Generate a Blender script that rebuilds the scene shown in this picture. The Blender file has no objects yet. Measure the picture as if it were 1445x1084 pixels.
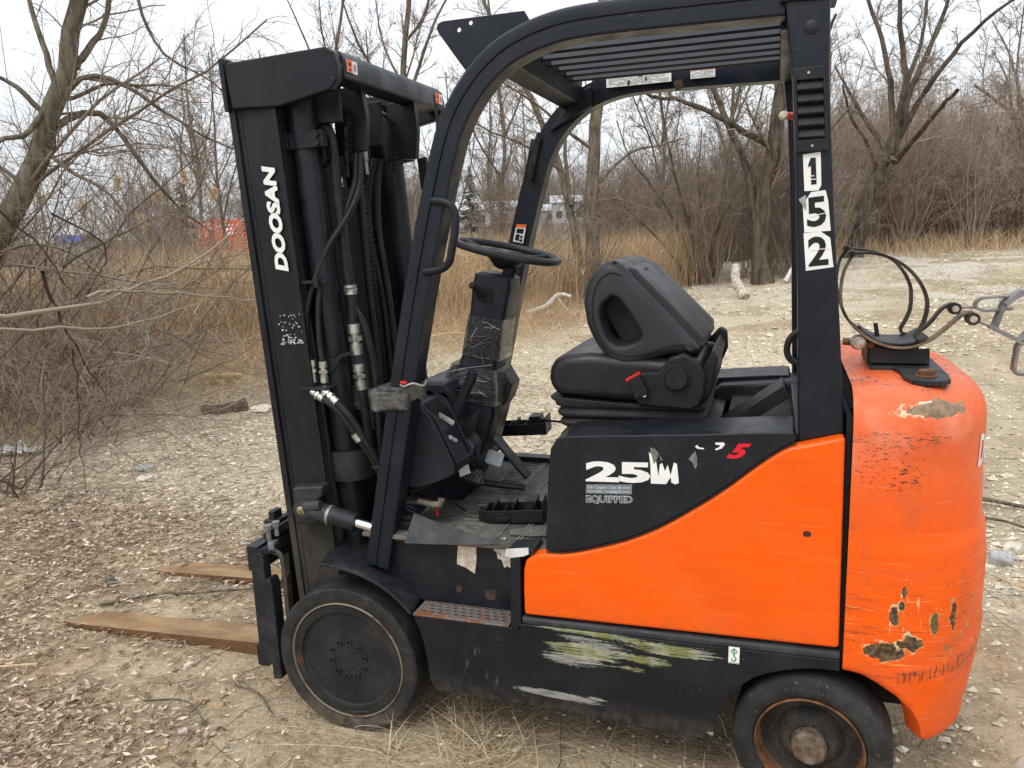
import bpy, bmesh, math, random
import numpy as np
from mathutils import Vector, Matrix
from mathutils.geometry import tessellate_polygon
R = math.radians
scene = bpy.context.scene
COL = scene.collection
rng = np.random.default_rng(7)
random.seed(7)

# ------------------------------------------------------------------ camera
CAM = np.array([0.9096, -2.0290, 1.5729])
PITCH, ROLL, YAW = 0.188754, -0.03659, -0.322830
cd = bpy.data.cameras.new('camera'); camo = bpy.data.objects.new('camera', cd); COL.objects.link(camo)
fw = Vector((math.sin(YAW)*math.cos(PITCH), math.cos(YAW)*math.cos(PITCH), -math.sin(PITCH)))
rt = Vector((math.cos(YAW), -math.sin(YAW), 0)); up = rt.cross(fw)
rt2 = rt*math.cos(ROLL)+up*math.sin(ROLL); up2 = -rt*math.sin(ROLL)+up*math.cos(ROLL)
m3 = Matrix((rt2, up2, -fw)).transposed()
camo.matrix_world = Matrix.Translation(Vector(CAM)) @ m3.to_4x4()
cd.sensor_width = 36; cd.lens = 1123.0/1445*36; cd.clip_start = .05; cd.clip_end = 3000
scene.camera = camo

# ------------------------------------------------------------------ overcast sky and a very soft sun
w = bpy.data.worlds.new('World'); scene.world = w; w.use_nodes = True
nt = w.node_tree; nt.nodes.clear()
SUN_EL, SUN_ROT = R(52), R(200)
out = nt.nodes.new('ShaderNodeOutputWorld'); bg = nt.nodes.new('ShaderNodeBackground')
sky = nt.nodes.new('ShaderNodeTexSky'); sky.sky_type = 'NISHITA'; sky.sun_disc = False
sky.sun_elevation = SUN_EL; sky.sun_rotation = SUN_ROT; sky.air_density = 1.5; sky.dust_density = 4.0
hs = nt.nodes.new('ShaderNodeHueSaturation'); hs.inputs['Saturation'].default_value = .28
nt.links.new(sky.outputs[0], hs.inputs['Color'])
tc = nt.nodes.new('ShaderNodeTexCoord'); mp = nt.nodes.new('ShaderNodeMapping'); mp.inputs['Scale'].default_value = (1, 1, 3.0)
nz = nt.nodes.new('ShaderNodeTexNoise'); nz.inputs['Scale'].default_value = 1.8; nz.inputs['Detail'].default_value = 4
nt.links.new(tc.outputs['Generated'], mp.inputs[0]); nt.links.new(mp.outputs[0], nz.inputs['Vector'])
cr = nt.nodes.new('ShaderNodeValToRGB')
cr.color_ramp.elements[0].position = .3; cr.color_ramp.elements[0].color = (7.1, 7.65, 8.2, 1)
cr.color_ramp.elements[1].position = .75; cr.color_ramp.elements[1].color = (8.3, 8.6, 8.9, 1)
nt.links.new(nz.outputs['Fac'], cr.inputs[0])
# the cloud deck is brighter overhead than near the horizon, as every overcast sky is
sx = nt.nodes.new('ShaderNodeSeparateXYZ'); nt.links.new(tc.outputs['Generated'], sx.inputs[0])
mr = nt.nodes.new('ShaderNodeMapRange'); mr.inputs['From Min'].default_value = .1; mr.inputs['From Max'].default_value = 1
mr.inputs['To Min'].default_value = 1.0; mr.inputs['To Max'].default_value = 1.9
nt.links.new(sx.outputs['Z'], mr.inputs['Value'])
vm = nt.nodes.new('ShaderNodeVectorMath'); vm.operation = 'SCALE'
nt.links.new(cr.outputs[0], vm.inputs[0]); nt.links.new(mr.outputs[0], vm.inputs['Scale'])
mx = nt.nodes.new('ShaderNodeMix'); mx.data_type = 'RGBA'; mx.inputs[0].default_value = .9
nt.links.new(hs.outputs[0], mx.inputs[6]); nt.links.new(vm.outputs[0], mx.inputs[7])
nt.links.new(mx.outputs[2], bg.inputs['Color']); bg.inputs['Strength'].default_value = .10
nt.links.new(bg.outputs[0], out.inputs[0])
sd = bpy.data.lights.new('sun', 'SUN'); sd.energy = 1.0; sd.angle = R(25); sd.color = (1, .96, .9)
so = bpy.data.objects.new('sun', sd); COL.objects.link(so)
so.rotation_euler = Vector((math.cos(SUN_EL)*math.sin(SUN_ROT), math.cos(SUN_EL)*math.cos(SUN_ROT), math.sin(SUN_EL))).to_track_quat('Z', 'Y').to_euler()
scene.view_settings.view_transform = 'Standard'; scene.view_settings.look = 'None'
scene.view_settings.gamma = 1; scene.view_settings.use_curve_mapping = False
scene.view_settings.exposure = .38

# ------------------------------------------------------------------ material helpers
class NB:
    def __init__(s, name):
        s.m = bpy.data.materials.new(name); s.m.use_nodes = True; s.t = s.m.node_tree
        s.t.nodes.clear(); s.o = s.n('OutputMaterial'); s.p = s.n('BsdfPrincipled')
        s.l(s.p.outputs[0], s.o.inputs[0]); s._pos = None
    def n(s, k): return s.t.nodes.new('ShaderNode'+k)
    def l(s, a, b): s.t.links.new(a, b)
    def put(s, v, sock):
        if isinstance(v, bpy.types.NodeSocket): s.l(v, sock)
        elif isinstance(v, (tuple, list)) and sock.type == 'RGBA' and len(v) == 3: sock.default_value = (*v, 1)
        else: sock.default_value = v
    def pos(s):
        if s._pos is None: s._pos = s.n('TexCoord').outputs['Object']
        return s._pos
    def xyz(s):
        q = s.n('SeparateXYZ'); s.l(s.pos(), q.inputs[0]); return q.outputs
    def map(s, scale=(1, 1, 1), rot=(0, 0, 0), loc=(0, 0, 0), v=None):
        q = s.n('Mapping'); q.inputs['Scale'].default_value = scale; q.inputs['Rotation'].default_value = rot
        q.inputs['Location'].default_value = loc; s.l(v or s.pos(), q.inputs[0]); return q.outputs[0]
    def noise(s, sc, det=4, v=None, rough=.55, dist=0):
        q = s.n('TexNoise'); q.inputs['Scale'].default_value = sc; q.inputs['Detail'].default_value = det
        q.inputs['Roughness'].default_value = rough; q.inputs['Distortion'].default_value = dist
        s.l(v or s.pos(), q.inputs['Vector']); return q.outputs['Fac']
    def voro(s, sc, v=None, out='Distance', feat='F1'):
        q = s.n('TexVoronoi'); q.inputs['Scale'].default_value = sc; q.feature = feat
        s.l(v or s.pos(), q.inputs['Vector']); return q.outputs[out]
    def ma(s, op, a, b=0.0, c=None):
        q = s.n('Math'); q.operation = op; s.put(a, q.inputs[0]); s.put(b, q.inputs[1])
        if c is not None: s.put(c, q.inputs[2])
        return q.outputs[0]
    def step(s, v, lo, hi, a=0.0, b=1.0):
        q = s.n('MapRange'); q.interpolation_type = 'SMOOTHSTEP'
        for i, k in zip((1, 2, 3, 4), (lo, hi, a, b)): q.inputs[i].default_value = k
        s.put(v, q.inputs[0]); return q.outputs[0]
    def mix(s, f, a, b):
        q = s.n('Mix'); q.data_type = 'RGBA'; s.put(f, q.inputs[0]); s.put(a, q.inputs[6]); s.put(b, q.inputs[7]); return q.outputs[2]
    def bump(s, h, st=.3, d=.01):
        q = s.n('Bump'); q.inputs['Strength'].default_value = st; q.inputs['Distance'].default_value = d
        s.put(h, q.inputs['Height']); s.l(q.outputs[0], s.p.inputs['Normal'])
    def ell(s, cx, cz, rx, rz, wob=.5, nsc=25, soft=.25):
        # 1 inside a ragged ellipse in the object's x / z
        X = s.xyz(); a = s.ma('DIVIDE', s.ma('SUBTRACT', X[0], cx), rx); b = s.ma('DIVIDE', s.ma('SUBTRACT', X[2], cz), rz)
        d = s.ma('ADD', s.ma('MULTIPLY', a, a), s.ma('MULTIPLY', b, b))
        d = s.ma('ADD', d, s.ma('MULTIPLY', s.ma('SUBTRACT', s.noise(nsc, 3), .5), wob*3))
        return s.step(d, 1-soft, 1+soft, 1, 0)
    def fin(s, col, rough=.5, metal=0.0, spec=None, coat=None):
        s.put(col, s.p.inputs['Base Color']); s.put(rough, s.p.inputs['Roughness']); s.put(metal, s.p.inputs['Metallic'])
        if spec is not None: s.p.inputs['Specular IOR Level'].default_value = spec
        if spec is None: s.p.inputs['Specular IOR Level'].default_value = .30
        if coat: s.p.inputs['Coat Weight'].default_value = coat; s.p.inputs['Coat Roughness'].default_value = .12
        return s.m

def m_paint_black(name, base=(.0075, .0095, .0145), rough=.36, dust=.5, dustc=(.10, .10, .10)):
    b = NB(name); d = b.step(b.noise(6, 6, rough=.65), .42, .8); d2 = b.step(b.noise(45, 4), .5, .8)
    c = b.mix(b.ma('MULTIPLY', b.ma('ADD', b.ma('MULTIPLY', d, .24), b.ma('MULTIPLY', d2, .13)), dust), base, dustc)
    sp = b.step(b.voro(38, b.map((1, 1, 1))), .035, .06, 1, 0); sp = b.ma('MULTIPLY', sp, b.step(b.noise(9, 2), .55, .62))
    c = b.mix(b.ma('MULTIPLY', sp, .8), c, (.25, .24, .22))
    sc = b.step(b.noise(30, 5, b.map((1, 1, .05), (.3, .1, .2))), .71, .74); c = b.mix(b.ma('MULTIPLY', sc, .35), c, (.16, .16, .16))
    b.bump(b.noise(240, 3), .08, .002)
    return b.fin(c, b.step(b.noise(12, 5), .3, .8, rough-.06, rough+.2))

def m_simple(name, col, rough=.5, metal=0., var=.25, sc=20, bump=.1, bs=120, bd=.003, spec=None, dark=None):
    b = NB(name); n = b.noise(sc, 5, rough=.6); lo = dark or tuple(c*(1-var) for c in col); hi = tuple(min(1, c*(1+var)) for c in col)
    c = b.mix(b.step(n, .3, .7), lo, hi); b.bump(b.noise(bs, 4), bump, bd)
    return b.fin(c, b.step(b.noise(sc*1.7, 4), .3, .75, max(.05, rough-.08), min(1, rough+.12)), metal, spec)

# ------------------------------------------------------------------ mesh helpers
def raw(name, verts, faces, mat, parent=None, smooth=True, angle=38, bevel=0, seg=2, mats=None, fm=None):
    me = bpy.data.meshes.new(name)
    v = np.asarray(verts, float)
    if parent is not None:
        r = parent
        while r.parent is not None: r = r.parent
        v = v-np.array(r.location)
    me.from_pydata(v.tolist(), [], [tuple(f) for f in faces])
    if mat: me.materials.append(mat)
    if mats:
        for q in mats: me.materials.append(q)
    if fm is not None: me.polygons.foreach_set('material_index', fm)
    bm = bmesh.new(); bm.from_mesh(me); bmesh.ops.remove_doubles(bm, verts=bm.verts, dist=1e-6)
    bmesh.ops.recalc_face_normals(bm, faces=bm.faces); bm.to_mesh(me); bm.free()
    if smooth:
        me.shade_smooth()
        if not bevel: me.set_sharp_from_angle(angle=R(angle))
    o = bpy.data.objects.new(name, me); COL.objects.link(o)
    if parent is not None: o.parent = parent
    if bevel:
        b = o.modifiers.new('bevel', 'BEVEL'); b.width = bevel; b.segments = seg; b.limit_method = 'ANGLE'; b.angle_limit = R(angle); b.harden_normals = True
    return o

class MB:
    """collects shapes of ONE part"""
    def __init__(s): s.v = []; s.f = []
    def add(s, v, f):
        k = len(s.v); s.v += [tuple(map(float, p)) for p in v]; s.f += [tuple(i+k for i in q) for q in f]; return s
    def box(s, x0, x1, y0, y1, z0, z1):
        return s.add([(x, y, z) for x in (x0, x1) for y in (y0, y1) for z in (z0, z1)],
                     [(0, 1, 3, 2), (4, 6, 7, 5), (0, 4, 5, 1), (2, 3, 7, 6), (0, 2, 6, 4), (1, 5, 7, 3)])
    def prism(s, poly, y0, y1, hole=None):
        """polygon in x,z extruded along y"""
        n = len(poly); v = [(p[0], y0, p[1]) for p in poly]+[(p[0], y1, p[1]) for p in poly]
        f = [(i, (i+1) % n, (i+1) % n+n, i+n) for i in range(n)]
        if hole is None: f += [tuple(range(n)), tuple(range(2*n-1, n-1, -1))]; return s.add(v, f)
        holes = hole if isinstance(hole[0][0], (tuple, list)) else [hole]; allp = list(poly)+[p for q in holes for p in q]; h = len(allp)-n
        tri = tessellate_polygon([[Vector((p[0], p[1], 0)) for p in poly]]+[[Vector((p[0], p[1], 0)) for p in q] for q in holes])
        v = [(p[0], y0, p[1]) for p in allp]+[(p[0], y1, p[1]) for p in allp]; N = n+h
        f = [tuple(t) for t in tri]+[tuple(i+N for i in t) for t in tri]
        f += [(i, (i+1) % n, (i+1) % n+N, i+N) for i in range(n)]
        k0 = n
        for q in holes:
            L = len(q); f += [(k0+i, k0+(i+1) % L, k0+(i+1) % L+N, k0+i+N) for i in range(L)]; k0 += L
        return s.add(v, f)
    def prism_dir(s, poly3, d):
        n = len(poly3); a = [np.array(p, float) for p in poly3]; d = np.array(d, float)
        return s.add(a+[p+d for p in a], [(i, (i+1) % n, (i+1) % n+n, i+n) for i in range(n)]+[tuple(range(n)), tuple(range(2*n-1, n-1, -1))])
    def cyl(s, a, b, r, n=16, r2=None, caps=True):
        a = Vector(a); b = Vector(b); d = (b-a).normalized(); u = d.orthogonal().normalized(); w_ = d.cross(u); r2 = r if r2 is None else r2
        v = []
        for c, q in ((a, r), (b, r2)): v += [tuple(c+u*q*math.cos(t*2*math.pi/n)+w_*q*math.sin(t*2*math.pi/n)) for t in range(n)]
        f = [(i, (i+1) % n, (i+1) % n+n, i+n) for i in range(n)]
        if caps: f += [tuple(range(n)), tuple(range(2*n-1, n-1, -1))]
        return s.add(v, f)
    def lathe(s, c, axis, prof, n=32):
        """prof: (radius, distance along axis)"""
        c = Vector(c); d = Vector(axis).normalized(); u = d.orthogonal().normalized(); w_ = d.cross(u); v = []; m = len(prof)
        for i in range(n):
            t = 2*math.pi*i/n; e = u*math.cos(t)+w_*math.sin(t)
            v += [tuple(c+e*r+d*h) for r, h in prof]
        f = [(i*m+j, i*m+j+1, ((i+1) % n)*m+j+1, ((i+1) % n)*m+j) for i in range(n) for j in range(m-1)]
        return s.add(v, f)
    def tube(s, pts, r, n=8, closed=False):
        P = [Vector(p) for p in pts]; m = len(P); rr = r if isinstance(r, (list, tuple)) else [r]*m
        prev = None; rings = []
        for i in range(m):
            if closed: t = (P[(i+1) % m]-P[i-1]).normalized()
            else: t = (P[min(i+1, m-1)]-P[max(i-1, 0)]).normalized()
            u = t.orthogonal().normalized() if prev is None else (prev-t*prev.dot(t)).normalized()
            prev = u; w_ = t.cross(u)
            rings.append([tuple(P[i]+(u*math.cos(2*math.pi*k/n)+w_*math.sin(2*math.pi*k/n))*rr[i]) for k in range(n)])
        v = [p for q in rings for p in q]
        L = m if closed else m-1
        f = [(i*n+k, i*n+(k+1) % n, ((i+1) % m)*n+(k+1) % n, ((i+1) % m)*n+k) for i in range(L) for k in range(n)]
        if not closed: f += [tuple(range(n)), tuple(range(m*n-1, (m-1)*n-1, -1))]
        return s.add(v, f)
    def ribbon(s, xz, y0, y1, th):
        """flat bar bent in the x z plane"""
        P = np.array(xz, float); T = np.gradient(P, axis=0); T /= np.linalg.norm(T, axis=1)[:, None]; N = np.stack([-T[:, 1], T[:, 0]], 1)*th/2
        v = []; m = len(P)
        for p, n in zip(P, N): v += [(p[0]+n[0], y0, p[1]+n[1]), (p[0]+n[0], y1, p[1]+n[1]), (p[0]-n[0], y1, p[1]-n[1]), (p[0]-n[0], y0, p[1]-n[1])]
        f = [(i*4+k, i*4+(k+1) % 4, i*4+4+(k+1) % 4, i*4+4+k) for i in range(m-1) for k in range(4)]+[(0, 1, 2, 3), (4*m-1, 4*m-2, 4*m-3, 4*m-4)]
        return s.add(v, f)
    def sweep(s, xz, prof, yc, flip=1):
        """closed profile (n, y) swept along a path in x z"""
        P = np.array(xz, float); T = np.gradient(P, axis=0); T /= np.linalg.norm(T, axis=1)[:, None]; N = np.stack([-T[:, 1], T[:, 0]], 1)
        v = []; m = len(P); k = len(prof)
        for p, n in zip(P, N): v += [(p[0]+n[0]*a, yc+flip*b, p[1]+n[1]*a) for a, b in prof]
        f = [(i*k+j, i*k+(j+1) % k, (i+1)*k+(j+1) % k, (i+1)*k+j) for i in range(m-1) for j in range(k)]+[tuple(range(k)), tuple(range(m*k-1, (m-1)*k-1, -1))]
        return s.add(v, f)
    def rot(s, c, axis, ang, start=0):
        M = Matrix.Translation(Vector(c)) @ Matrix.Rotation(ang, 4, axis) @ Matrix.Translation(-Vector(c))
        s.v = [tuple(M @ Vector(p)) if i >= start else p for i, p in enumerate(s.v)]; return s
    def build(s, name, mat, parent=None, **k): return raw(name, s.v, s.f, mat, parent, **k)

def smooth_path(P, n=8):
    P = [np.array(p, float) for p in P]; Q = [2*P[0]-P[1]]+P+[2*P[-1]-P[-2]]; out = []
    for i in range(1, len(Q)-2):
        for t in np.linspace(0, 1, n, endpoint=False):
            a, b, c, d = Q[i-1:i+3]
            out.append(.5*((2*b)+(-a+c)*t+(2*a-5*b+4*c-d)*t*t+(-a+3*b-3*c+d)*t**3))
    return [tuple(x) for x in out]+[tuple(P[-1])]

def empty(name, loc, label, cat, group=None):
    o = bpy.data.objects.new(name, None); COL.objects.link(o); o.location = loc; o.empty_display_size = .2
    o['label'] = label; o['category'] = cat
    if group: o['group'] = group
    return o
def tag(o, label, cat, group=None):
    o['label'] = label; o['category'] = cat
    if group: o['group'] = group
    return o

def lettering(name, text, org, dx, dy, width, height, mat, parent, shear=0., bold=0., depth=.0006, warp=None, spacing=1.0):
    cu = bpy.data.curves.new('t', 'FONT'); cu.body = text; cu.shear = shear; cu.offset = bold; cu.resolution_u = 3; cu.space_character = spacing
    to = bpy.data.objects.new('t', cu); COL.objects.link(to)
    dg = bpy.context.evaluated_depsgraph_get(); dg.update()
    me = bpy.data.meshes.new_from_object(to.evaluated_get(dg)); co = np.array([v.co[:] for v in me.vertices])
    fa = [tuple(p.vertices) for p in me.polygons]
    bpy.data.objects.remove(to); bpy.data.curves.remove(cu); bpy.data.meshes.remove(me)
    mn, mxx = co.min(0), co.max(0); uv = (co[:, :2]-mn[:2])/(mxx[:2]-mn[:2])*np.array([width, height])
    if warp: V = [warp(a, b) for a, b in uv]
    else:
        org = np.array(org, float); dx = np.array(dx, float); dy = np.array(dy, float); dx /= np.linalg.norm(dx); dy /= np.linalg.norm(dy)
        V = [org+dx*a+dy*b for a, b in uv]
    return raw(name, V, fa, mat, parent, smooth=False)
# ------------------------------------------------------------------ forklift materials (object coordinates are x-.35, y-.5, z)
BLK = m_paint_black('black_paint')
BLKD = m_paint_black('black_paint_dusty', (.014, .0155, .02), .45, 1.2, (.13, .125, .115))
GUARD = m_paint_black('guard_paint', (.0065, .0098, .0175), .34, .3)
PLAST = m_simple('black_plastic', (.012, .0125, .0145), .48, var=.25, bump=.15, bs=500, bd=.001)
VINYL = m_simple('seat_vinyl', (.016, .0165, .0185), .40, var=.35, sc=8, bump=.2, bs=300, bd=.0015)
SHELL = m_simple('grey_shell_plastic', (.027, .029, .033), .45, var=.2, sc=7, bump=.25, bs=600, bd=.0012)
BELLOW = m_simple('bellows_rubber', (.036, .035, .033), .8, var=.3, sc=10)
COLUMN = m_simple('column_plastic', (.012, .0145, .022), .45, var=.3, sc=9, bump=.2, bs=500, bd=.001)
HOSE = m_simple('hose_rubber', (.014, .014, .015), .5, var=.4, sc=25)
STEEL = m_simple('zinc_steel', (.55, .54, .5), .35, .85, var=.3, sc=60)
STEELD = m_simple('dull_galvanised_steel', (.24, .235, .23), .5, .6, var=.3, sc=25)
DARK = m_simple('dark_metal_and_hole_shade', (.010, .010, .011), .7)  # near-black metal; on hole and recess patches it paints in their shade
CHROME = m_simple('chrome', (.8, .8, .8), .12, 1., var=.05)
RUSTY = m_simple('rusty_steel', (.16, .075, .035), .85, .2, var=.5, sc=30, bump=.5, bs=120)
WHITE = m_simple('white_vinyl', (.78, .78, .76), .45, var=.06)
RED = m_simple('red_plastic', (.62, .015, .012), .35, var=.1)
ORL = m_simple('label_orange', (.85, .16, .03), .45, var=.1)
PAPER = m_simple('worn_label_paper', (.52, .44, .36), .8, var=.3, sc=50)
GREEN = m_simple('green_ink', (.02, .22, .07), .5)
INK = m_simple('black_ink', (.012, .012, .012), .45)
REDM = m_simple('red_letter', (.66, .012, .03), .4, var=.1)
CARDM = m_simple('grey_card', (.34, .37, .40), .5, var=.1)

def _tire():
    b = NB('tyre_rubber'); X = b.xyz()
    c = b.mix(b.step(b.noise(14, 6, rough=.7), .4, .75), (.016, .016, .017), (.045, .043, .041))
    low = b.ma('MULTIPLY', b.step(X[2], .02, .14, 1, 0), b.step(b.noise(25, 5), .3, .6))
    c = b.mix(b.ma('MULTIPLY', low, .55), c, (.16, .125, .09))
    c = b.mix(b.ma('MULTIPLY', b.step(b.noise(120, 3), .66, .72), .5), c, (.2, .18, .15))
    b.bump(b.ma('ADD', b.noise(60, 5), b.ma('MULTIPLY', b.noise(260, 3), .5)), .35, .004)
    return b.fin(c, .72)
TIRE = _tire()
def _disc():
    b = NB('wheel_disc_paint'); c = b.mix(b.step(b.noise(8, 6, rough=.65), .35, .75), (.013, .013, .014), (.035, .034, .033))
    r = b.ma('MULTIPLY', b.step(b.noise(16, 4), .68, .73), .7); c = b.mix(r, c, (.12, .035, .012))
    c = b.mix(b.ma('MULTIPLY', b.step(b.noise(150, 3), .68, .72), .6), c, (.14, .13, .12)); b.bump(b.noise(90, 4), .2, .002)
    return b.fin(c, .55)
DISC = _disc()
def _band():
    b = NB('rust_band'); c = b.mix(b.step(b.noise(22, 5), .50, .68), (.24, .19, .125), (.12, .045, .02)); return b.fin(c, .8)
BAND = _band()
def _rearhub():
    b = NB('greasy_rear_rim'); c = b.mix(b.step(b.noise(12, 5), .35, .7), (.02, .018, .016), (.06, .048, .04))
    c = b.mix(b.step(b.noise(260, 3), .6, .68), c, (.12, .1, .09)); b.bump(b.noise(220, 4), .8, .006); return b.fin(c, .7)
REARRIM = _rearhub()

def _orange(name, wear):
    b = NB(name); X = b.xyz()
    st = b.noise(5, 5, b.map((1, 1, 9), (0, .06, 0)), .6)
    c = b.mix(b.step(st, .3, .75), (.85, .098, .0012), (.89, .112, .0020))
    c = b.mix(b.ma('MULTIPLY', b.step(b.noise(3.5, 4), .5, .85), .35), c, (.60, .062, .006))
    # hair scratches
    s1 = b.step(b.noise(26, 6, b.map((.5, .5, 14), (0, .03, 0)), .7), .62, .68)
    c = b.mix(b.ma('MULTIPLY', s1, .5), c, (.35, .04, .008))
    sp = b.ma('MULTIPLY', b.step(b.voro(22), .03, .045, 1, 0), b.step(b.noise(5, 2), .55, .6)); c = b.mix(sp, c, (.05, .03, .02))
    if wear:
        # faded, rubbed side: paler upper part, dark rubs, chips to primer and iron
        c = b.mix(b.ma('MULTIPLY', b.step(X[2], .75, 1.15), .6), c, (.74, .17, .07)); c = b.mix(b.ma('MULTIPLY', b.step(b.noise(3, 7, b.map((1, 1, 2.5)), .7), .45, .6), .35), c, (.62, .10, .03)); c = b.mix(b.ma('MULTIPLY', b.step(b.noise(11, 9, b.map((.35, .35, 11), (0, .05, 0)), .8), .56, .70), .5), c, (.80, .30, .16)); c = b.mix(b.ma('MULTIPLY', b.step(b.noise(26, 9, rough=.8), .54, .66), .30), c, (.30, .07, .03)); c = b.mix(b.ma('MULTIPLY', b.step(b.noise(5, 8, b.map((1.6, 1.6, .5)), .75), .5, .62), .30), c, (.45, .10, .04))
        c = b.mix(b.ma('MULTIPLY', b.step(b.noise(7, 5), .5, .7), b.ma('MULTIPLY', b.step(X[2], .85, 1.12), .5)), c, (.85, .34, .22))
        s2 = b.step(b.noise(14, 7, b.map((.8, .8, 9), (0, -.12, 0)), .72), .56, .63)
        zone = b.step(b.ma('ABSOLUTE', b.ma('SUBTRACT', X[2], .54)), .05, .24, 1, 0)
        c = b.mix(b.ma('MULTIPLY', b.ma('MULTIPLY', s2, zone), .75), c, (.16, .05, .022)); gy = b.ma('MULTIPLY', b.step(b.noise(20, 7, b.map((1.5, 1.5, .8)), .7), .56, .62), b.ell(1.0, .56, .12, .085, .5, 14, .6)); c = b.mix(b.ma('MULTIPLY', gy, .75), c, b.mix(b.step(b.noise(30, 4), .4, .6), (.17, .17, .06), (.62, .42, .12))); wv = b.ma('MULTIPLY', b.step(b.noise(60, 5, b.map((3, 3, .25)), .6), .60, .64), b.ell(.885, .62, .04, .09, .5, 14, .6)); c = b.mix(wv, c, (.85, .66, .5))
        c = b.mix(b.ma('MULTIPLY', b.step(b.noise(16, 7, b.map((.6, .6, 12)), .72), .6, .64), b.ma('MULTIPLY', zone, .6)), c, (.75, .55, .22))
        def spot(cx, cz, rx, rz, col, edge=(.70, .50, .26), wob=1.5, ns=34):
            nonlocal c
            e = b.ell(cx-rx*.12, cz+rz*.1, rx*1.18, rz*1.22, wob, ns, .15); c = b.mix(b.ma('MULTIPLY', e, b.step(b.noise(55, 3), .42, .55)), c, edge)
            c = b.mix(b.ell(cx, cz, rx, rz, wob, ns, .12), c, col)
        DK = b.mix(b.step(b.noise(90, 4), .4, .6), (.05, .032, .02), (.16, .10, .05))
        spot(.845, .505, .052, .022, DK); spot(.90, .53, .024, .02, DK); spot(.86, .60, .013, .022, DK); spot(.88, .665, .008, .014, DK)
        spot(.875, .63, .006, .012, DK)
        spot(.955, .585, .009, .030, b.mix(.25, DK, (.25, .20, .06)), (.6, .36, .10)); spot(1.0, .60, .008, .035, DK, (.5, .3, .1))
        # dark scraped spots half way up
        d = b.ma('MULTIPLY', b.step(b.noise(60, 6, b.map((1, 1, 2.4)), .7), .56, .6), b.ell(.83, .98, .085, .065, .35, 12, .6)); c = b.mix(d, c, (.06, .03, .03))
        d = b.ma('MULTIPLY', b.step(b.noise(45, 6, b.map((1, 1, 5)), .7), .55, .6), b.ell(.85, 1.05, .12, .02, .35, 12, .6)); c = b.mix(d, c, (.07, .045, .05))
        e = b.ell(.915, 1.117, .085, .020, 1.6, 30, .12); c = b.mix(b.ma('MULTIPLY', e, b.step(b.noise(60, 4), .46, .56)), c, (.80, .55, .36)); c = b.mix(b.ell(.935, 1.120, .070, .017, 1.5, 24, .08), c, b.mix(b.step(b.noise(60, 4), .35, .65), (.17, .12, .075), (.30, .20, .12)))
        # top rubs
        d = b.ma('MULTIPLY', b.step(b.noise(20, 6, b.map((3, 1, 1)), .7), .55, .6), b.step(X[2], 1.13, 1.16)); c = b.mix(b.ma('MULTIPLY', d, .7), c, (.12, .08, .08))
        # dark line rubs on the bumper ridge
        d = b.ma('MULTIPLY', b.step(b.noise(50, 4, b.map((3, 3, .4))), .5, .56), b.step(b.ma('ABSOLUTE', b.ma('SUBTRACT', X[2], b.ma('ADD', .43, b.ma('MULTIPLY', b.ma('SUBTRACT', X[0], .85), .18)))), .010, .022, 1, 0))
        d = b.ma('MULTIPLY', d, b.step(X[0], .86, .9)); c = b.mix(b.ma('MULTIPLY', d, .8), c, (.08, .04, .03))
        b.bump(b.ma('ADD', b.noise(5, 3), b.ma('MULTIPLY', b.noise(140, 3), .06)), .16, .012)
        return b.fin(c, b.step(b.noise(6, 5), .3, .8, .34, .62))
    c = b.mix(b.ell(.65, .80, .010, .008, .5, 80, .2), c, (.03, .02, .02))
    du = b.ma('MULTIPLY', b.step(b.noise(4, 7, rough=.7), .45, .75), .22); c = b.mix(du, c, (.62, .17, .06)); c = b.mix(b.ma('MULTIPLY', b.step(b.noise(9, 8, b.map((.25, 1, 16), (0, -.04, 0)), .78), .60, .66), .45), c, (.98, .30, .10))
    c = b.mix(b.ma('MULTIPLY', b.ma('MULTIPLY', b.step(X[2], .49, .56, 1, 0), b.step(b.noise(30, 5), .35, .65)), .35), c, (.34, .09, .03))
    b.bump(b.ma('ADD', b.noise(2.2, 2), b.ma('MULTIPLY', b.noise(60, 4), .02)), .35, .02)
    return b.fin(c, b.step(b.noise(5, 7, rough=.7), .35, .7, .22, .55))
ORANGE = _orange('orange_paint', False); ORANGEW = _orange('worn_orange_paint', True)

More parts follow.
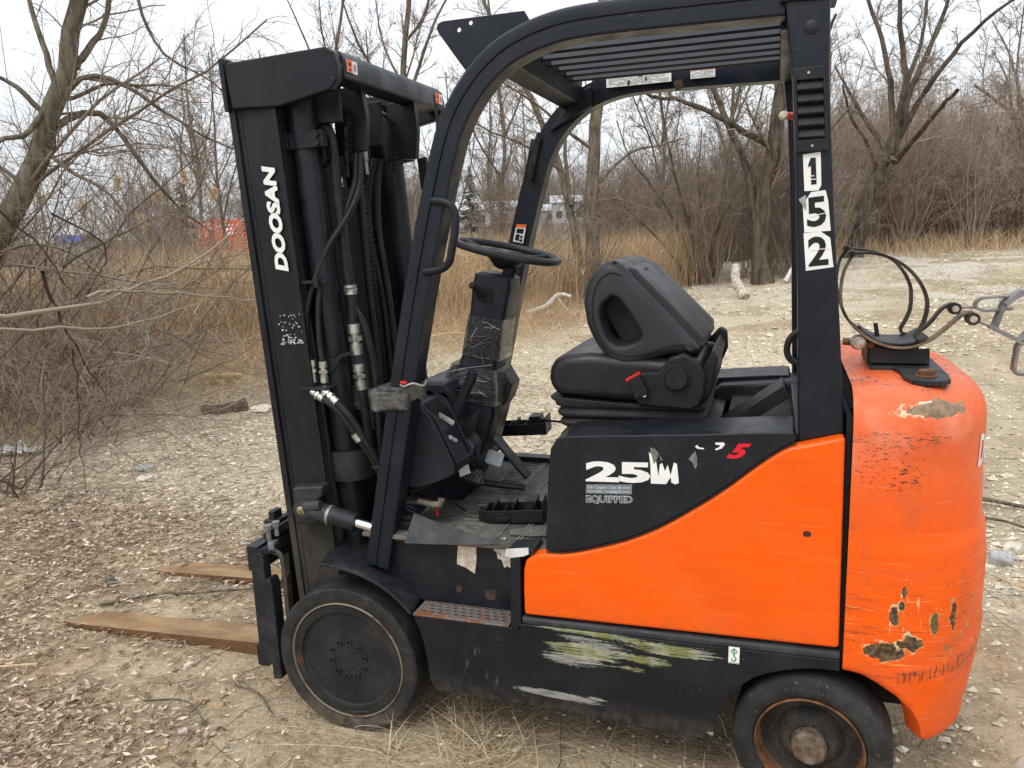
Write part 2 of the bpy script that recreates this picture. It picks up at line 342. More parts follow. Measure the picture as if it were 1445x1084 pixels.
def _skirt():
    b = NB('scraped_black_skirt'); X = b.xyz()
    d = b.step(b.noise(6, 6, rough=.65), .42, .8); c = b.mix(b.ma('MULTIPLY', d, .2), (.0065, .0078, .0115), (.07, .067, .063))
    # yellow paint transferred by a knock: long horizontal streaks
    tz = b.ma('ADD', X[2], b.ma('MULTIPLY', X[0], .055))
    def streak(cx, cz, rx, rz, ns, lo, col, amt=.72):
        nonlocal c
        a = b.ma('DIVIDE', b.ma('SUBTRACT', X[0], cx), rx); e = b.ma('DIVIDE', b.ma('SUBTRACT', tz, cz), rz)
        dd = b.ma('ADD', b.ma('MULTIPLY', a, a), b.ma('MULTIPLY', e, e)); nn = b.ma('ADD', b.ma('MULTIPLY', b.noise(ns*.8, 9, b.map((.34, 1, 8), (0, -.05, 0), (cx*7, 0, cz*9)), .78), .72), b.ma('MULTIPLY', b.noise(ns*9, 5, b.map((.5, 1, 1.6), (0, -.05, 0)), .7), .28))
        n = b.step(b.ma('SUBTRACT', nn, b.ma('MULTIPLY', b.ma('MINIMUM', dd, 4.), .13)), lo-.060, lo-.015)
        n = b.ma('MULTIPLY', n, b.step(b.noise(ns*3, 6, b.map((.16, 1, 9), (0, -.05, 0)), .8), .40, .52, .12, 1.0))
        c = b.mix(b.ma('MULTIPLY', n, amt), c, col)
    yl = b.mix(b.step(b.noise(20, 4), .4, .6), (.30, .31, .11), (.46, .47, .32)); wh = (.42, .42, .38)
    streak(.06, .458, .19, .012, 16, .42, yl); streak(.28, .448, .14, .020, 16, .47, yl); streak(.10, .425, .12, .022, 18, .48, wh)
    streak(.075, .395, .105, .028, 12, .44, yl); streak(.24, .405, .085, .018, 14, .47, yl); streak(.04, .365, .10, .020, 18, .46, wh)
    streak(.20, .37, .05, .012, 15, .50, yl); streak(-.02, .242, .115, .010, 16, .40, wh)
    streak(.10, .255, .03, .006, 20, .45, wh); streak(.40, .45, .06, .022, 22, .52, wh); streak(.43, .22, .02, .006, 20, .4, wh)
    # dull smears low down beside the front wheel
    s = b.ma('MULTIPLY', b.step(b.noise(26, 6, b.map((1.4, 1, .5), (0, .5, 0)), .65), .55, .66), b.ell(-.27, .285, .085, .075, .6, 14, .5)); c = b.mix(b.ma('MULTIPLY', s, .35), c, (.14, .14, .15))
    sp = b.ma('MULTIPLY', b.step(b.voro(46), .05, .08, 1, 0), b.step(b.noise(8, 2), .5, .58)); c = b.mix(b.ma('MULTIPLY', sp, .7), c, (.22, .22, .22))
    dust = b.ma('MULTIPLY', b.step(X[2], .17, .27, 1, 0), b.step(b.noise(30, 5), .3, .7)); c = b.mix(b.ma('MULTIPLY', dust, .4), c, (.14, .115, .085))
    b.bump(b.noise(7, 2), .12, .01)
    return b.fin(c, b.step(b.noise(10, 6), .3, .8, .32, .55))
SKIRT = _skirt()
def _step():
    b = NB('rusty_step_metal'); n = b.step(b.noise(26, 6, rough=.7), .42, .56)
    c = b.mix(b.ma('MULTIPLY', n, b.step(b.ma('ADD', b.xyz()[1], b.ma('MULTIPLY', b.noise(18, 4), .10)), -.46, -.40, 1, .35)), (.15, .145, .14), (.20, .075, .032)); c = b.mix(b.step(b.noise(120, 4), .6, .7), c, (.33, .27, .2)); b.bump(b.noise(100, 5), .4, .004); return b.fin(c, .7, .15)
STEPM = _step()
def _fork():
    b = NB('rusty_fork_steel'); c = b.mix(b.step(b.noise(5, 6, b.map((1, 2, 1)), .65), .35, .7), (.12, .060, .032), (.19, .10, .05))
    c = b.mix(b.step(b.noise(30, 6, rough=.7), .55, .68), c, (.26, .095, .028)); c = b.mix(b.ma('MULTIPLY', b.step(b.noise(14, 5), .55, .72), .6), c, (.11, .05, .03))
    b.bump(b.noise(90, 6), .5, .004); return b.fin(c, .8, .1)
FORKM = _fork()
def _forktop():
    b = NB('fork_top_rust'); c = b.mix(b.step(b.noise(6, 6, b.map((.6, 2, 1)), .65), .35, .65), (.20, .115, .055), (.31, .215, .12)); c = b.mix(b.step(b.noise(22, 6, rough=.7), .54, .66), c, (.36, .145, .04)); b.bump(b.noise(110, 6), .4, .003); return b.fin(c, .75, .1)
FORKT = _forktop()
def _mat():
    b = NB('dirty_floor_mat'); c = b.mix(b.step(b.noise(5, 6, rough=.65), .3, .75), (.065, .062, .057), (.18, .165, .14)); c = b.mix(b.step(b.noise(60, 5), .6, .72), c, (.22, .19, .15))
    b.bump(b.noise(150, 4), .3, .003); return b.fin(c, .85)
MATM = _mat()
def _ribm():
    b = NB('worn_mat_ridge'); c = b.mix(b.step(b.noise(20, 5), .35, .65), (.10, .095, .085), (.30, .27, .22)); return b.fin(c, .85)
RIBM = _ribm()
def _mastm():
    b = NB('mast_paint'); X = b.xyz(); c = b.mix(b.ma('MULTIPLY', b.step(b.noise(4, 6, b.map((2, 2, .6)), .6), .4, .8), .5), (.0065, .0078, .0115), (.030, .029, .028))
    lo = b.ma('MULTIPLY', b.step(X[2], .55, .95, 1, 0), b.step(b.noise(10, 5, b.map((1, 1, .5))), .35, .65)); c = b.mix(b.ma('MULTIPLY', lo, .45), c, (.10, .085, .065))
    sp = b.ma('MULTIPLY', b.step(b.voro(30), .03, .05, 1, 0), b.step(b.noise(8, 2), .5, .58)); c = b.mix(b.ma('MULTIPLY', sp, .7), c, (.3, .28, .25))
    b.bump(b.noise(130, 4), .12, .003); return b.fin(c, b.step(b.noise(12, 5), .3, .8, .36, .6))
MAST = _mastm()
def _clear():
    b = NB('clear_packing_film'); g = b.n('BsdfGlossy'); g.inputs['Roughness'].default_value = .07; g.inputs['Color'].default_value = (.8, .8, .78, 1)
    t = b.n('BsdfTransparent'); dfu = b.n('BsdfDiffuse'); dfu.inputs['Color'].default_value = (.40, .40, .37, 1)
    cre = b.noise(15, 7, b.map((.8, .8, 2.6), (0, .35, 0)), .68, 2.2); f1 = b.step(b.ma('ABSOLUTE', b.ma('SUBTRACT', cre, .5)), .0, .022, .70, .0)  # pale diffuse streaks along the creases are painted-in highlights
    f2 = b.step(b.noise(11, 4), .42, .60, .06, 1.0)
    m1 = b.n('MixShader'); b.l(b.ma('MULTIPLY', f1, f2), m1.inputs[0]); b.l(t.outputs[0], m1.inputs[1]); b.l(dfu.outputs[0], m1.inputs[2])
    m2 = b.n('MixShader'); fr = b.n('Fresnel'); fr.inputs['IOR'].default_value = 1.45; b.l(b.ma('MULTIPLY', fr.outputs[0], 1.5), m2.inputs[0]); b.l(m1.outputs[0], m2.inputs[1]); b.l(g.outputs[0], m2.inputs[2])
    bm_ = b.n('Bump'); bm_.inputs['Strength'].default_value = .9; bm_.inputs['Distance'].default_value = .02; b.l(cre, bm_.inputs['Height']); b.l(bm_.outputs[0], g.inputs['Normal']); b.l(bm_.outputs[0], dfu.inputs['Normal']); b.l(bm_.outputs[0], fr.inputs['Normal'])
    b.l(m2.outputs[0], b.o.inputs[0]); return b.m
CLEAR = _clear()
TAPE = m_simple('dirty_grey_tape', (.05, .046, .04), .42, var=.5, sc=40, bump=.6, bs=60, bd=.01)
# ================================================================== THE FORKLIFT
FL = empty('forklift', (.35, .5, 0), 'orange and black ride-on forklift truck with bare seat, standing on gravel', 'forklift')
def far(y): return 1.0-y

# ---- wheels
FR, RR = .247, .2043
FX, RX = -.368, 1.023
def front_wheel(side):
    y0 = .015 if side > 0 else .985
    ax = (0, -side, 0)  # outward
    b = MB().lathe((FX, y0, FR-.006), ax, [(.19, -.17), (.243, -.17), (.247, -.165), (.247, -.012), (.2455, -.004), (.241, 0), (.225, .001), (.2085, -.001), (.2065, -.0035), (.199, -.0035), (.1955, -.012)], 72)
    t = b.build('front_wheel', TIRE, FL, angle=30)
    t['label'] = 'front drive wheel with a flat black disc' if side > 0 else 'front drive wheel on the far side'
    MB().lathe((FX, y0, FR-.006), ax, [(.1965, -.012), (.1975, -.001), (.1945, .001), (.1935, -.003), (.1930, -.012)], 72).build('rim_band', BAND, t)
    MB().lathe((FX, y0, FR-.006), ax, [(.1935, -.012), (.1925, -.004), (.165, -.004), (.1625, -.012), (.158, -.015), (.060, -.014), (.0, -.014)], 72).build('wheel_disc', DISC, t, angle=25)
    for k in range(10):
        a = 2*math.pi*(k+.3)/10; c = (FX+.060*math.cos(a), y0-side*(-.014), FR-.006+.060*math.sin(a))
        if side > 0: MB().lathe(c, ax, [(.0, -.004), (.0055, -.004), (.0058, .006), (.0095, .0065), (.0112, .003), (.0115, -.002)], 14).build('wheel_bolt', DISC, t)
front_wheel(1); front_wheel(-1)
def rear_wheel(side):
    phi = R(-6.4)
    y0 = .0 if side > 0 else 1.0
    ax = Vector((-math.sin(-phi), -math.cos(phi), 0)) if side > 0 else Vector((math.sin(-phi), math.cos(phi), 0))
    c = (RX, y0, RR-.006)
    t = MB().lathe(c, ax, [(.12, -.14), (.195, -.14), (.2035, -.12), (.2043, -.03), (.2025, -.016), (.196, -.005), (.184, .001), (.165, .003), (.150, .001), (.1425, -.004), (.140, -.012)], 72).build('rear_wheel', TIRE, FL, angle=40)
    t['label'] = 'rear steering wheel with a deep greasy hub' if side > 0 else 'rear steering wheel on the far side'
    MB().lathe(c, ax, [(.1395, -.012), (.1405, -.002), (.1365, .001), (.1335, -.004), (.1320, -.035), (.1300, -.05)], 64).build('rim_band', RUSTY, t)
    MB().lathe(c, ax, [(.130, -.05), (.118, -.066), (.088, -.062), (.078, -.045), (.066, -.028), (.058, -.024), (.050, -.024), (.048, -.03)], 64).build('wheel_disc', REARRIM, t, angle=50)
    MB().lathe(c, ax, [(.047, -.03), (.0465, .002), (.0435, .006), (.0425, .004), (.040, .007), (.0, .007)], 40).build('hub_cap', m_simple('worn_hub_cap', (.17, .13, .10), .5, .5, var=.55, sc=40, bump=.4, bs=90), t)
rear_wheel(1); rear_wheel(-1)
def tyrewarp(a, b_):
    t = R(112)-a/.17; r_ = .164+b_; phi = R(-6.4); d = r_*math.cos(t); return (RX+d*math.cos(phi), d*math.sin(phi)-.0035, RR-.006+r_*math.sin(t))
lettering('tyre_lettering', 'PRI-003', 0, 0, 0, .115, .013, m_simple('raised_rubber', (.05, .05, .048), .7), bpy.data.objects['rear_wheel'], warp=tyrewarp)

# ---- chassis and skirts
MB().box(-.09, .78, .04, .96, .2, .44).box(-.62, -.09, .25, .75, .14, .56).box(.78, 1.3, .24, .76, .22, 1.0).box(-.3, -.1, .24, .76, .5, .62).box(.25, 1.08, .06, .94, .43, .66)\
    .build('chassis', DARK, FL, smooth=False)
# tucked rear arch liner behind the steer wheel
MB().prism([(.78, .2), (.80, .28), (.85, .36), (.95, .43), (1.09, .45), (1.2, .43), (1.26, .36), (1.3, .25), (1.3, .6), (.78, .6)], .18, .24).build('wheel_arch_liner', DARK, FL, smooth=False)
MB().cyl((RX, .1, .2), (RX, .9, .2), .04).build('steer_axle', DARK, FL)
SK = [(-.113, .437), (-.097, .395), (-.085, .357), (-.075, .29), (-.069, .241), (-.062, .208), (-.045, .196), (.3, .196), (.55, .186), (.775, .176), (.783, .232), (.797, .278), (.82, .318), (.85, .355), (.882, .383), (.92, .402), (.962, .416), (1.005, .427), (1.048, .432), (1.091, .431), (1.089, .462), (.232, .454), (.215, .437)]
LIP = [(.236, .455), (1.089, .463), (1.089, .4915), (.236, .4785)]
for s in (1, -1):
    f = (lambda y: y) if s > 0 else far
    MB().prism(SK, f(.0), f(.028)).build('side_skirt', SKIRT if s > 0 else BLKD, FL, bevel=.003)
    MB().add(*(lambda N: ([(x, f(y), z+dz) for x, z in ((.236, .4525), (1.089, .4605)) for y, dz in N], [(i, (i+1) % len(N), (i+1) % len(N)+len(N), i+len(N)) for i in range(len(N))]+[tuple(range(len(N))), tuple(range(2*len(N)-1, len(N)-1, -1))]))([(.004, 0), (-.001, .006), (.0, .014), (.006, .022), (.014, .026), (.03, .028), (.03, 0)])).build('skirt_lip', BLKD, FL)
    # step plate with pierced treads
    st = MB().prism([(-.113, .4395), (.194, .4395), (.194, .446), (-.113, .446)], f(-.004), f(.10)).build('step', STEPM, FL, bevel=.002)
    h = MB()
    for r_ in range(4):
        for k in range(11 - (r_ == 3)*2):
            cx = -.083+.0255*k+(.0127 if r_ % 2 else 0)+.004*r_; cy = f(.018+.0195*r_)
            if cx < .182: h.lathe((cx, cy, .446), (0, 0, 1), [(.0052, .0005), (.0060, .0030), (.0074, .0026), (.0086, -.001)], 12)
    h.build('tread_piercings', STEPM, st); 
    h = MB()
    for r_ in range(4):
        for k in range(11 - (r_ == 3)*2):
            cx = -.083+.0255*k+(.0127 if r_ % 2 else 0)+.004*r_; cy = f(.018+.0195*r_)
            if cx < .182: h.cyl((cx, cy, .4455), (cx, cy, .4472), .0056, 10)
    h.build('tread_hole_shade', DARK, st)  # raised dark discs, the shade inside the holes put into colour
    # side plate under the cab floor and the post between it and the orange panel
    MB().prism([(-.29, .45), (.20, .445), (.20, .652), (-.29, .648)], f(.085), f(.1)).build('floor_side_plate', BLK, FL, bevel=.002)
    MB().prism([(-.29, .641), (.20, .645), (.20, .657), (-.29, .653)], f(.076), f(.1)).build('floor_edge_rail', RUSTY, FL, bevel=.002)
    MB().prism([(.198, .432), (.232, .432), (.236, .66), (.205, .66)], f(.0), f(.09)).build('panel_post', BLK, FL, bevel=.004)
    MB().prism([(.19, .655), (.275, .668), (.275, .685), (.192, .671)], f(.004), f(.1)).build('post_cap', BLK, FL, bevel=.003)
    # fender over the front wheel
    fn = [(-.430, .572), (-.415, .5755), (-.38, .572), (-.313, .564), (-.235, .535), (-.178, .499), (-.122, .447)]
    ff = [(-.475, .572), (-.44, .578), (-.358, .572), (-.264, .540), (-.190, .494), (-.139, .447)]
    fn = smooth_path(fn, 4); ff = smooth_path(ff, 5)[:len(fn)]; n = min(len(fn), len(ff)); V = []
    for i in range(n):
        a, b_ = fn[int(i*(len(fn)-1)/(n-1))], ff[int(i*(len(ff)-1)/(n-1))]
        V += [(a[0], f(.0), a[1]-.012), (a[0], f(.0), a[1]), (b_[0]*.5+a[0]*.5, f(.10), b_[1]*.5+a[1]*.5+.003), (b_[0], f(.25), b_[1]+.002), (b_[0], f(.25), b_[1]-.01)]
    MB().add(V, [(i*5+k, i*5+(k+1) % 5, (i+1)*5+(k+1) % 5, (i+1)*5+k) for i in range(n-1) for k in range(5)]+[(0, 1, 2, 3, 4), tuple((n-1)*5+k for k in range(5))]).build('fender', BLKD, FL, angle=50, bevel=.0025)
    for cx, cz in ((-.40, .577), (-.205, .520)): MB().cyl((cx, f(.03), cz-.004), (cx+.001, f(.03), cz+.0012), .0055, 12).build('fender_hole_shade', DARK, FL)

# ---- orange engine side panels with the swooping black hood above
CURVE = smooth_path([(.314, .686), (.372, .690), (.447, .710), (.542, .743), (.627, .785), (.712, .841), (.794, .902), (.874, .971), (.929, 1.014), (.966, 1.034)], 4)
OP = [(.243, .4855), (.243, .56), (.246, .625), (.253, .652), (.272, .668)]+[(x, z-.006) for x, z in CURVE[:-1]]+[(.972, 1.026), (1.08, 1.055), (1.0865, .496)]
HP = [(.311, .688), (.317, .80), (.327, .93), (.334, .985), (.349, 1.010), (.374, 1.021), (.44, 1.026), (.737, 1.044), (.90, 1.056), (.962, 1.058), (.968, 1.040)]+CURVE[::-1][1:]
for s in (1, -1):
    f = (lambda y: y) if s > 0 else far
    p = MB().prism(OP, f(-.004), f(.05)).build('side_panel', ORANGE, FL, bevel=.011, seg=4, angle=50)
    hp = MB().prism(HP, f(.004), f(.19)).build('hood_side', BLK, FL, bevel=.02, seg=5, angle=50)
    if s > 0: hp['label'] = 'black hood side with worn white and red lettering'
    MB().tube([(x, f(.001), z-.002) for x, z in CURVE], .0022, 6).build('panel_seal', DARK, p)
MB().box(.315, .36, .18, .82, .66, .985).box(.33, .76, .18, .82, .9, .985).build('engine_cover', PLAST, FL, bevel=.006)
# recess behind the seat with its raised walls
MB().box(.76, .98, .18, .82, .9, .93).box(.965, 1.0, .06, .94, .93, 1.045).build('rear_deck', BLKD, FL, bevel=.006)
MB().prism([(.70, 1.0), (.74, 1.03), (.93, 1.045), (.965, 1.05), (1.02, 1.05), (1.02, 1.0), (.93, .97), (.74, .965)], .74, .83).build('far_deck_ridge', BLKD, FL, bevel=.012, seg=3)
b = MB(); o_ = [(.757, .995), (.937, 1.125), (.958, 1.083), (.819, .985)]
b.prism([(.752, .985), (.935, 1.118), (.943, 1.107), (.76, .975)], .30, .44).prism([(.752, .985), (.935, 1.118), (.957, 1.088), (.80, .975)], .435, .445).prism([(.752, .985), (.935, 1.118), (.957, 1.088), (.80, .975)], .295, .305)
b.build('tilted_black_bracket', PLAST, FL, bevel=.002)['label'] = 'loose black channel bracket propped behind the seat'
MB().tube(smooth_path([(.79, .3, .99), (.80, .36, 1.01), (.78, .42, .97), (.83, .5, .99)], 5), .006, 8).tube(smooth_path([(.77, .28, .97), (.80, .33, .985), (.86, .36, .96)], 5), .004, 8).build('wiring', HOSE, FL)
MB().tube(smooth_path([(.985, .15, 1.30), (.958, .15, 1.285), (.944, .15, 1.262), (.943, .15, 1.235), (.955, .15, 1.215), (.985, .15, 1.20)], 5), .0085, 10).build('rear_hose', HOSE, FL)
MB().cyl((.985, .15, 1.12), (.985, .15, 1.20), .012).build('hose_elbow', RUSTY, FL)

# ---- overhead guard: two bent posts with rails, two rear posts, cross beams, slats
path = smooth_path([(-.258, .562), (-.20, .83), (-.150, 1.06), (-.055, 1.468), (.028, 1.765), (.073, 1.88), (.131, 1.962), (.196, 2.02), (.262, 2.054), (.345, 2.078), (.44, 2.088), (.60, 2.089), (.915, 2.085)], 5)
PR = [(.036, .006), (.040, .016), (.040, .070), (-.042, .070), (-.042, .004), (-.036, .000), (-.010, .000), (-.008, .004), (.000, .0045), (.002, .000), (.018, -.001), (.030, .001)]
for s in (1, -1):
    f = (lambda y: y) if s > 0 else far
    g = MB().sweep(path, PR, .050 if s > 0 else 1.022, s).build('guard_post', GUARD, FL, angle=24)
    g['label'] = 'near bent front post and roof rail of the overhead guard' if s > 0 else 'far bent front post and roof rail of the overhead guard'
    RP = [(.914, 2.075), (.935, 1.922), (.947, 1.734), (.960, 1.44), (.974, 1.026), (1.079, 1.054), (1.0495, 1.55), (1.018, 1.9), (1.004, 2.066)]
    RP = [(.914, 2.075), (.936, 1.90), (.948, 1.70), (.962, 1.40), (.974, 1.026), (1.080, 1.054), (1.060, 1.32), (1.036, 1.60), (1.016, 1.90), (1.012, 2.066)]
    rp = MB().prism(RP, .035 if s > 0 else 1.03, .135 if s > 0 else .93).build('rear_post', GUARD, FL, bevel=.006)
    rp['label'] = 'near rear post with louvre and number stickers' if s > 0 else 'far rear post of the overhead guard'
    MB().prism([(.903, 2.068), (1.028, 2.068), (1.030, 2.082), (.903, 2.082)], f(.027), f(.145)).prism([(.905, 2.082), (1.02, 2.082), (1.0, 2.125), (.905, 2.128)], f(.033), f(.135)).build('post_cap', GUARD, rp, bevel=.004)
    if s > 0:
        MB().lathe((.9735, .035, 2.008), (0, -1, 0), [(0, .0025), (.0135, .0025), (.016, .001), (.0165, -.001)], 28).build('round_plug', GUARD, rp)
        # louvred vent
        q = [(.9350, 1.921), (1.0035, 1.921), (1.0175, 1.733), (.9465, 1.731)]
        inner = [(.9445, 1.893), (1.0015, 1.893), (1.0100, 1.761), (.9525, 1.760)]
        vb = MB().prism(q, .0235, .036, hole=inner).build('vent_louvre', PLAST, rp, bevel=.0025)
        MB().prism(inner, .034, .0355).build('vent_cavity_shade', DARK, vb, smooth=False)
        for k in range(5):
            t = (k+.45)/5; xl = .9445+(.9525-.9445)*t; xr = 1.0015+(1.0100-1.0015)*t; z = 1.893-(1.893-1.76)*t
            MB().add([(xl, .034, z+.013), (xr, .034, z+.013), (xr, .020, z-.008), (xl, .020, z-.008), (xl, .036, z+.009), (xr, .036, z+.009), (xr, .0225, z-.012), (xl, .0225, z-.012)],
                     [(0, 1, 2, 3), (4, 5, 6, 7), (0, 1, 5, 4), (2, 3, 7, 6), (1, 2, 6, 5), (0, 3, 7, 4)]).build('slat', PLAST, vb, bevel=.001)
        for z, x in ((1.908, .9695), (1.745, .9825)): MB().lathe((x, .0235, z), (0, -1, 0), [(0, .001), (.0015, .0025), (.003, .0025), (.0036, 0)], 12).build('screw', STEEL, vb)
        # number stickers, peeling
        def sticker(ch, quad, tx):
            st_ = MB().prism(quad, .0335, .0348).build('number_sticker', WHITE, rp, smooth=False)
            st_['label'] = 'white sticker with a black figure %s' % ch
            ox, oz, wd, ht, sl = tx
            if ch == '1': MB().prism([(.9835, 1.657), (.9955, 1.658), (.9915, 1.7185), (.9805, 1.7185), (.9755, 1.7035), (.9760, 1.6965), (.9815, 1.701)], .0327, .0333).build('figure', INK, st_, smooth=False)
            else: lettering('figure', ch, (ox, .0330, oz), (1, 0, .09), (-sl, 0, 1), wd, ht, INK, st_, bold=.028)
        sticker('1', [(.963, 1.727), (1.002, 1.731), (1.006, 1.655), (1.000, 1.643), (.969, 1.643)], (.9735, 1.656, .022, .062, .07))
        sticker('5', [(.966, 1.612), (.984, 1.640), (1.016, 1.643), (1.0225, 1.618), (1.0305, 1.5485), (.972, 1.546)], (.978, 1.557, .043, .070, .07))
        sticker('2', [(.970, 1.5445), (1.008, 1.5475), (1.030, 1.532), (1.038, 1.475), (1.040, 1.463), (.978, 1.455)], (.9840, 1.4645, .045, .070, .07))
        m = MB().add([(.956, .028, 1.624), (.972, .0325, 1.634), (.975, .0325, 1.597)], [(0, 1, 2)]).build('peeled_corner', m_simple('sticker_back', (.35, .34, .33), .6), rp, smooth=False)
        MB().add([(.985, .032, 1.628), (1.001, .026, 1.622), (1.016, .0325, 1.606), (1.012, .032, 1.633)], [(0, 1, 2, 3)]).build('peeled_corner', m, rp, smooth=False) if False else None
        for (x0, z0, x1, z1) in ((.979, 1.668, 1.001, 1.669), (.978, 1.676, .99, 1.6765), (.985, 1.503, 1.03, 1.507), (.982, 1.582, 1.02, 1.590)):
            MB().prism([(x0, z0), (x1, z1), (x1, z1+.0014), (x0, z0+.002)], .0322, .0328).build('sticker_tear', WHITE, rp, smooth=False)
# cross members
MB().prism([(.150, 2.010), (.215, 2.022), (.225, 2.10), (.200, 2.10), (.158, 2.06)], .115, .955).build('front_cross_beam', GUARD, FL, bevel=.004)
MB().prism([(.905, 2.03), (.99, 2.03), (.985, 2.105), (.905, 2.11)], .13, .94).build('rear_cross_beam', GUARD, FL, bevel=.006)
MB().prism([(.10, 1.93), (.26, 2.01), (.26, 2.08), (.205, 2.06)], .93, .95).build('corner_gusset', GUARD, FL, bevel=.004)
for k in range(8):
    y = .160+.094*k
    MB().add([(x, y+dy, z0+dz) for x, z0 in ((.20, 2.098), (.93, 2.100)) for dy, dz in ((-.018, -.026), (.024, .018), (.012, .022), (-.030, -.020))],
             [(0, 1, 2, 3), (7, 6, 5, 4), (0, 1, 5, 4), (1, 2, 6, 5), (2, 3, 7, 6), (3, 0, 4, 7)]).build('roof_slat', GUARD, FL, bevel=.0025)
br = MB().prism([(.023, 2.110), (.018, 2.122), (.022, 2.133), (.036, 2.1385), (.268, 2.139), (.30, 2.085), (.20, 2.01), (.12, 1.975), (.069, 2.045)], .10, .106, hole=[[(hx+.0058*math.cos(t), hz+.0058*math.sin(t)) for t in np.linspace(0, 2*math.pi, 14, endpoint=False)] for hx, hz in ((.0835, 2.1115), (.1175, 2.1255))])
br.build('light_bracket', GUARD, FL, bevel=.0015)
MB().tube(smooth_path([(.002, .052, 1.665), (.03, .045, 1.662), (.058, .04, 1.652), (.071, .04, 1.625), (.070, .04, 1.59), (.055, .04, 1.525), (.046, .04, 1.497), (.02, .045, 1.478), (-.035, .052, 1.470)], 5), .0115, 12).build('grab_handle', GUARD, FL)
# far post fittings and stickers
MB().prism([(.028, 1.913), (.064, 1.905), (.028, 1.765), (-.006, 1.774)], .935, .96).build('cable_port', BLKD, FL, bevel=.003)
MB().tube(smooth_path([(.062, .925, 1.93), (.045, .90, 1.88), (.022, .91, 1.83), (.012, .91, 1.78), (.025, .915, 1.75)], 6), .005, 8).tube(smooth_path([(.022, .91, 1.83), (.03, .905, 1.79), (.02, .905, 1.745)], 6), .004, 8).build('loose_cable', HOSE, FL)
def sticker_panel(name, quad, y, bands, parent=FL):
    """quad: upper left, upper right, lower right, lower left in x z; bands: (v0,v1,u0,u1,material)"""
    Q = [np.array((p[0], y, p[1])) for p in quad]
    def P(u, v, off): return (Q[0]*(1-u)+Q[1]*u)*(1-v)+(Q[3]*(1-u)+Q[2]*u)*v+np.array([0, off, 0])
    s_ = MB().prism_dir([P(0, 0, 0), P(1, 0, 0), P(1, 1, 0), P(0, 1, 0)], (0, .0008, 0)).build(name, WHITE, parent, smooth=False)
    for i, (v0, v1, u0, u1, m) in enumerate(bands): MB().prism_dir([P(u0, v0, -.0006), P(u1, v0, -.0006), P(u1, v1, -.0006), P(u0, v1, -.0006)], (0, .0004, 0)).build('print', m, s_, smooth=False)
    return s_, P
def textbands(rows, v0=.15, v1=.95, u0=.04, u1=.96, fill=.5, m=None):
    out_ = []; n = rows
    for r_ in range(n):
        a = v0+(v1-v0)*r_/n; u = u0
        while u < u1:
            wdt = random.uniform(.03, .12)
            if random.random() < .85: out_.append((a, a+(v1-v0)/n*fill, u, min(u+wdt, u1), m or GREYINK))
            u += wdt+.015
    return out_
GREYINK = m_simple('grey_print', (.30, .31, .31), .6)
sticker_panel('warning_sticker', [(-.041, 1.601), (-.001, 1.598), (-.018, 1.528), (-.058, 1.537)], .9385, [(0, .18, 0, 1, ORL), (.24, .50, .15, .85, INK), (.56, .92, .15, .55, INK), (.6, .75, .62, .85, INK), (.8, .95, .6, .9, INK)])
sticker_panel('data_plate', [(.315, 2.1065), (.545, 2.106), (.545, 2.070), (.315, 2.068)], .9385, [(0, .05, 0, 1, STEELD)]+textbands(7)+[(.55, .95, .33, .37, RUSTY), (.10, .3, .50, .56, RUSTY), (.4, .7, .60, .63, RUSTY)])
sticker_panel('warning_sticker', [(.611, 2.108), (.694, 2.108), (.694, 2.072), (.611, 2.072)], .9385, [(0, .28, 0, 1, ORL), (.06, .22, .38, .44, INK), (.08, .2, .5, .85, INK)]+textbands(5, .34, .95))
MB().prism([(.556, 2.062), (.585, 2.068), (.592, 2.040), (.566, 2.030)], .90, .905).build('dangling_clip', m_simple('rusty_clip', (.10, .075, .06), .7), FL, bevel=.001)
MB().tube(smooth_path([(-.004, .12, 1.93), (.000, .118, 1.88), (-.008, .12, 1.83), (-.012, .12, 1.80), (-.006, .12, 1.765)], 5), .0048, 8).build('hanging_cable', HOSE, FL)
MB().box(-.016, .008, .108, .128, 1.725, 1.765).box(-.022, -.002, .10, .118, 1.73, 1.752).cyl((-.01, .11, 1.72), (0, .12, 1.73), .009).build('cable_plug', m_simple('blue_black_plug', (.03, .04, .06), .4), FL, bevel=.003)
MB().cyl((.938, .15, 1.83), (.925, .135, 1.83), .009, 14).build('reflector_button', RED, FL); MB().lathe((.918, .13, 1.83), (0, -1, .2), [(0, .008), (.008, .006), (.012, .0), (.008, -.006), (0, -.008)], 14).build('lamp_lens', m_simple('cream_lens', (.5, .45, .33), .3), FL)
# tape and cling film round the near front post
MB().prism([(-.206, 1.138), (-.118, 1.135), (-.123, 1.066), (-.214, 1.060)], .042, .13).build('tape_wrap', TAPE, FL, bevel=.01, seg=3)
MB().prism([(-.235, 1.13), (-.10, 1.128), (-.103, 1.068), (-.227, 1.060)], .030, .138).build('film_wrap', CLEAR, FL, bevel=.012, seg=3)
MB().add(*(lambda n: ([(-.105+.042*math.cos(t)*r_, .075+.03*math.sin(t)*r_, 1.098+.006*math.sin(5*t)+h) for r_, h in ((1, 0), (1.02, .045)) for t in np.linspace(0, 2*math.pi, n, endpoint=False)], [(i, (i+1) % n, (i+1) % n+n, i+n) for i in range(n)]))(20)).build('torn_can', TAPE, FL)
MB().tube([(-.105+.042*math.cos(t), .075+.03*math.sin(t), 1.144+.005*math.sin(4*t)) for t in np.linspace(0, 2*math.pi, 28)], .0035, 6).build('can_rim', m_simple('dull_rim', (.35, .33, .30), .4, .5), FL)
MB().tube([(-.105+.040*math.cos(t), .075+.028*math.sin(t), 1.150) for t in np.linspace(2.2, 4.6, 10)], .005, 6).build('red_rag', RED, FL)
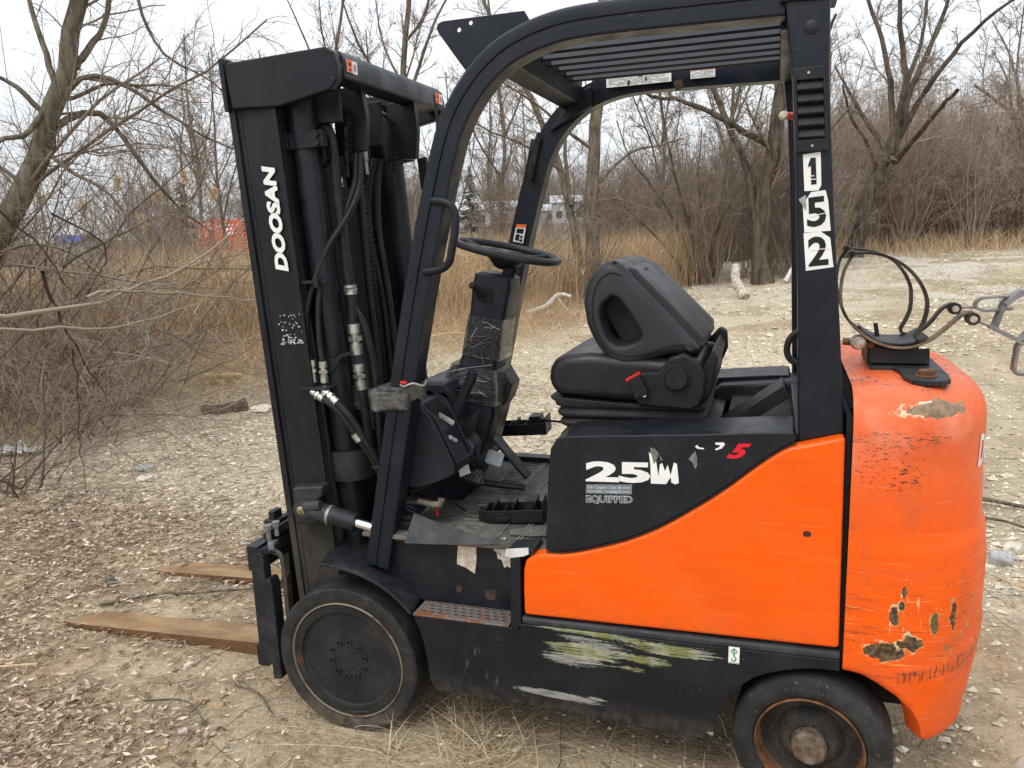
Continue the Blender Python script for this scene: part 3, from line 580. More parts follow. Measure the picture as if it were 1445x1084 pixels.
# ---- cab floor
# mat sheet with raised ridges, lifting a little at the toe end
MB().prism([(-.30, .668), (.312, .668), (.312, .655), (-.30, .655)], .055, .945).build('floor_mat', MATM, FL, bevel=.002)
for k, x in enumerate((-.30, -.235, -.155, -.145, -.04, .055, .065, .13, .195, .205, .27)):
    MB().box(x-.0022, x+.0022, .075, .93, .667, .6708).build('mat_ridge', RIBM, FL)
rung = MB()
for k in range(24):
    y = .10+.034*k; rung.box(-.035, .050, y-.002, y+.002, .667, .6705)
rung.build('mat_tread', RIBM, FL)
for y in (.30, .55, .58): MB().box(-.30, -.16, y-.002, y+.002, .667, .6708).build('mat_ridge', RIBM, FL)
MB().add([(-.150, .045, .650), (-.128, .075, .735), (-.09, .07, .728), (-.03, .065, .712), (.04, .06, .699), (.10, .055, .684), (.16, .05, .676), (.10, .046, .668), (.02, .042, .662), (-.07, .04, .656),
          (-.150, .050, .650), (-.128, .080, .735), (-.09, .075, .728), (-.03, .07, .712), (.04, .065, .699), (.10, .06, .684), (.16, .055, .676), (.10, .051, .668), (.02, .047, .662), (-.07, .045, .656)],
         [(0, 1, 2, 9), (2, 3, 8, 9), (3, 4, 7, 8), (4, 5, 6, 7), (10, 11, 12, 19), (12, 13, 18, 19), (13, 14, 17, 18), (14, 15, 16, 17)]+[(i, (i+1) % 10, (i+1) % 10+10, i+10) for i in range(10)]).build('curled_mat_flap', m_simple('mat_underside', (.05, .052, .055), .7, var=.3), FL)
MB().prism([(.16, .69), (.27, .715), (.30, .705), (.30, .683), (.23, .672), (.165, .672)], .13, .137).rot((.2, .13, .68), 'X', R(-55)).build('torn_mat_piece', MATM, FL)
MB().add([(.15+.002*i, .08+.012*(i % 3), .673+.004*(i % 2)) for i in range(9)], [(0, 1, 2), (2, 3, 4), (4, 5, 6), (6, 7, 8)]).build('paper_scrap', WHITE, FL)
def torn(name, poly, y, mat, lab):
    o = MB().prism(poly, y, y+.0012).build(name, mat, FL, smooth=False); o['label'] = lab; return o
torn('torn_sticker', [(.014, .655), (.071, .655), (.069, .60), (.062, .556), (.035, .572), (.005, .582), (.008, .62)], .082, PAPER, 'torn brown paper sticker under the cab floor')
torn('torn_sticker', [(.132, .655), (.194, .655), (.190, .615), (.185, .578), (.168, .592), (.158, .585), (.150, .610), (.138, .612)], .082, PAPER, 'torn tan and white sticker beside the step')
torn('sticker_foil', [(.125, .655), (.195, .655), (.195, .632), (.178, .622), (.170, .632), (.152, .618), (.148, .634), (.128, .636)], .0808, m_simple('silver_foil', (.6, .6, .6), .3, .4, bump=.8, bs=40), 'crumpled white foil remnant')
torn('torn_label', [(.195, .682), (.262, .692), (.262, .672), (.245, .664), (.205, .656), (.19, .66)], -.0005, m_simple('white_label_worn', (.62, .61, .58), .6, var=.2), 'white label remnant on the post cap')
for x, z, rx, rz in ((.046-.04, .50, .010, .016), (.11, .492, .02, .022)):
    MB().prism([(x+rx*math.cos(t)*(1+.2*math.sin(3*t)), z+rz*math.sin(t)*(1+.2*math.cos(2*t))) for t in np.linspace(0, 2*math.pi, 12, endpoint=False)], .0838, .0848).build('rust_stain', m_simple('brown_stain', (.055, .035, .024), .8, var=.4), FL, smooth=False)

# ---- dash, steering column, levers, pedals
MB().box(-.36, -.20, .30, .84, .74, 1.0).build('cowl_core', DARK, FL, bevel=.02, seg=3)
MB().prism([(-.215, .80), (-.225, .93), (-.20, 1.02), (-.155, 1.065), (-.115, 1.065), (-.076, 1.021), (-.035, .94), (-.007, .879), (-.012, .85), (-.06, .825), (-.13, .80)], .13, .27).build('dash_side_box', COLUMN, FL, bevel=.004, seg=2, angle=25)
MB().prism([(-.19, 1.0), (-.165, 1.062), (-.12, 1.062), (.0, .89), (-.02, .86), (-.05, .86)], .27, .30).build('dash_side_wall', COLUMN, FL, bevel=.004)
b = MB().prism([(-.24, .98), (-.20, 1.075), (-.15, 1.085), (-.10, 1.05), (-.05, .98), (.0, .90), (-.01, .84), (-.10, .77), (-.20, .74)], .30, .36)
b.build('console_side', COLUMN, FL, bevel=.01, seg=3)
MB().prism([(-.145, 1.052), (-.10, 1.022), (-.02, .90), (-.03, .87), (-.09, .90)], .292, .302).build('console_opening_shade', DARK, FL)
MB().prism([(-.108, 1.062), (-.078, 1.0235), (-.0135, .893), (-.022, .880), (-.085, 1.005), (-.118, 1.052)], .165, .262).build('console_opening_shade', DARK, FL)  # both openings are dark patches painting their shade onto the moulding
MB().tube(smooth_path([(-.075, .19, 1.02), (-.065, .22, 1.0), (-.05, .235, .985)], 4), .010, 7).tube(smooth_path([(-.04, .18, .955), (-.032, .21, .935)], 3), .007, 6).build('crumpled_film', m_simple('crumpled_film', (.42, .42, .40), .3, bump=.9, bs=90), FL)
for a_, c_ in (((-.125, .15, 1.068), (-.070, .15, 1.020)), ((-.070, .15, 1.022), (-.004, .15, .882)), ((-.125, .268, 1.068), (-.070, .268, 1.022)), ((-.070, .268, 1.024), (-.004, .268, .882)), ((-.004, .15, .882), (-.004, .268, .882))): MB().tube([a_, c_], .006, 8).build('console_rim', COLUMN, FL)
MB().prism([(-.10, 1.07), (-.07, 1.08), (-.04, 1.03), (-.06, 1.02)], .30, .31).build('console_slot_shade', DARK, FL)
MB().prism([(-.24, 1.03), (-.20, 1.10), (-.10, 1.10), (-.08, 1.07), (-.15, 1.05), (-.20, 1.0)], .30, .86).build('dash_top', COLUMN, FL, bevel=.01, seg=3)
MB().prism([(-.24, .78), (-.24, 1.05), (-.10, 1.06), (-.05, .95), (-.02, .80), (-.08, .76)], .36, .66).build('dash_body', COLUMN, FL, bevel=.02, seg=3)
MB().prism([(-.064, .815), (-.028, .835), (-.022, .805), (-.058, .79)], .293, .2955).build('white_id_plate', WHITE, FL, smooth=False)
# column: two mouldings
def colsec(cx, cz, hx, y0, y1, tilt, r=.02, n=5):
    """rounded rectangle in the plane across the column"""
    P = []; hy = (y1-y0)/2; yc = (y0+y1)/2
    for sx_, sy_ in ((1, 1), (-1, 1), (-1, -1), (1, -1)):
        a0 = math.atan2(sy_, sx_)-math.pi/4
        for i in range(n):
            a = a0+math.pi/2*i/(n-1); a_ = hx-r+0; P.append((sx_*(hx-r)+r*math.cos(a), sy_*(hy-r)+r*math.sin(a)))
    return [(cx+px*math.cos(tilt), yc+py, cz+px*math.sin(tilt)) for px, py in P]
def loft(name, secs, mat, parent=FL, **k):
    n = len(secs[0]); v = [p for s_ in secs for p in s_]; L = len(secs)
    f = [(i*n+j, i*n+(j+1) % n, (i+1)*n+(j+1) % n, (i+1)*n+j) for i in range(L-1) for j in range(n)]+[tuple(range(n)), tuple(range(L*n-1, (L-1)*n-1, -1))]
    return raw(name, v, f, mat, parent, **k)
TL = R(-10)
up_c = loft('upper_column', [colsec(.030, 1.440, .048, .447, .553, TL), colsec(.028, 1.432, .062, .434, .566, TL), colsec(.022, 1.395, .066, .430, .570, TL), colsec(.008, 1.32, .062, .430, .570, TL), colsec(.000, 1.28, .060, .432, .568, TL),
                             colsec(-.020, 1.19, .060, .432, .568, TL), colsec(-.040, 1.13, .066, .428, .572, TL), colsec(-.046, 1.105, .070, .426, .574, TL)], COLUMN, angle=40)
loft('lower_column', [colsec(-.040, 1.135, .055, .44, .56, TL), colsec(-.046, 1.12, .066, .425, .575, TL), colsec(-.050, 1.06, .082, .405, .595, TL), colsec(-.058, .99, .086, .40, .60, R(-15)),
                      colsec(-.085, .91, .088, .40, .60, R(-22)), colsec(-.125, .82, .088, .40, .60, R(-30)), colsec(-.17, .73, .09, .40, .60, R(-30)), colsec(-.20, .66, .09, .40, .60, R(-30))], COLUMN, angle=40)
MB().prism([(-.024, 1.402), (.030, 1.394), (.036, 1.384), (.033, 1.352), (.024, 1.345), (-.022, 1.356), (-.030, 1.366), (-.030, 1.394)], .4265, .44).build('key_recess_shade', DARK, up_c, bevel=.004)
MB().cyl((.004, .432, 1.372), (-.022, .395, 1.405), .010, 14).lathe((-.023, .392, 1.408), (-.3, -.75, .6), [(0, .008), (.010, .006), (.013, 0), (.010, -.008), (0, -.01)], 16).build('column_stalk', PLAST, up_c)
MB().cyl((.068, .432, 1.385), (.068, .4285, 1.385), .0045, 10).build('screw_hole_shade', DARK, up_c)
MB().cyl((.064, .5, 1.43), (.076, .5, 1.465), .022, 18).cyl((.066, .5, 1.447), (.074, .5, 1.462), .030, 18).build('wheel_boss', PLAST, FL)
wn = Vector((.235, 0, .972)).normalized(); wc = Vector((.064, .5, 1.511)); wx = Vector((wn.z, 0, -wn.x)); wy = Vector((0, 1, 0))
def WP(r, a, h=0): return tuple(wc+(wx*math.cos(a)+wy*math.sin(a))*r+wn*h)
sw = MB().tube([WP(.172, 2*math.pi*i/48) for i in range(48)], .0125, 12, closed=True).build('steering_wheel', SHELL, FL)
hubm = MB().lathe(wc, wn, [(.0, .0), (.026, 0), (.045, -.006), (.066, -.012), (.06, -.03), (.035, -.055), (.024, -.06)], 28)
hubm.build('wheel_hub', PLAST, sw)
MB().lathe(wc, wn, [(0, .003), (.030, .002), (.034, -.004)], 24).build('horn_button', SHELL, sw)
for a in (R(170), R(50), R(-70)):
    MB().tube([WP(.03, a, -.012), WP(.09, a, -.016), WP(.165, a, -.002)], [.016, .011, .010], 10).build('spoke', PLAST, sw)
# parking brake lever, film wraps
b = MB().tube([(-.125, .30, .865), (-.075, .292, .975), (-.024, .286, 1.075), (-.002, .283, 1.115)], [.030, .022, .017, .015], 10).tube([(-.004, .283, 1.11), (.010, .28, 1.145)], [.019, .017], 10)
b.build('brake_lever', COLUMN, FL)
MB().prism([(-.075, .90), (-.02, .99), (.02, 1.02), (-.01, .93)], .286, .296).build('lever_edge', PLAST, FL)
loft('film_wrap', [colsec(.003, 1.300, .064, .427, .573, TL), colsec(-.010, 1.235, .067, .425, .575, TL), colsec(-.022, 1.165, .070, .423, .577, TL)], CLEAR, angle=60)
loft('film_wrap', [colsec(-.044, 1.135, .078, .413, .590, TL), colsec(-.050, 1.09, .094, .396, .604, TL), colsec(-.056, 1.02, .093, .394, .606, TL)], CLEAR, angle=60)
fb = MB(); fr_ = random.Random(9)
for i in range(18):
    lo = i >= 8; z0 = fr_.uniform(1.17, 1.295) if not lo else fr_.uniform(1.03, 1.125); cx = .003-(1.30-z0)*.20 if not lo else -.05; hw = .060 if not lo else .082; yy = .4265 if not lo else .3965
    u0, u1 = sorted((fr_.uniform(-1, 1), fr_.uniform(-1, 1))); dz = fr_.uniform(-.05, .05) if not lo else fr_.uniform(-.02, .035)
    fb.tube(smooth_path([(cx+hw*(u0+(u1-u0)*t), yy-.001-fr_.uniform(0, .0015), z0+dz*t+fr_.uniform(-.004, .004)) for t in (0, .33, .66, 1)], 4), fr_.choice([.0003, .0005, .0007]), 4)
o = fb.build('film_fold_glints', m_simple('film_fold_glint', (.62, .62, .58), .2), FL); o['kind'] = 'stuff'  # thin pale lines drawn as painted highlights along the film's folds
MB().prism([(.00, 1.13), (.026, 1.122), (.062, 1.060), (.044, 1.008), (.0, .945), (-.03, .97)], .50, .605).build('column_knee_wing', SHELL, FL, bevel=.008)
# linkage and wires under the dash
MB().tube(smooth_path([(-.20, .16, .77), (-.13, .17, .79), (-.08, .2, .83), (-.03, .24, .85)], 4), .005, 8).tube(smooth_path([(-.22, .14, .74), (-.17, .16, .72), (-.15, .18, .68)], 4), .006, 8)\
    .tube(smooth_path([(-.24, .2, .80), (-.15, .22, .75), (-.08, .25, .72), (-.04, .28, .68)], 5), .004, 7).tube(smooth_path([(-.24, .16, .78), (-.18, .13, .73), (-.12, .15, .70), (-.05, .2, .69)], 5), .0035, 7).build('wiring', HOSE, FL)
MB().tube([(-.15, .16, .745), (-.10, .16, .737)], .010, 10).tube([(-.10, .16, .737), (-.075, .16, .74), (-.07, .16, .757)], .011, 10).build('link_rod', m_simple('tan_grey_link', (.20, .17, .13), .6), FL)
MB().tube([(-.095, .17, .735), (-.09, .168, .70)], .0035, 6).build('red_wire', RED, FL)
MB().box(-.23, -.15, .10, .22, .70, .715).cyl((-.19, .13, .715), (-.19, .13, .727), .012, 6).build('hinge_plate', BLKD, FL, bevel=.004)
MB().box(-.22, -.12, .10, .18, .655, .70).build('toe_block', BLKD, FL, bevel=.012)
# pedals
def pad(name, c, u, v, hu, hv, th, mat, lab=None, bev=.005):
    c, u, v = Vector(c), Vector(u).normalized(), Vector(v).normalized(); n = u.cross(v).normalized()
    P = [c+u*a*hu+v*b_*hv for a, b_ in ((-1, -.8), (-.8, -1), (.8, -1), (1, -.8), (1, .8), (.8, 1), (-.8, 1), (-1, .8))]
    o = MB().prism_dir([tuple(p) for p in P], tuple(n*th)).build(name, mat, FL, bevel=bev)
    return o, c, u, v, n
bp, c, u, v, n = pad('brake_pedal', (-.052, .36, .770), (1, .15, -.28), (-.25, 1, .55), .045, .034, .014, PLAST)
g = MB()
for k in range(-3, 4):
    a = c+u*.0125*k; s_ = 1 if (n.z > 0) else -1; top = n*(.0145 if n.z > 0 else -.0015)
    g.tube([tuple(a-v*.028+u*.012+top), tuple(a+v*.028-u*.012+top)], .0014, 5); g.tube([tuple(a-v*.028-u*.012+top), tuple(a+v*.028+u*.012+top)], .0014, 5)
g.build('pedal_tread', RIBM, bp)
MB().tube([(-.06, .38, .77), (-.13, .36, .84), (-.2, .35, .9)], .010, 8).build('pedal_arm', PLAST, FL)
pad('accelerator_pedal', (.045, .5, .808), (.13, 0, -.155), (0, 1, 0), .098, .034, .010, PLAST)
MB().tube([(-.14, .44, .735), (0, .46, .715), (.10, .49, .70)], .012, 8).build('pedal_link', PLAST, FL)
tag(pad('grey_card', (.008, .45, .812), (1, 0, -.25), (.1, .6, .65), .030, .026, .003, CARDM, bev=.002)[0], 'small pale grey card lying by the accelerator pedal', 'card'); 
bpy.data.objects['grey_card'].parent = None
for v_ in bpy.data.objects['grey_card'].data.vertices: v_.co += Vector((.35, .5, 0))
# loose black mouldings: one on the floor mat, one beyond the far floor edge
def tray(name, x0, x1, y0, y1, z0, z1, label, tilt, cells):
    c0 = Vector(((x0+x1)/2, (y0+y1)/2, z0)); T = empty(name, c0, label, 'plastic tray')
    L, Wd, H = (x1-x0)/2, (y1-y0)/2, z1-z0
    def bx(n_, a, b_, c_, d_, e, f_, m=PLAST):
        o = MB().box(a, b_, c_, d_, e, f_).build(n_, m, None, bevel=.0015); o.parent = T; return o
    bx('base', -L, L, -Wd, Wd, 0, .004); bx('front_wall', -L, L, -Wd, -Wd+.004, 0, H); bx('back_wall', -L, L, Wd-.004, Wd, 0, H*.9); bx('end_wall', -L, -L+.004, -Wd, Wd, 0, H); bx('end_wall', L-.004, L, -Wd, Wd, 0, H*1.5)
    for k in range(cells):
        x = -L+2*L*(k+1)/(cells+1); bx('divider', x-.0015, x+.0015, -Wd, Wd, 0, H*(.85 if k % 2 else 1.25))
    bx('tower', L*.35, L*.75, -Wd*.5, Wd*.9, 0, H*1.5); bx('clip', -L-.022, -L, -Wd*.6, Wd*.2, 0, H*.9); bx('rib', -L*.6, -L*.1, -Wd-.006, -Wd, H*.2, H*.5)
    T.rotation_euler = tilt
tray('loose_tray', .045, .235, .22, .32, .673, .715, 'black plastic moulding with cells lying on the floor mat beside the hood', (0, R(-3), R(8)), 5)
tray('loose_tray', -.125, .09, .80, .90, .80, .845, 'black plastic moulding propped at the far edge of the cab floor', (0, R(-4), R(3)), 6)
MB().box(-.14, .31, .89, .945, .66, .69).build('far_sill', BLKD, FL, bevel=.004)
MB().tube(smooth_path([(.16, .86, .70), (.22, .88, .69), (.27, .88, .695), (.31, .88, .685)], 4), .012, 8).tube([(.19, .86, .75), (.25, .87, .70)], .007, 8).build('floor_hose', HOSE, FL)
MB().tube([(.085, .84, .855), (.20, .80, .86), (.31, .78, .855)], .005, 6).build('control_rod', PLAST, FL)
MB().box(.31, .34, .72, .8, .75, .99).build('seat_side_post', DARK, FL)

# ---- seat
Y0, Y1 = .25, .75
seat = MB().prism([(.268, 1.095), (.262, 1.13), (.266, 1.165), (.282, 1.190), (.315, 1.204), (.39, 1.212), (.50, 1.203), (.60, 1.198), (.72, 1.20), (.72, 1.075), (.60, 1.062), (.45, 1.068), (.30, 1.078)], Y0, Y1).build('seat_cushion', VINYL, FL, bevel=.032, seg=6, angle=40)
MB().prism([(.272, 1.072), (.268, 1.082), (.30, 1.076), (.45, 1.066), (.60, 1.060), (.72, 1.072), (.72, 1.05), (.60, 1.048), (.30, 1.055)], Y0-.004, Y1+.004).build('cushion_pan', PLAST, seat, bevel=.003)
def rrect(x0, x1, y0, y1, r, z, n=6):
    P = []
    for cx, cy, a0 in ((x1-r, y1-r, 0), (x0+r, y1-r, 90), (x0+r, y0+r, 180), (x1-r, y0+r, 270)):
        P += [(cx+r*math.cos(R(a0+90*i/(n-1))), cy+r*math.sin(R(a0+90*i/(n-1))), z) for i in range(n)]
    return P
secs = []
for k in range(25):
    z = .980+.078*k/24; o_ = .016*abs(math.sin(math.pi*2.5*k/24+.2))**.6; i_ = .014*(1-k/24)
    secs.append(rrect(.292+i_-o_, .716-i_+o_, Y0+.012+i_-o_, Y1-.012-i_+o_, .035, z))
loft('suspension_bellows', secs, BELLOW, seat, angle=70)
MB().box(.31, .70, .28, .72, .965, .995).build('seat_base', DARK, FL)
BO = smooth_path([(.372, 1.36), (.378, 1.395), (.392, 1.432), (.415, 1.461), (.442, 1.478), (.468, 1.479), (.492, 1.466), (.53, 1.426), (.60, 1.352), (.67, 1.279), (.706, 1.241), (.710, 1.224), (.698, 1.214), (.665, 1.212), (.62, 1.207), (.575, 1.195), (.53, 1.178), (.49, 1.172), (.455, 1.187), (.42, 1.222), (.392, 1.270), (.376, 1.315)], 3)
HOLE = smooth_path([(.458, 1.380), (.478, 1.372), (.505, 1.338), (.540, 1.280), (.543, 1.262), (.532, 1.248), (.505, 1.237), (.478, 1.234), (.447, 1.254), (.430, 1.293), (.424, 1.334), (.434, 1.368)], 3)
def rshell(name, outer, hole, y0, y1, ro, rh, mat, parent):
    def nrm(L, sgn):
        A = np.array(L); T = np.roll(A, -1, 0)-np.roll(A, 1, 0); T /= np.linalg.norm(T, axis=1)[:, None]; N = np.stack([T[:, 1], -T[:, 0]], 1); ar = np.sum(A[:, 0]*np.roll(A[:, 1], -1)-np.roll(A[:, 0], -1)*A[:, 1]); return A, N*(1 if ar > 0 else -1)*sgn
    O, NO = nrm(outer, 1); H, NH = nrm(hole, -1); V, F = [], []; K = 7; n, h = len(O), len(H)
    def rows(A, N, r):
        out = []
        for k in range(K): a = math.pi/2*k/(K-1); q = A-N*r*(1-math.sin(a)); out.append((q, y0+r*(1-math.cos(a))))
        for k in range(K-1, -1, -1): a = math.pi/2*k/(K-1); q = A-N*r*(1-math.sin(a)); out.append((q, y1-r*(1-math.cos(a))))
        return out
    for A, N, r, m in ((O, NO, ro, n), (H, NH, rh, h)):
        base = len(V)
        for q, y in rows(A, N, r): V += [(p[0], y, p[1]) for p in q]
        F += [(base+i*m+j, base+i*m+(j+1) % m, base+(i+1)*m+(j+1) % m, base+(i+1)*m+j) for i in range(2*K-1) for j in range(m)]
    for row, y in ((0, y0), (2*K-1, y1)):
        ido = [row*n+j for j in range(n)]; idh = [2*K*n+row*h+j for j in range(h)]; ids = ido+idh
        F += [tuple(ids[q] for q in t) for t in tessellate_polygon([[Vector((V[i][0], V[i][2], 0)) for i in ido], [Vector((V[i][0], V[i][2], 0)) for i in idh]])]
    return raw(name, V, F, mat, parent, angle=60)
bk = rshell('seat_backrest', BO[:-1], HOLE[:-1], .250, .75, .032, .013, SHELL, FL)
bk['label'] = 'backrest folded forward over the seat cushion'
GP = smooth_path([(.487, 1.440), (.462, 1.447), (.435, 1.435), (.413, 1.403), (.404, 1.36), (.407, 1.305), (.427, 1.25), (.462, 1.216), (.51, 1.206), (.57, 1.218), (.63, 1.238), (.67, 1.24)], 4)
for y_ in (.2505, .7495): MB().tube([(x, y_+(0 if y_ < .5 else 0), z) for x, z in GP], .0028, 6).build('shell_seam', PLAST, bk)
MB().cyl((.462, .262, 1.4755), (.472, .266, 1.4755), .005, 8).build('rim_slot', DARK, bk)
for y_ in (.36, .64): MB().prism(smooth_path([(.40, 1.40), (.50, 1.40), (.58, 1.29), (.58, 1.22), (.42, 1.21), (.40, 1.30)], 1), y_, y_+.01, hole=smooth_path([(.397, 1.308), (.408, 1.322), (.424, 1.314), (.438, 1.290), (.454, 1.262), (.466, 1.240), (.451, 1.225), (.428, 1.239), (.404, 1.268), (.396, 1.29)], 3)[:-1]).build('pocket_wall', SHELL, bk)
# inner side wall of the shell seen through the opening
MB().tube(smooth_path([(.418, .50, 1.235), (.412, .50, 1.27), (.398, .5, 1.30)], 4), .013, 10).build('lumbar_tube', SHELL, bk)
dvec = np.array([.217, -.222])/.3104; nvec = np.array([.715, .699]); A = np.array([.503, 1.458])
def dp(a, h): p = A+dvec*a+nvec*h; return (p[0], p[1])
MB().prism([dp(-.002, -.02), dp(.30, -.02), dp(.302, .006), dp(.288, .014), dp(.02, .014), dp(.0, .005)], .285, .715).build('document_box', SHELL, bk, bevel=.006, seg=3, angle=30)
MB().prism([dp(.025, .0135), dp(.033, .0135), dp(.033, .0155), dp(.025, .0155)], .40, .45).build('box_slot', DARK, bk)
MB().prism([dp(.235, -.045), dp(.305, -.05), dp(.318, -.02), dp(.31, .0), dp(.24, -.0)], .27, .73).build('back_lower_edge', PLAST, bk, bevel=.008)
RC = [(.600, 1.168), (.628, 1.206), (.667, 1.219), (.705, 1.199), (.728, 1.157), (.725, 1.098), (.712, 1.07), (.69, 1.057), (.60, 1.06), (.54, 1.066), (.527, 1.09), (.51, 1.145), (.545, 1.160)]
rcn = MB().prism(RC, .222, .262).build('recliner_cover', PLAST, FL, bevel=.008, seg=3, angle=50)
MB().prism(RC, .742, .785).build('recliner_cover', PLAST, FL, bevel=.008, seg=3, angle=50)
MB().lathe((.650, .222, 1.150), (0, -1, 0), [(.040, -.001), (.040, .006), (.034, .007), (.033, .016), (.030, .021), (.0, .021)], 36).build('recliner_knob', PLAST, rcn, angle=30)
kn = MB()
for i in range(36):
    a = 2*math.pi*i/36; kn.box(.650+.0335*math.cos(a)-.001, .650+.0335*math.cos(a)+.001, .204, .218, 1.150+.0335*math.sin(a)-.001, 1.150+.0335*math.sin(a)+.001)
kn.build('knob_ribs', PLAST, rcn)
MB().lathe((.558, .222, 1.098), (0, -1, 0), [(.012, 0), (.0115, .003), (.008, .003), (.007, -.001), (.0, -.001)], 20).build('bolt_ring', PLAST, rcn); MB().cyl((.558, .222, 1.098), (.558, .214, 1.098), .0065, 6).build('bolt', CHROME, rcn)
bkl = MB().prism([(.516, 1.146), (.546, 1.163), (.572, 1.108), (.562, 1.100), (.534, 1.088)], .196, .222).build('belt_buckle', PLAST, FL, bevel=.003)
MB().prism([(.507, 1.146), (.545, 1.168), (.549, 1.160), (.511, 1.137)], .197, .220).build('red_button', RED, bkl, bevel=.002)
MB().prism([(.70, 1.20), (.745, 1.25), (.765, 1.235), (.768, 1.18), (.752, 1.14), (.735, 1.15), (.74, 1.19), (.72, 1.20)], .60, .64).prism([(.68, 1.10), (.745, 1.23), (.76, 1.2), (.742, 1.10), (.72, 1.06)], .26, .70).build('back_hinge', PLAST, FL, bevel=.01)
# ---- counterweight
CWA = .292
def plan(s):
    """near half outline, s 0..1, from the seam to the middle of the rear; returns point and outward normal"""
    if s < .12: return np.array([1.097+.063*s/.12, 0.0]), np.array([0., -1.])
    if s > .9: t = (s-.9)/.1; return np.array([1.16+CWA, .41+.09*t]), np.array([1., 0.])
    t = (s-.12)/.78*math.pi/2; e = 2/2.25
    p = np.array([1.16+CWA*math.sin(t)**e, .41-.41*math.cos(t)**e]); d = 1e-3; t2 = min(t+d, math.pi/2); t1 = max(t-d, 0)
    q = np.array([1.16+CWA*math.sin(t2)**e, .41-.41*max(0, math.cos(t2))**e])-np.array([1.16+CWA*math.sin(t1)**e, .41-.41*math.cos(t1)**e])
    n = np.array([q[1], -q[0]]); n /= np.linalg.norm(n); return p, n
CWTOP = 1.166
def bulge(z, x=1.2):
    z = z-.30*max(0., x-1.20) if z < .72 else z
    return float(np.interp(z, [.2, .25, .32, .38, .44, .455, .47, .50, .60, .70, .77, .785, .795, .95, 1.2], [-.008, .003, .014, .021, .027, .020, .022, .023, .024, .021, .017, .013, .007, .0, .0]))
def bottom(x): return float(np.interp(x, [1.097, 1.142, 1.184, 1.226, 1.262, 1.284, 1.297, 1.31, 1.36], [.434, .428, .408, .380, .338, .292, .245, .238, .235]))
NS, V = 64, []
ss = np.linspace(0, 1, NS)
def row(fn):
    r = [fn(s) for s in ss]; r2 = [(x, 1-y, z) for x, y, z in r[::-1]][1:]; return r+r2
rr_ = .10; rows = []
def wgt(p): t = min(1, max(0, (p[0]-1.12)/.26)); return t*t*(3-2*t)
def at(s, z, inset=0.):
    p, n = plan(s); q = p+n*(bulge(z, p[0])*wgt(p)-inset); return (max(1.097, q[0]), q[1], z)
rows.append(row(lambda s: at(s, min(.75, bottom(plan(s)[0][0])+.25), .07)))
rows.append(row(lambda s: at(s, bottom(plan(s)[0][0])+.006, .062)))
rows.append(row(lambda s: at(s, bottom(plan(s)[0][0]), .010)))
rows.append(row(lambda s: at(s, bottom(plan(s)[0][0])+.008, .0)))
NT = 46
for k in range(1, NT+1):
    def fn(s, k=k):
        zb = bottom(plan(s)[0][0])+.008; zt = CWTOP-rr_; z = zb+(zt-zb)*k/NT; return at(s, z)
    rows.append(row(fn))
for k in range(1, 8):
    a = math.pi/2*k/7; rows.append(row(lambda s: at(s, CWTOP-rr_*(1-math.sin(a)), rr_*(1-math.cos(a)))))
for k in range(1, 7):
    t = k/6
    def fn(s):
        x, y, z = at(s, CWTOP, rr_); cx, cy = 1.097+(x-1.097)*.55, .5
        return (x+(cx-x)*t, y+(cy-y)*t, CWTOP+.006*t)
    rows.append(row(fn))
n = len(rows[0]); V = [p for r_ in rows for p in r_]
F = [(i*n+j, i*n+j+1, (i+1)*n+j+1, (i+1)*n+j) for i in range(len(rows)-1) for j in range(n-1)]
raw('counterweight', V, F, ORANGEW, FL, angle=60)
MB().box(1.10, 1.30, .12, .88, .45, 1.10).build('counterweight_core', DARK, FL)
MB().box(1.084, 1.0965, .02, .98, .44, 1.10).build('seam_filler', DARK, FL)
def rearwarp(a, b_):
    s = .585+a*.95; z = .95+b_; x, y, z = at(s, z, -.0015); return (x, y, z)
lettering('rear_lettering', 'DOOSAN', 0, 0, 0, .5, .085, WHITE, FL, shear=.15, bold=.03, warp=rearwarp)
# tank cradle on the counterweight
pl = [(1.165, .579), (1.158, .301), (1.215, .298), (1.226, .24), (1.224, .165), (1.236, .115), (1.262, .098), (1.300, .100), (1.325, .13), (1.331, .20), (1.334, .449), (1.33, .579)]
MB().prism_dir([(x, y, 1.166) for x, y in pl], (0, 0, .013)).build('tank_base_plate', BLKD, FL, bevel=.002)
MB().lathe((1.275, .165, 1.179), (0, 0, 1), [(.026, 0), (.026, .003), (.020, .004)], 24).lathe((1.275, .165, 1.182), (0, 0, 1), [(.0205, 0), (.0205, .010), (.018, .0135), (0, .0135)], 6).build('hex_bolt', RUSTY, FL, angle=20)
MB().prism([(1.160, 1.178), (1.309, 1.178), (1.307, 1.226), (1.27, 1.222), (1.22, 1.220), (1.18, 1.228), (1.157, 1.24)], .325, .335).prism([(1.16, 1.178), (1.309, 1.178), (1.307, 1.226), (1.157, 1.24)], .50, .51).box(1.16, 1.305, .325, .51, 1.178, 1.186).build('tank_riser', BLKD, FL, bevel=.002)
STRAP = m_simple('worn_tank_strap', (.045, .038, .032), .5, .4, var=.6, sc=18)
STRAPW = m_simple('rubbed_tank_strap', (.16, .12, .08), .55, .5, var=.7, sc=14)
nu = [(1.102, 1.483), (1.145, 1.484), (1.193, 1.471), (1.232, 1.447), (1.262, 1.415), (1.282, 1.379), (1.29, 1.343), (1.284, 1.302), (1.274, 1.278), (1.266, 1.26), (1.28, 1.250)]
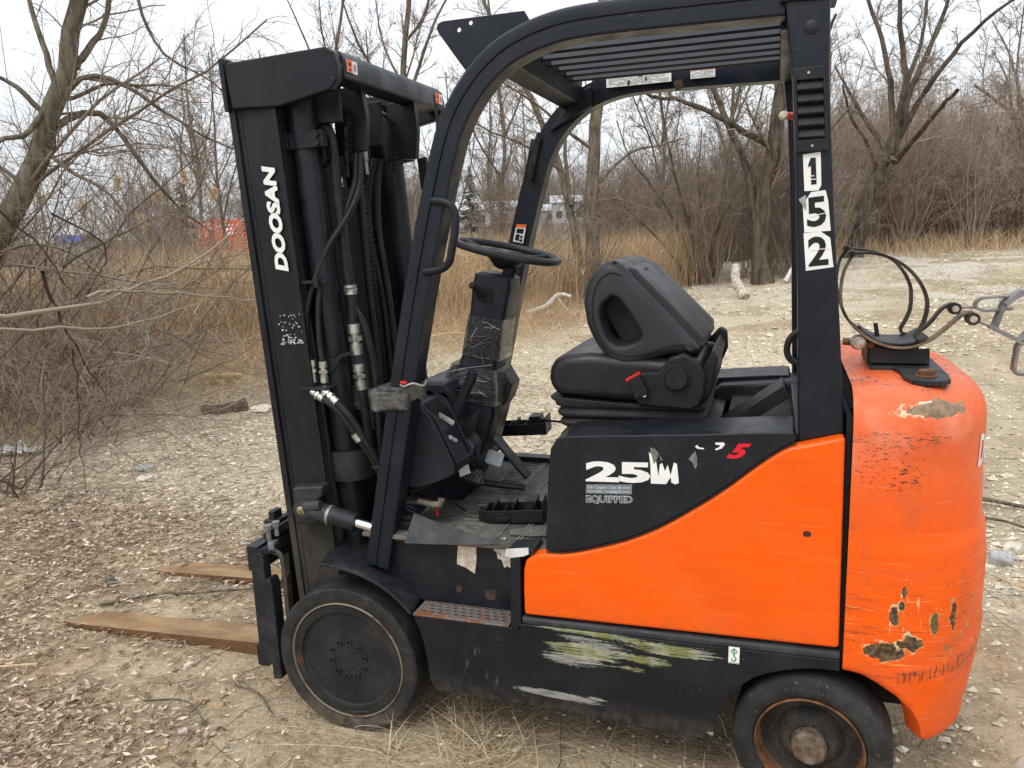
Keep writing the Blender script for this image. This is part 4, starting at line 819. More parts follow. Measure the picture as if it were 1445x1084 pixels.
nl = [(1.103, 1.481), (1.084, 1.439), (1.078, 1.403), (1.078, 1.36), (1.089, 1.323), (1.115, 1.286), (1.155, 1.254), (1.195, 1.237), (1.229, 1.232), (1.262, 1.236), (1.299, 1.252), (1.325, 1.273), (1.351, 1.299), (1.368, 1.316), (1.384, 1.326), (1.396, 1.325)]
fu = [(1.099, 1.49), (1.135, 1.488), (1.182, 1.477), (1.223, 1.455), (1.25, 1.424), (1.267, 1.391), (1.273, 1.361), (1.272, 1.317), (1.26, 1.283), (1.251, 1.263), (1.256, 1.25), (1.269, 1.247)]
fl_ = [(1.099, 1.489), (1.082, 1.458), (1.076, 1.402), (1.086, 1.346), (1.107, 1.294), (1.145, 1.26), (1.182, 1.243), (1.224, 1.237), (1.264, 1.241), (1.299, 1.255), (1.327, 1.283), (1.35, 1.316), (1.369, 1.33), (1.383, 1.333)]
for pts, y, m, nm in ((nu, .285, STRAP, 'upper_strap'), (nl, .285, STRAPW, 'lower_strap'), (fu, .445, STRAP, 'upper_strap'), (fl_, .445, STRAP, 'lower_strap')):
    o = MB().ribbon(smooth_path(pts, 5), y, y+.030, .0070).build(nm, m, FL, angle=50, bevel=.0008)
for x, z, y in ((1.100, 1.484, .275), (1.099, 1.492, .44)): MB().lathe((x, y+.014, z), (0, 1, 0), [(0, -.018), (.008, -.016), (.0105, -.004), (.0105, .012), (0, .018)], 16).build('strap_pin', HOSE, FL)
MB().ribbon(smooth_path([(1.140, 1.272), (1.175, 1.250), (1.215, 1.242), (1.26, 1.245), (1.295, 1.262)], 4), .29, .47, .004).build('cradle_saddle', BLKD, FL)
for x, z, y in ((1.3965, 1.309, .283), (1.384, 1.3195, .443)): MB().cyl((x, y+.001, z), (x, y+.032, z), .0165, 20).build('strap_eye', STRAP, FL, bevel=.001); MB().cyl((x, y-.002, z), (x, y+.036, z), .0090, 16).build('hook_pin', STEEL, FL)
MB().tube([(1.396, .298, 1.309), (1.438, .298, 1.289)], .0035, 8).ribbon([(1.436, 1.290), (1.48, 1.266), (1.522, 1.243)], .280, .312, .011).ribbon([(1.508, 1.253), (1.516, 1.262), (1.523, 1.274)], .28, .32, .009)\
    .ribbon([(1.512, 1.252), (1.503, 1.236), (1.499, 1.176), (1.506, 1.166), (1.548, 1.166), (1.556, 1.174), (1.556, 1.235)], .283, .318, .007).build('strap_latch', STEELD, FL, bevel=.0006)
MB().tube([(1.384, .458, 1.3195), (1.436, .458, 1.3235)], .0035, 8).ribbon(smooth_path([(1.523, 1.350), (1.49, 1.351), (1.452, 1.348), (1.436, 1.337), (1.437, 1.321), (1.456, 1.313), (1.49, 1.315), (1.525, 1.319)], 4), .443, .472, .006)\
    .ribbon([(1.484, 1.268), (1.494, 1.305), (1.504, 1.337)], .435, .475, .012).ribbon([(1.502, 1.332), (1.52, 1.350), (1.545, 1.366)], .425, .480, .014).build('strap_latch', STEELD, FL, bevel=.0006)
MB().lathe((1.128, .31, 1.243), (0, -1, 0), [(.008, -.03), (.020, -.02), (.021, .004), (.019, .006), (.017, .004), (.016, .006), (.004, .0075), (0, .008)], 28).build('regulator_knob', STEEL, FL)
MB().cyl((1.09, .33, 1.243), (1.17, .33, 1.235), .010, 12).cyl((1.15, .33, 1.237), (1.165, .33, 1.236), .013, 6).build('gas_fitting', m_simple('brass_grimy', (.20, .14, .07), .45, .6), FL)
MB().box(1.155, 1.185, .34, .50, 1.18, 1.235).tube([(1.187, .40, 1.235), (1.178, .40, 1.285)], .006, 6).build('cradle_stop', BLKD, FL)

# ---- lettering and stickers of the near side
WL = WHITE
lettering('model_lettering', '25', (.431, .0030, .898), (1, 0, .035), (0, 0, 1), .176, .058, WL, FL, bold=.045)
def flat(name, poly, mat, y=.0034, lab=None, parent=FL):
    o = MB().prism(poly, y-.0005, y).build(name, mat, parent, smooth=False)
    if lab: o['label'] = lab
    return o
flat('lettering_remnant', [(.608, .904), (.607, .955), (.603, .99), (.610, .985), (.616, .958), (.622, .966), (.628, .925), (.632, .958), (.638, .962), (.645, .940), (.652, .958), (.660, .930), (.668, .965), (.676, .962), (.680, .925), (.681, .910), (.672, .906), (.662, .910), (.66, .925), (.648, .905)], WL, lab='torn white letter remnant with ragged edges')
flat('lettering_remnant', [(.605, 1.003), (.612, .975), (.618, .96), (.63, .985), (.634, .968), (.64, .97), (.62, 1.0)], m_simple('scuffed_grey', (.16, .155, .14), .6, var=.5, sc=90), y=.0031, lab='grey rub above the torn letter')
flat('lettering_remnant', [(.705, .978), (.712, .985), (.722, 1.0), (.727, .985), (.728, .962), (.722, .950), (.716, .968)], m_simple('scuffed_grey_b', (.17, .165, .15), .6, var=.5, sc=90), y=.0031)
flat('lettering_remnant', [(.722, 1.011), (.727, 1.016), (.732, 1.010), (.745, 1.008), (.744, 1.005), (.728, 1.006)], WL, lab='white chip of a lost letter')
flat('lettering_remnant', [(.772, 1.024), (.793, 1.026), (.797, 1.021), (.789, 1.010), (.775, 1.004), (.772, 1.007), (.783, 1.013), (.785, 1.018), (.774, 1.019)], WL, lab='curved white remnant before the red figure')
lettering('model_figure', '5', (.801, .0030, .983), (1, 0, .05), (0, 0, 1), .061, .040, REDM, FL, shear=.45, bold=.05)
sb = flat('info_label', [(.431, .864), (.557, .870), (.558, .898), (.4325, .890)], m_simple('label_slate', (.15, .18, .20), .5, var=.2))
lettering('info_text', 'Oil Cooled Disc Brakes', (.4345, .0025, .8785), (1, 0, .056), (0, 0, 1), .119, .0085, m_simple('pale_print', (.50, .53, .55), .5), sb, bold=.01)
lettering('info_text', 'Operator Sensing System', (.4345, .0025, .8655), (1, 0, .056), (0, 0, 1), .119, .0095, m_simple('pale_print_b', (.50, .53, .55), .5), sb, bold=.01)
lettering('equipped_outline', 'EQUIPPED', (.431, .0030, .8345), (1, 0, .056), (0, 0, 1), .128, .0245, m_simple('pale_outline', (.48, .52, .56), .5), FL, bold=.055)
lettering('equipped_text', 'EQUIPPED', (.4326, .0024, .8366), (1, 0, .056), (0, 0, 1), .1248, .0205, INK, FL, bold=.0)
hk = flat('hook_sticker', [(.814, .417), (.842, .417), (.843, .465), (.8145, .465)], WHITE, y=-.001)
flat('sticker_frame', [(.8155, .4185), (.8405, .4185), (.8405, .420), (.8155, .420)], GREEN, y=-.0016, parent=hk)
b = MB().ribbon([(.8285, .4605), (.8365, .452), (.8285, .4435), (.8205, .452), (.8285, .4605)], -.0019, -.0016, .0030)
b.ribbon(smooth_path([(.8285, .4435), (.8285, .438), (.833, .433), (.8325, .4265), (.8275, .4245), (.8232, .427), (.8228, .431)], 4), -.0019, -.0016, .0034).ribbon([(.8285, .447), (.8285, .456)], -.0019, -.0016, .0035)
b.build('hook_symbol', GREEN, hk, smooth=False)
for x in (-.02, .008): MB().cyl((x-.05, -.0008, .36 if x < 0 else .39), (x-.05, .002, .36 if x < 0 else .39), .003, 10).build('rivet_hole', DARK, FL)

# ================================================================== mast (leans 3.3 degrees forward)
TA = R(3.34); ca, sa = math.cos(TA), math.sin(TA)
def MP(a, h): return (-.568+a*ca-h*sa, h*ca+a*sa)
def mbox(m, a0, a1, y0, y1, h0, h1): return m.prism([MP(a0, h0), MP(a1, h0), MP(a1, h1), MP(a0, h1)], y0, y1)
for s in (1, -1):
    f = (lambda y: y) if s > 0 else far
    rl = MB(); mbox(rl, 0, .158, f(.126), f(.140), .10, 2.06); mbox(rl, 0, .020, f(.14), f(.205), .10, 2.06); mbox(rl, .138, .158, f(.14), f(.205), .10, 2.06)
    orl = rl.build('outer_rail', MAST, FL, bevel=.003)
    st = MB(); mbox(st, -.004, .018, f(.117), f(.13), .12, 2.11); mbox(st, .030, .034, f(.123), f(.13), .12, 1.98); mbox(st, .146, .160, f(.119), f(.13), .55, 1.98)
    st.build('rail_strip', MAST, orl, bevel=.002)
    ir = MB(); mbox(ir, .022, .136, f(.206), f(.218), .13, 2.02); mbox(ir, .022, .04, f(.218), f(.275), .13, 2.02); mbox(ir, .136, .172, f(.206), f(.232), .13, 2.02); mbox(ir, .136, .150, f(.218), f(.285), .13, 2.02)
    ir.build('inner_rail', MAST, FL, bevel=.002)
    ir = MB(); mbox(ir, .05, .12, f(.286), f(.296), .2, 1.98); mbox(ir, .10, .12, f(.296), f(.34), .2, 1.98); mbox(ir, .05, .066, f(.296), f(.34), .2, 1.98); ir.build('third_rail', MAST, FL, bevel=.002)
    cA, cB = MP(.202, .08), MP(.196, 1.88)
    MB().cyl((cA[0], f(.205), cA[1]), (cB[0], f(.205), cB[1]), .0405, 28).build('lift_cylinder', BLK, FL, angle=50)
    cA, cB = MP(.196, 1.86), MP(.194, 2.01); MB().cyl((cA[0], f(.205), cA[1]), (cB[0], f(.205), cB[1]), .046, 28).build('cylinder_head', BLK, FL, angle=50)
    # clamp near the top
    c0, c1 = MP(.196, 1.835), MP(.196, 1.885)
    cl = MB().cyl((c0[0], f(.205), c0[1]), (c1[0], f(.205), c1[1]), .0445, 28); mbox(cl, .135, .165, f(.15), f(.17), 1.835, 1.885); mbox(cl, .245, .275, f(.17), f(.20), 1.835, 1.885); mbox(cl, .15, .26, f(.163), f(.175), 1.835, 1.885)
    c_ = cl.build('cylinder_clamp', BLK, FL, bevel=.002)
    for a, h in ((.150, 1.848), (.150, 1.872), (.260, 1.848), (.260, 1.872)):
        p = MP(a, h); MB().cyl((p[0], f(.17 if a > .2 else .15), p[1]), (p[0], f((.17 if a > .2 else .15)-.008), p[1]), .007, 6).build('clamp_bolt', BLKD, c_)
    c0, c1 = MP(.208, .785), MP(.208, .885)
    MB().cyl((c0[0], f(.225), c0[1]), (c1[0], f(.225), c1[1]), .078, 30, caps=False).build('cylinder_shroud', BLKD, FL, angle=50)
    gs = MB().prism([(-.681, 2.099), (-.664, 1.968), (-.50, 1.962), (-.413, 1.978), (-.325, 1.995), (-.300, 2.020), (-.295, 2.060), (-.305, 2.098), (-.330, 2.113)], f(.104), f(.138)).build('mast_head_plate', MAST, FL, bevel=.005, angle=25)
    MB().prism([(-.694, 2.112), (-.686, 1.96), (-.672, 1.96), (-.677, 2.114)], f(.098), f(.20)).build('head_edge_bar', MAST, FL, bevel=.003)
    # tilt cylinder and its bracket
    MB().prism([(-.553, .79), (-.443, .802), (-.448, .765), (-.486, .735), (-.472, .672), (-.552, .663)], f(.075), f(.128)).build('tilt_bracket', BLKD, FL, bevel=.009, seg=3)
    tcb = MB().cyl((-.49, f(.075), .722), (-.33, f(.075), .690), .030, 24).cyl((-.515, f(.052), .722), (-.515, f(.10), .722), .028, 20).cyl((-.50, f(.058), .735), (-.44, f(.058), .745), .017, 12).build('tilt_cylinder', BLKD, FL, angle=40)
    MB().cyl((-.425, f(.075), .709), (-.415, f(.075), .707), .032, 24).build('clamp_ring', STEELD, tcb)
    MB().cyl((-.335, f(.075), .691), (-.22, f(.075), .668), .0165, 20).build('piston_rod', CHROME, tcb)
    MB().lathe((-.515, f(.052), .722), (0, -s, 0), [(0, .008), (.006, .008), (.008, .004), (.013, .002), (.015, 0)], 12).build('grease_pin', m_simple('brass_pin', (.35, .28, .15), .4, .6), tcb)
MB().prism([(-.348, 2.110), (-.308, 2.106), (-.293, 2.085), (-.291, 2.030), (-.348, 2.018)], .138, .862).build('mast_top_beam', MAST, FL, bevel=.005)
for y0 in (.150, .795):
    q = [(-.2900, y0, 2.083), (-.2900, y0+.062, 2.083), (-.2894, y0+.062, 2.047), (-.2894, y0, 2.047)]
    s_ = MB().prism_dir(q, (.0008, 0, 0)).build('warning_sticker', WHITE, FL, smooth=False)
    MB().prism_dir([(-.2888, y0, 2.083), (-.2888, y0+.031, 2.083), (-.2882, y0+.031, 2.047), (-.2882, y0, 2.047)], (.0006, 0, 0)).build('print', ORL, s_, smooth=False)
    for dy, z0, z1 in ((.010, 2.066, 2.075), (.010, 2.052, 2.057)): MB().prism_dir([(-.2878, y0+dy, z1), (-.2878, y0+dy+.012, z1), (-.2876, y0+dy+.012, z0), (-.2876, y0+dy, z0)], (.0005, 0, 0)).build('print', INK, s_, smooth=False)
    MB().prism_dir([(-.2878, y0+.040, 2.074), (-.2878, y0+.052, 2.074), (-.2876, y0+.052, 2.055), (-.2876, y0+.040, 2.055)], (.0005, 0, 0)).build('print', GREYINK, s_, smooth=False)
PN = [(-.432, 2.03), (-.330, 2.040), (-.316, 1.939), (-.329, 1.842), (-.430, 1.83)]
MB().prism(PN, .300, .328).build('hanger_plate', MAST, FL, bevel=.0025)
MB().prism([(-.40, 2.03), (-.300, 2.035), (-.293, 1.933), (-.304, 1.838), (-.417, 1.838)], .625, .652).build('hanger_plate', MAST, FL, bevel=.0025)
MB().prism([(-.46, 2.03), (-.36, 2.03), (-.36, 1.92), (-.46, 1.92)], .215, .235).build('chain_anchor', MAST, FL, bevel=.003); MB().prism([(-.44, 2.02), (-.37, 2.02), (-.37, 1.88), (-.44, 1.87)], .50, .52).build('chain_anchor', MAST, FL, bevel=.003)
MB().prism([(-.335, 1.845), (-.30, 1.85), (-.300, 1.74), (-.325, 1.735)], .70, .72).build('side_hanger', MAST, FL, bevel=.002)
for p in ((-.405, .31, 1.835), (-.335, .31, 1.838), (-.40, .635, 1.835)): MB().cyl(p, (p[0]+.002, p[1], p[2]-.028), .009, 6).cyl(p, (p[0]+.004, p[1], p[2]-.07), .006, 8).build('anchor_bolt', STEELD if p[0] > -.35 else BLKD, FL)
for h in (.35, 1.05, 1.80): mb = MB(); mbox(mb, .0, .035, .15, .85, h, h+.09); mb.build('mast_cross_member', MAST, FL, bevel=.003)
mb = MB(); c0, c1 = MP(.10, .2), MP(.10, 1.3); mb.cyl((c0[0], .46, c0[1]), (c1[0], .46, c1[1]), .055, 24).build('free_lift_cylinder', MAST, FL, angle=50)
c0, c1 = MP(.10, 1.3), MP(.10, 1.95); MB().cyl((c0[0], .46, c0[1]), (c1[0], .46, c1[1]), .03, 20).build('free_lift_rod', MAST, FL)
mb = MB(); mbox(mb, .09, .10, .30, .70, .35, 1.75); mb.build('mast_shade_sheet', DARK, FL)  # added dark sheet, stands in for the shaded depth between the rails
for h in (1.955,): 
    for y in (.272, .575): 
        p = MP(.175, h); MB().lathe((p[0], y-.016, p[1]), (0, 1, 0), [(0, 0), (.050, 0), (.050, .004), (.040, .006), (.040, .026), (.050, .028), (.050, .032), (0, .032)], 28).build('chain_sheave', MAST, FL, angle=30)
def chain(name, pts, pitch=.0165, wd=.026):
    P = smooth_path(pts, 12); P = [np.array(p) for p in P]; L = np.cumsum([0]+[np.linalg.norm(P[i+1]-P[i]) for i in range(len(P)-1)])
    b = MB(); k = 0; s = 0
    while s+pitch < L[-1]:
        a = np.array([np.interp(s, L, [p[i] for p in P]) for i in range(3)]); c = np.array([np.interp(s+pitch, L, [p[i] for p in P]) for i in range(3)])
        t = (c-a)/np.linalg.norm(c-a); nn = np.cross(t, [0, 1, 0]); nn /= np.linalg.norm(nn)
        for dy in ((-.5, -.1, .3) if k % 2 else (-.3, .1, .5)):
            y = dy*wd; a2, c2 = a-t*.004, c+t*.004
            b.prism_dir([a2+nn*.005+[0, y, 0], a2-nn*.005+[0, y, 0], c2-nn*.005+[0, y, 0], c2+nn*.005+[0, y, 0]], (0, wd*.16, 0))
        b.cyl(a+[0, -wd*.62, 0], a+[0, wd*.62, 0], .0032, 6)
        k += 1; s += pitch
    return b.build(name, m_simple('oily_chain', (.030, .027, .025), .4, .6, var=.5, sc=60), FL, smooth=False)
chain('lift_chain', [(-.415, .272, 2.0), (-.375, .272, 1.97), (-.366, .272, 1.93), (-.372, .272, 1.86), (-.374, .272, 1.80)])
chain('lift_chain', [(-.412, .575, 2.0), (-.372, .575, 1.97), (-.360, .575, 1.93), (-.360, .575, 1.80), (-.36, .575, 1.78)])
chain('lift_chain', [(-.452, .50, 1.86), (-.445, .50, 1.6), (-.433, .50, 1.36), (-.417, .50, 1.0), (-.40, .50, .7)])
def hose(name, pts, r, mat=HOSE): return MB().tube(smooth_path(pts, 6), r, 10).build(name, mat, FL)
hA = hose('hydraulic_hose', [(-.44, .245, 1.82), (-.440, .242, 1.885), (-.425, .24, 1.912), (-.408, .24, 1.86), (-.404, .24, 1.75), (-.399, .24, 1.652), (-.389, .24, 1.475), (-.382, .24, 1.41)], .0165)
hA['label'] = 'thick hose curling over the top guide'
MB().lathe(((-.46), .225, 1.845), (0, 1, 0), [(.058, -.012), (.058, -.008), (.050, -.006), (.050, .012), (.058, .014), (.058, .018)], 28).build('hose_guide', BLK, FL)
MB().tube([(-.425, .235, 1.925), (-.395, .235, 1.93)], .004, 8).build('guide_bolt', m_simple('brassy_bolt', (.38, .30, .14), .35, .7), FL)
hose('hydraulic_hose', [(-.371, .24, 1.085), (-.362, .24, 1.013), (-.352, .24, .90), (-.345, .24, .82)], .0165)
hose('hydraulic_hose', [(-.345, .30, 1.833), (-.345, .28, 1.737), (-.365, .24, 1.651), (-.425, .19, 1.542), (-.468, .16, 1.43), (-.492, .145, 1.338), (-.492, .14, 1.243), (-.484, .14, 1.19)], .0095)
hose('hydraulic_hose', [(-.36, .30, 1.834), (-.363, .28, 1.738), (-.392, .24, 1.63), (-.435, .19, 1.498), (-.452, .16, 1.384), (-.452, .145, 1.267), (-.444, .14, 1.19)], .0095)
hose('hydraulic_hose', [(-.43, .10, 1.085), (-.371, .105, 1.033), (-.328, .12, .955), (-.296, .14, .888), (-.266, .16, .797)], .010)
hose('hydraulic_hose', [(-.385, .10, 1.075), (-.335, .105, 1.018), (-.300, .12, .945), (-.275, .14, .88), (-.255, .16, .80)], .010)
hose('hydraulic_hose', [(-.395, .26, 1.36), (-.362, .26, 1.31), (-.342, .26, 1.245), (-.325, .26, 1.128), (-.324, .26, .962), (-.33, .26, .80)], .0115)
hose('hydraulic_hose', [(-.42, .26, 1.42), (-.395, .255, 1.36), (-.375, .25, 1.27), (-.35, .25, 1.1), (-.34, .25, .95)], .009)
hose('hydraulic_hose', [(-.423, .55, 1.838), (-.455, .55, 1.731), (-.462, .55, 1.584), (-.431, .55, 1.358), (-.418, .55, 1.152), (-.41, .55, .8)], .0125)
hose('hydraulic_hose', [(-.41, .56, 1.838), (-.43, .56, 1.731), (-.435, .56, 1.584), (-.411, .56, 1.358), (-.40, .56, 1.152), (-.39, .56, .8)], .0125)
hose('hydraulic_hose', [(-.41, .40, 1.85), (-.405, .40, 1.5), (-.385, .40, 1.1), (-.37, .40, .75)], .012)
hose('hydraulic_hose', [(-.467, .88, 1.25), (-.463, .88, 1.12), (-.43, .88, .995), (-.405, .88, .92)], .011); hose('hydraulic_hose', [(-.485, .88, 1.14), (-.45, .88, 1.06), (-.43, .88, .98), (-.44, .88, .92)], .010)
for a, c in (((-.468, .88, 1.215), (-.466, .88, 1.17)), ((-.462, .88, 1.09), (-.445, .88, 1.045)), ((-.425, .88, .985), (-.415, .88, .96))): MB().cyl(a, c, .0125, 14).build('hose_fitting', STEEL, FL)
MB().box(-.485, -.455, .86, .90, 1.12, 1.165).build('hose_block', BLK, FL, bevel=.003)
def fitting(a, c, r, hexes=((.35, 1.35),)):
    a, c = Vector(a), Vector(c); d = c-a
    b = MB().cyl(a, a+d*.30, r*1.15, 16).cyl(a+d*.30, a+d*.40, r*.8, 14).cyl(a+d*.40, a+d*.55, r*1.3, 6).cyl(a+d*.55, a+d*.65, r*.85, 14).cyl(a+d*.65, c, r*1.1, 16)
    return b.build('hose_fitting', STEEL, FL, angle=30)
fitting((-.383, .24, 1.425), (-.382, .24, 1.395), .0175); fitting((-.381, .24, 1.30), (-.376, .24, 1.20), .0175); fitting((-.374, .24, 1.17), (-.368, .24, 1.085), .0175)
MB().cyl((-.382, .24, 1.395), (-.381, .24, 1.30), .0145, 14).build('hose_joint', BLKD, FL); MB().cyl((-.376, .24, 1.20), (-.374, .24, 1.17), .019, 6).build('hose_joint', BLKD, FL)
fitting((-.483, .14, 1.197), (-.483, .14, 1.125), .0115); fitting((-.443, .14, 1.193), (-.443, .14, 1.125), .0115)
MB().box(-.505, -.415, .10, .17, 1.108, 1.114).box(-.50, -.42, .165, .172, 1.108, 1.16).build('hose_bracket', BLKD, FL, bevel=.002)
fitting((-.472, .115, 1.100), (-.425, .10, 1.078), .011); fitting((-.430, .115, 1.103), (-.378, .10, 1.070), .011)
MB().cyl((-.483, .14, 1.108), (-.472, .115, 1.098), .010, 12).cyl((-.443, .14, 1.108), (-.430, .115, 1.103), .010, 12).build('hose_elbow', STEEL, FL)
MB().cyl((-.335, .115, .968), (-.322, .12, .945), .0125, 14).build('hose_ferrule', STEEL, FL)
MB().box(-.52, -.40, .13, .15, 1.437, 1.447).box(-.44, -.425, .118, .145, 1.425, 1.455).build('cable_tie', HOSE, FL, bevel=.001); MB().box(-.285, -.25, .12, .17, .855, .865).build('cable_tie', HOSE, FL, bevel=.001)
MB().prism([(-.44, 1.20), (-.415, 1.195), (-.385, 1.215), (-.345, 1.225), (-.345, 1.215), (-.385, 1.203), (-.42, 1.155), (-.44, 1.15)], .155, .16).build('hose_stay', PLAST, FL, bevel=.001)
MB().box(-.40, -.36, .225, .23, 1.02, 1.10).cyl((-.385, .225, 1.035), (-.385, .218, 1.035), .007, 6).build('hose_clamp_plate', BLKD, FL, bevel=.002)
lettering('mast_lettering', 'DOOSAN', (-.5235, .1185, 1.478), (-sa, 0, ca), (-ca, 0, -sa), .322, .047, WL, FL, shear=.18, bold=.055)
# remains of a scratched label on the rail
b = MB(); r_ = random.Random(5)
for i in range(90):
    u = r_.random(); v = r_.random()**1.6
    if r_.random() < .35 and v > .3: continue
    a = .062+.085*u; h = 1.245+.095*v; w0, h0 = r_.uniform(.0012, .005)*(1.6 if v < .3 else 1), r_.uniform(.0012, .006)
    mbox(b, a, min(a+w0, .145), .1220, .1228, h, h+h0)
b.build('label_remnants', m_simple('chalky_white', (.55, .55, .54), .6, var=.3), FL, smooth=False)

# ---- carriage and forks
cg = MB().box(-.775, -.73, .10, .98, .47, .56).box(-.775, -.73, .10, .98, .12, .20).build('fork_carriage', BLKD, FL, bevel=.004); cg['label'] = 'fork carriage bars across the foot of the mast'
MB().prism([(-.752, .515), (-.738, .535), (-.712, .548), (-.700, .535), (-.700, .49), (-.698, .14), (-.752, .125)], .085, .125).build('carriage_end_plate', BLKD, cg, bevel=.004)
MB().prism([(-.698, .44), (-.690, .46), (-.672, .462), (-.664, .44), (-.660, .10), (-.694, .095)], .07, .12).build('carriage_end_plate', BLKD, cg, bevel=.004)
MB().prism([(-.742, .545), (-.66, .575), (-.655, .55), (-.735, .52)], .10, .20).prism([(-.72, .60), (-.67, .625), (-.66, .60), (-.71, .575)], .12, .30).build('carriage_hook_bar', BLKD, cg, bevel=.003)
MB().box(-.66, -.652, .13, .16, .15, .45).build('wear_strip', RUSTY, cg)
MB().box(-.80, -.745, .24, .32, .575, .60).box(-.785, -.76, .25, .30, .56, .63).box(-.70, -.62, .16, .84, .15, .25).build('carriage_block', BLKD, cg, bevel=.005)
MB().cyl((-.685, .11, .585), (-.686, .11, .622), .009, 6).cyl((-.686, .11, .622), (-.686, .11, .640), .015, 6).cyl((-.66, .12, .60), (-.661, .12, .632), .008, 6).cyl((-.661, .12, .632), (-.661, .12, .650), .014, 6).box(-.683, -.66, .095, .12, .555, .585).build('adjusting_bolts', STEELD, cg, bevel=.001)
MB().tube(smooth_path([(-.675, .10, .56), (-.64, .10, .545), (-.632, .10, .50), (-.63, .10, .40), (-.628, .10, .25)], 5), .006, 8).tube(smooth_path([(-.675, .11, .54), (-.65, .11, .53), (-.644, .11, .47), (-.65, .11, .44)], 5), .005, 8).build('small_hose', m_simple('dirty_hose', (.06, .055, .045), .6, var=.4), cg)
for yc, lab in ((.398, 'near rusty fork blade lying on the ground'), (.933, 'far rusty fork blade lying on the ground')):
    hw = .062; ol = [(-.82, -hw), (-.82, hw), (-1.70, hw), (-1.80, hw), (-1.925, -.03), (-1.94, -.052), (-1.88, -hw)]
    def zt(x): return .014+.044*min(1, max(0, (x+1.945)/1.1))
    top = [(x, yc+y, zt(x)) for x, y in ol]; bot = [(x, yc+y, -.004) for x, y in ol]; n = len(ol)
    # split the long blade so that it can taper
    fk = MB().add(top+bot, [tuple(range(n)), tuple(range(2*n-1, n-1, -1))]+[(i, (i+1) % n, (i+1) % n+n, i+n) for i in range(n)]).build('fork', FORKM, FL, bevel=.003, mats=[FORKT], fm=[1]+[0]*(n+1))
    fk['label'] = lab
    MB().prism([(-.83, .0), (-.775, .0), (-.775, .56), (-.80, .58), (-.815, .56), (-.815, .08), (-.83, .056)], yc-hw, yc+hw).build('fork_shank', BLKD, fk, bevel=.004)
# ================================================================== surroundings
def fast(name, V, F, mat, kind=None, smooth=True, parent=None, mi=None, mats=None):
    me = bpy.data.meshes.new(name); V = np.asarray(V, np.float32); F = np.asarray(F, np.int32); k = F.shape[1]
    me.vertices.add(len(V)); me.vertices.foreach_set('co', V.ravel()); me.loops.add(F.size); me.loops.foreach_set('vertex_index', F.ravel())
    me.polygons.add(len(F)); me.polygons.foreach_set('loop_start', np.arange(0, F.size, k, dtype=np.int32)); me.polygons.foreach_set('loop_total', np.full(len(F), k, np.int32))
    me.polygons.foreach_set('use_smooth', np.full(len(F), smooth)); me.update(calc_edges=True)
    if mat: me.materials.append(mat)
    o = bpy.data.objects.new(name, me); COL.objects.link(o)
    if kind: o['kind'] = kind
    if parent is not None: o.parent = parent
    return o
# value noise on the plane
_L = rng.random((8, 256, 256))
def vn(x, y, k=0):
    x = np.asarray(x, float); y = np.asarray(y, float); xi = np.floor(x).astype(int); yi = np.floor(y).astype(int); fx, fy = x-xi, y-yi
    fx = fx*fx*(3-2*fx); fy = fy*fy*(3-2*fy); g = _L[k % 8]; a = g[xi & 255, yi & 255]; b = g[(xi+1) & 255, yi & 255]; c = g[xi & 255, (yi+1) & 255]; d = g[(xi+1) & 255, (yi+1) & 255]
    return (a*(1-fx)+b*fx)*(1-fy)+(c*(1-fx)+d*fx)*fy-.5
def sstep(v, a, b): t = np.clip((v-a)/(b-a), 0, 1); return t*t*(3-2*t)
def gz(x, y):
    x = np.asarray(x, float); y = np.asarray(y, float)
    ftr = 1-sstep(np.hypot((x-.2)/2.0, (y-.5)/1.0), .75, 1.6)          # level under the truck
    z = .10*vn(x*.45, y*.45, 1)+.05*vn(x*1.3, y*1.3, 2)+.030*vn(x*4.1, y*4.1, 3)+.018*vn(x*11, y*11, 4)
    z = z*(1-ftr*.93)
    z += .020*vn(x*3, y*3, 5)*np.clip(1-ftr, 0, 1)
    # low berm along the reeds and along the far side of the track
    d = (x+5.6)*.93-(y-5.8)*.36
    z += .22*np.exp(-((d)/1.1)**2)*sstep(y, 2.5, 5)*(1-sstep(y, 12, 15))*(.6+vn(x*.9, y*.9, 6)*1.2)
    z += .62*sstep(y, 12.5, 25)*sstep(x, -6, 2)+2.7*sstep(y, 60, 128)
    z += .20*np.exp(-((y-17.5-x*.35)/1.6)**2)*sstep(x, .5, 4)*(.7+vn(x*.8, y*.8, 7))
    z += -.012*np.exp(-((x-2.9-(y-4)*.30)/.35)**2)*sstep(y, 1, 2.5)-.012*np.exp(-((x-4.6-(y-4)*.30)/.35)**2)
    return z-.002
def grid_axis(c, n, fine, lim):
    t = np.linspace(-1, 1, n); k = 6.2; a = np.sinh(k*t)/np.sinh(k)*lim; return c+a+fine*t*n*.5
gx = grid_axis(-.6, 460, .020, 420); gy = grid_axis(1.6, 460, .020, 420)
GX, GY = np.meshgrid(gx, gy, indexing='ij'); GZ = gz(GX, GY); n = 460
V = np.stack([GX, GY, GZ], -1).reshape(-1, 3); ii = (np.arange(n-1)[:, None]*n+np.arange(n-1)[None]).ravel(); F = np.stack([ii, ii+n, ii+n+1, ii+1], 1)

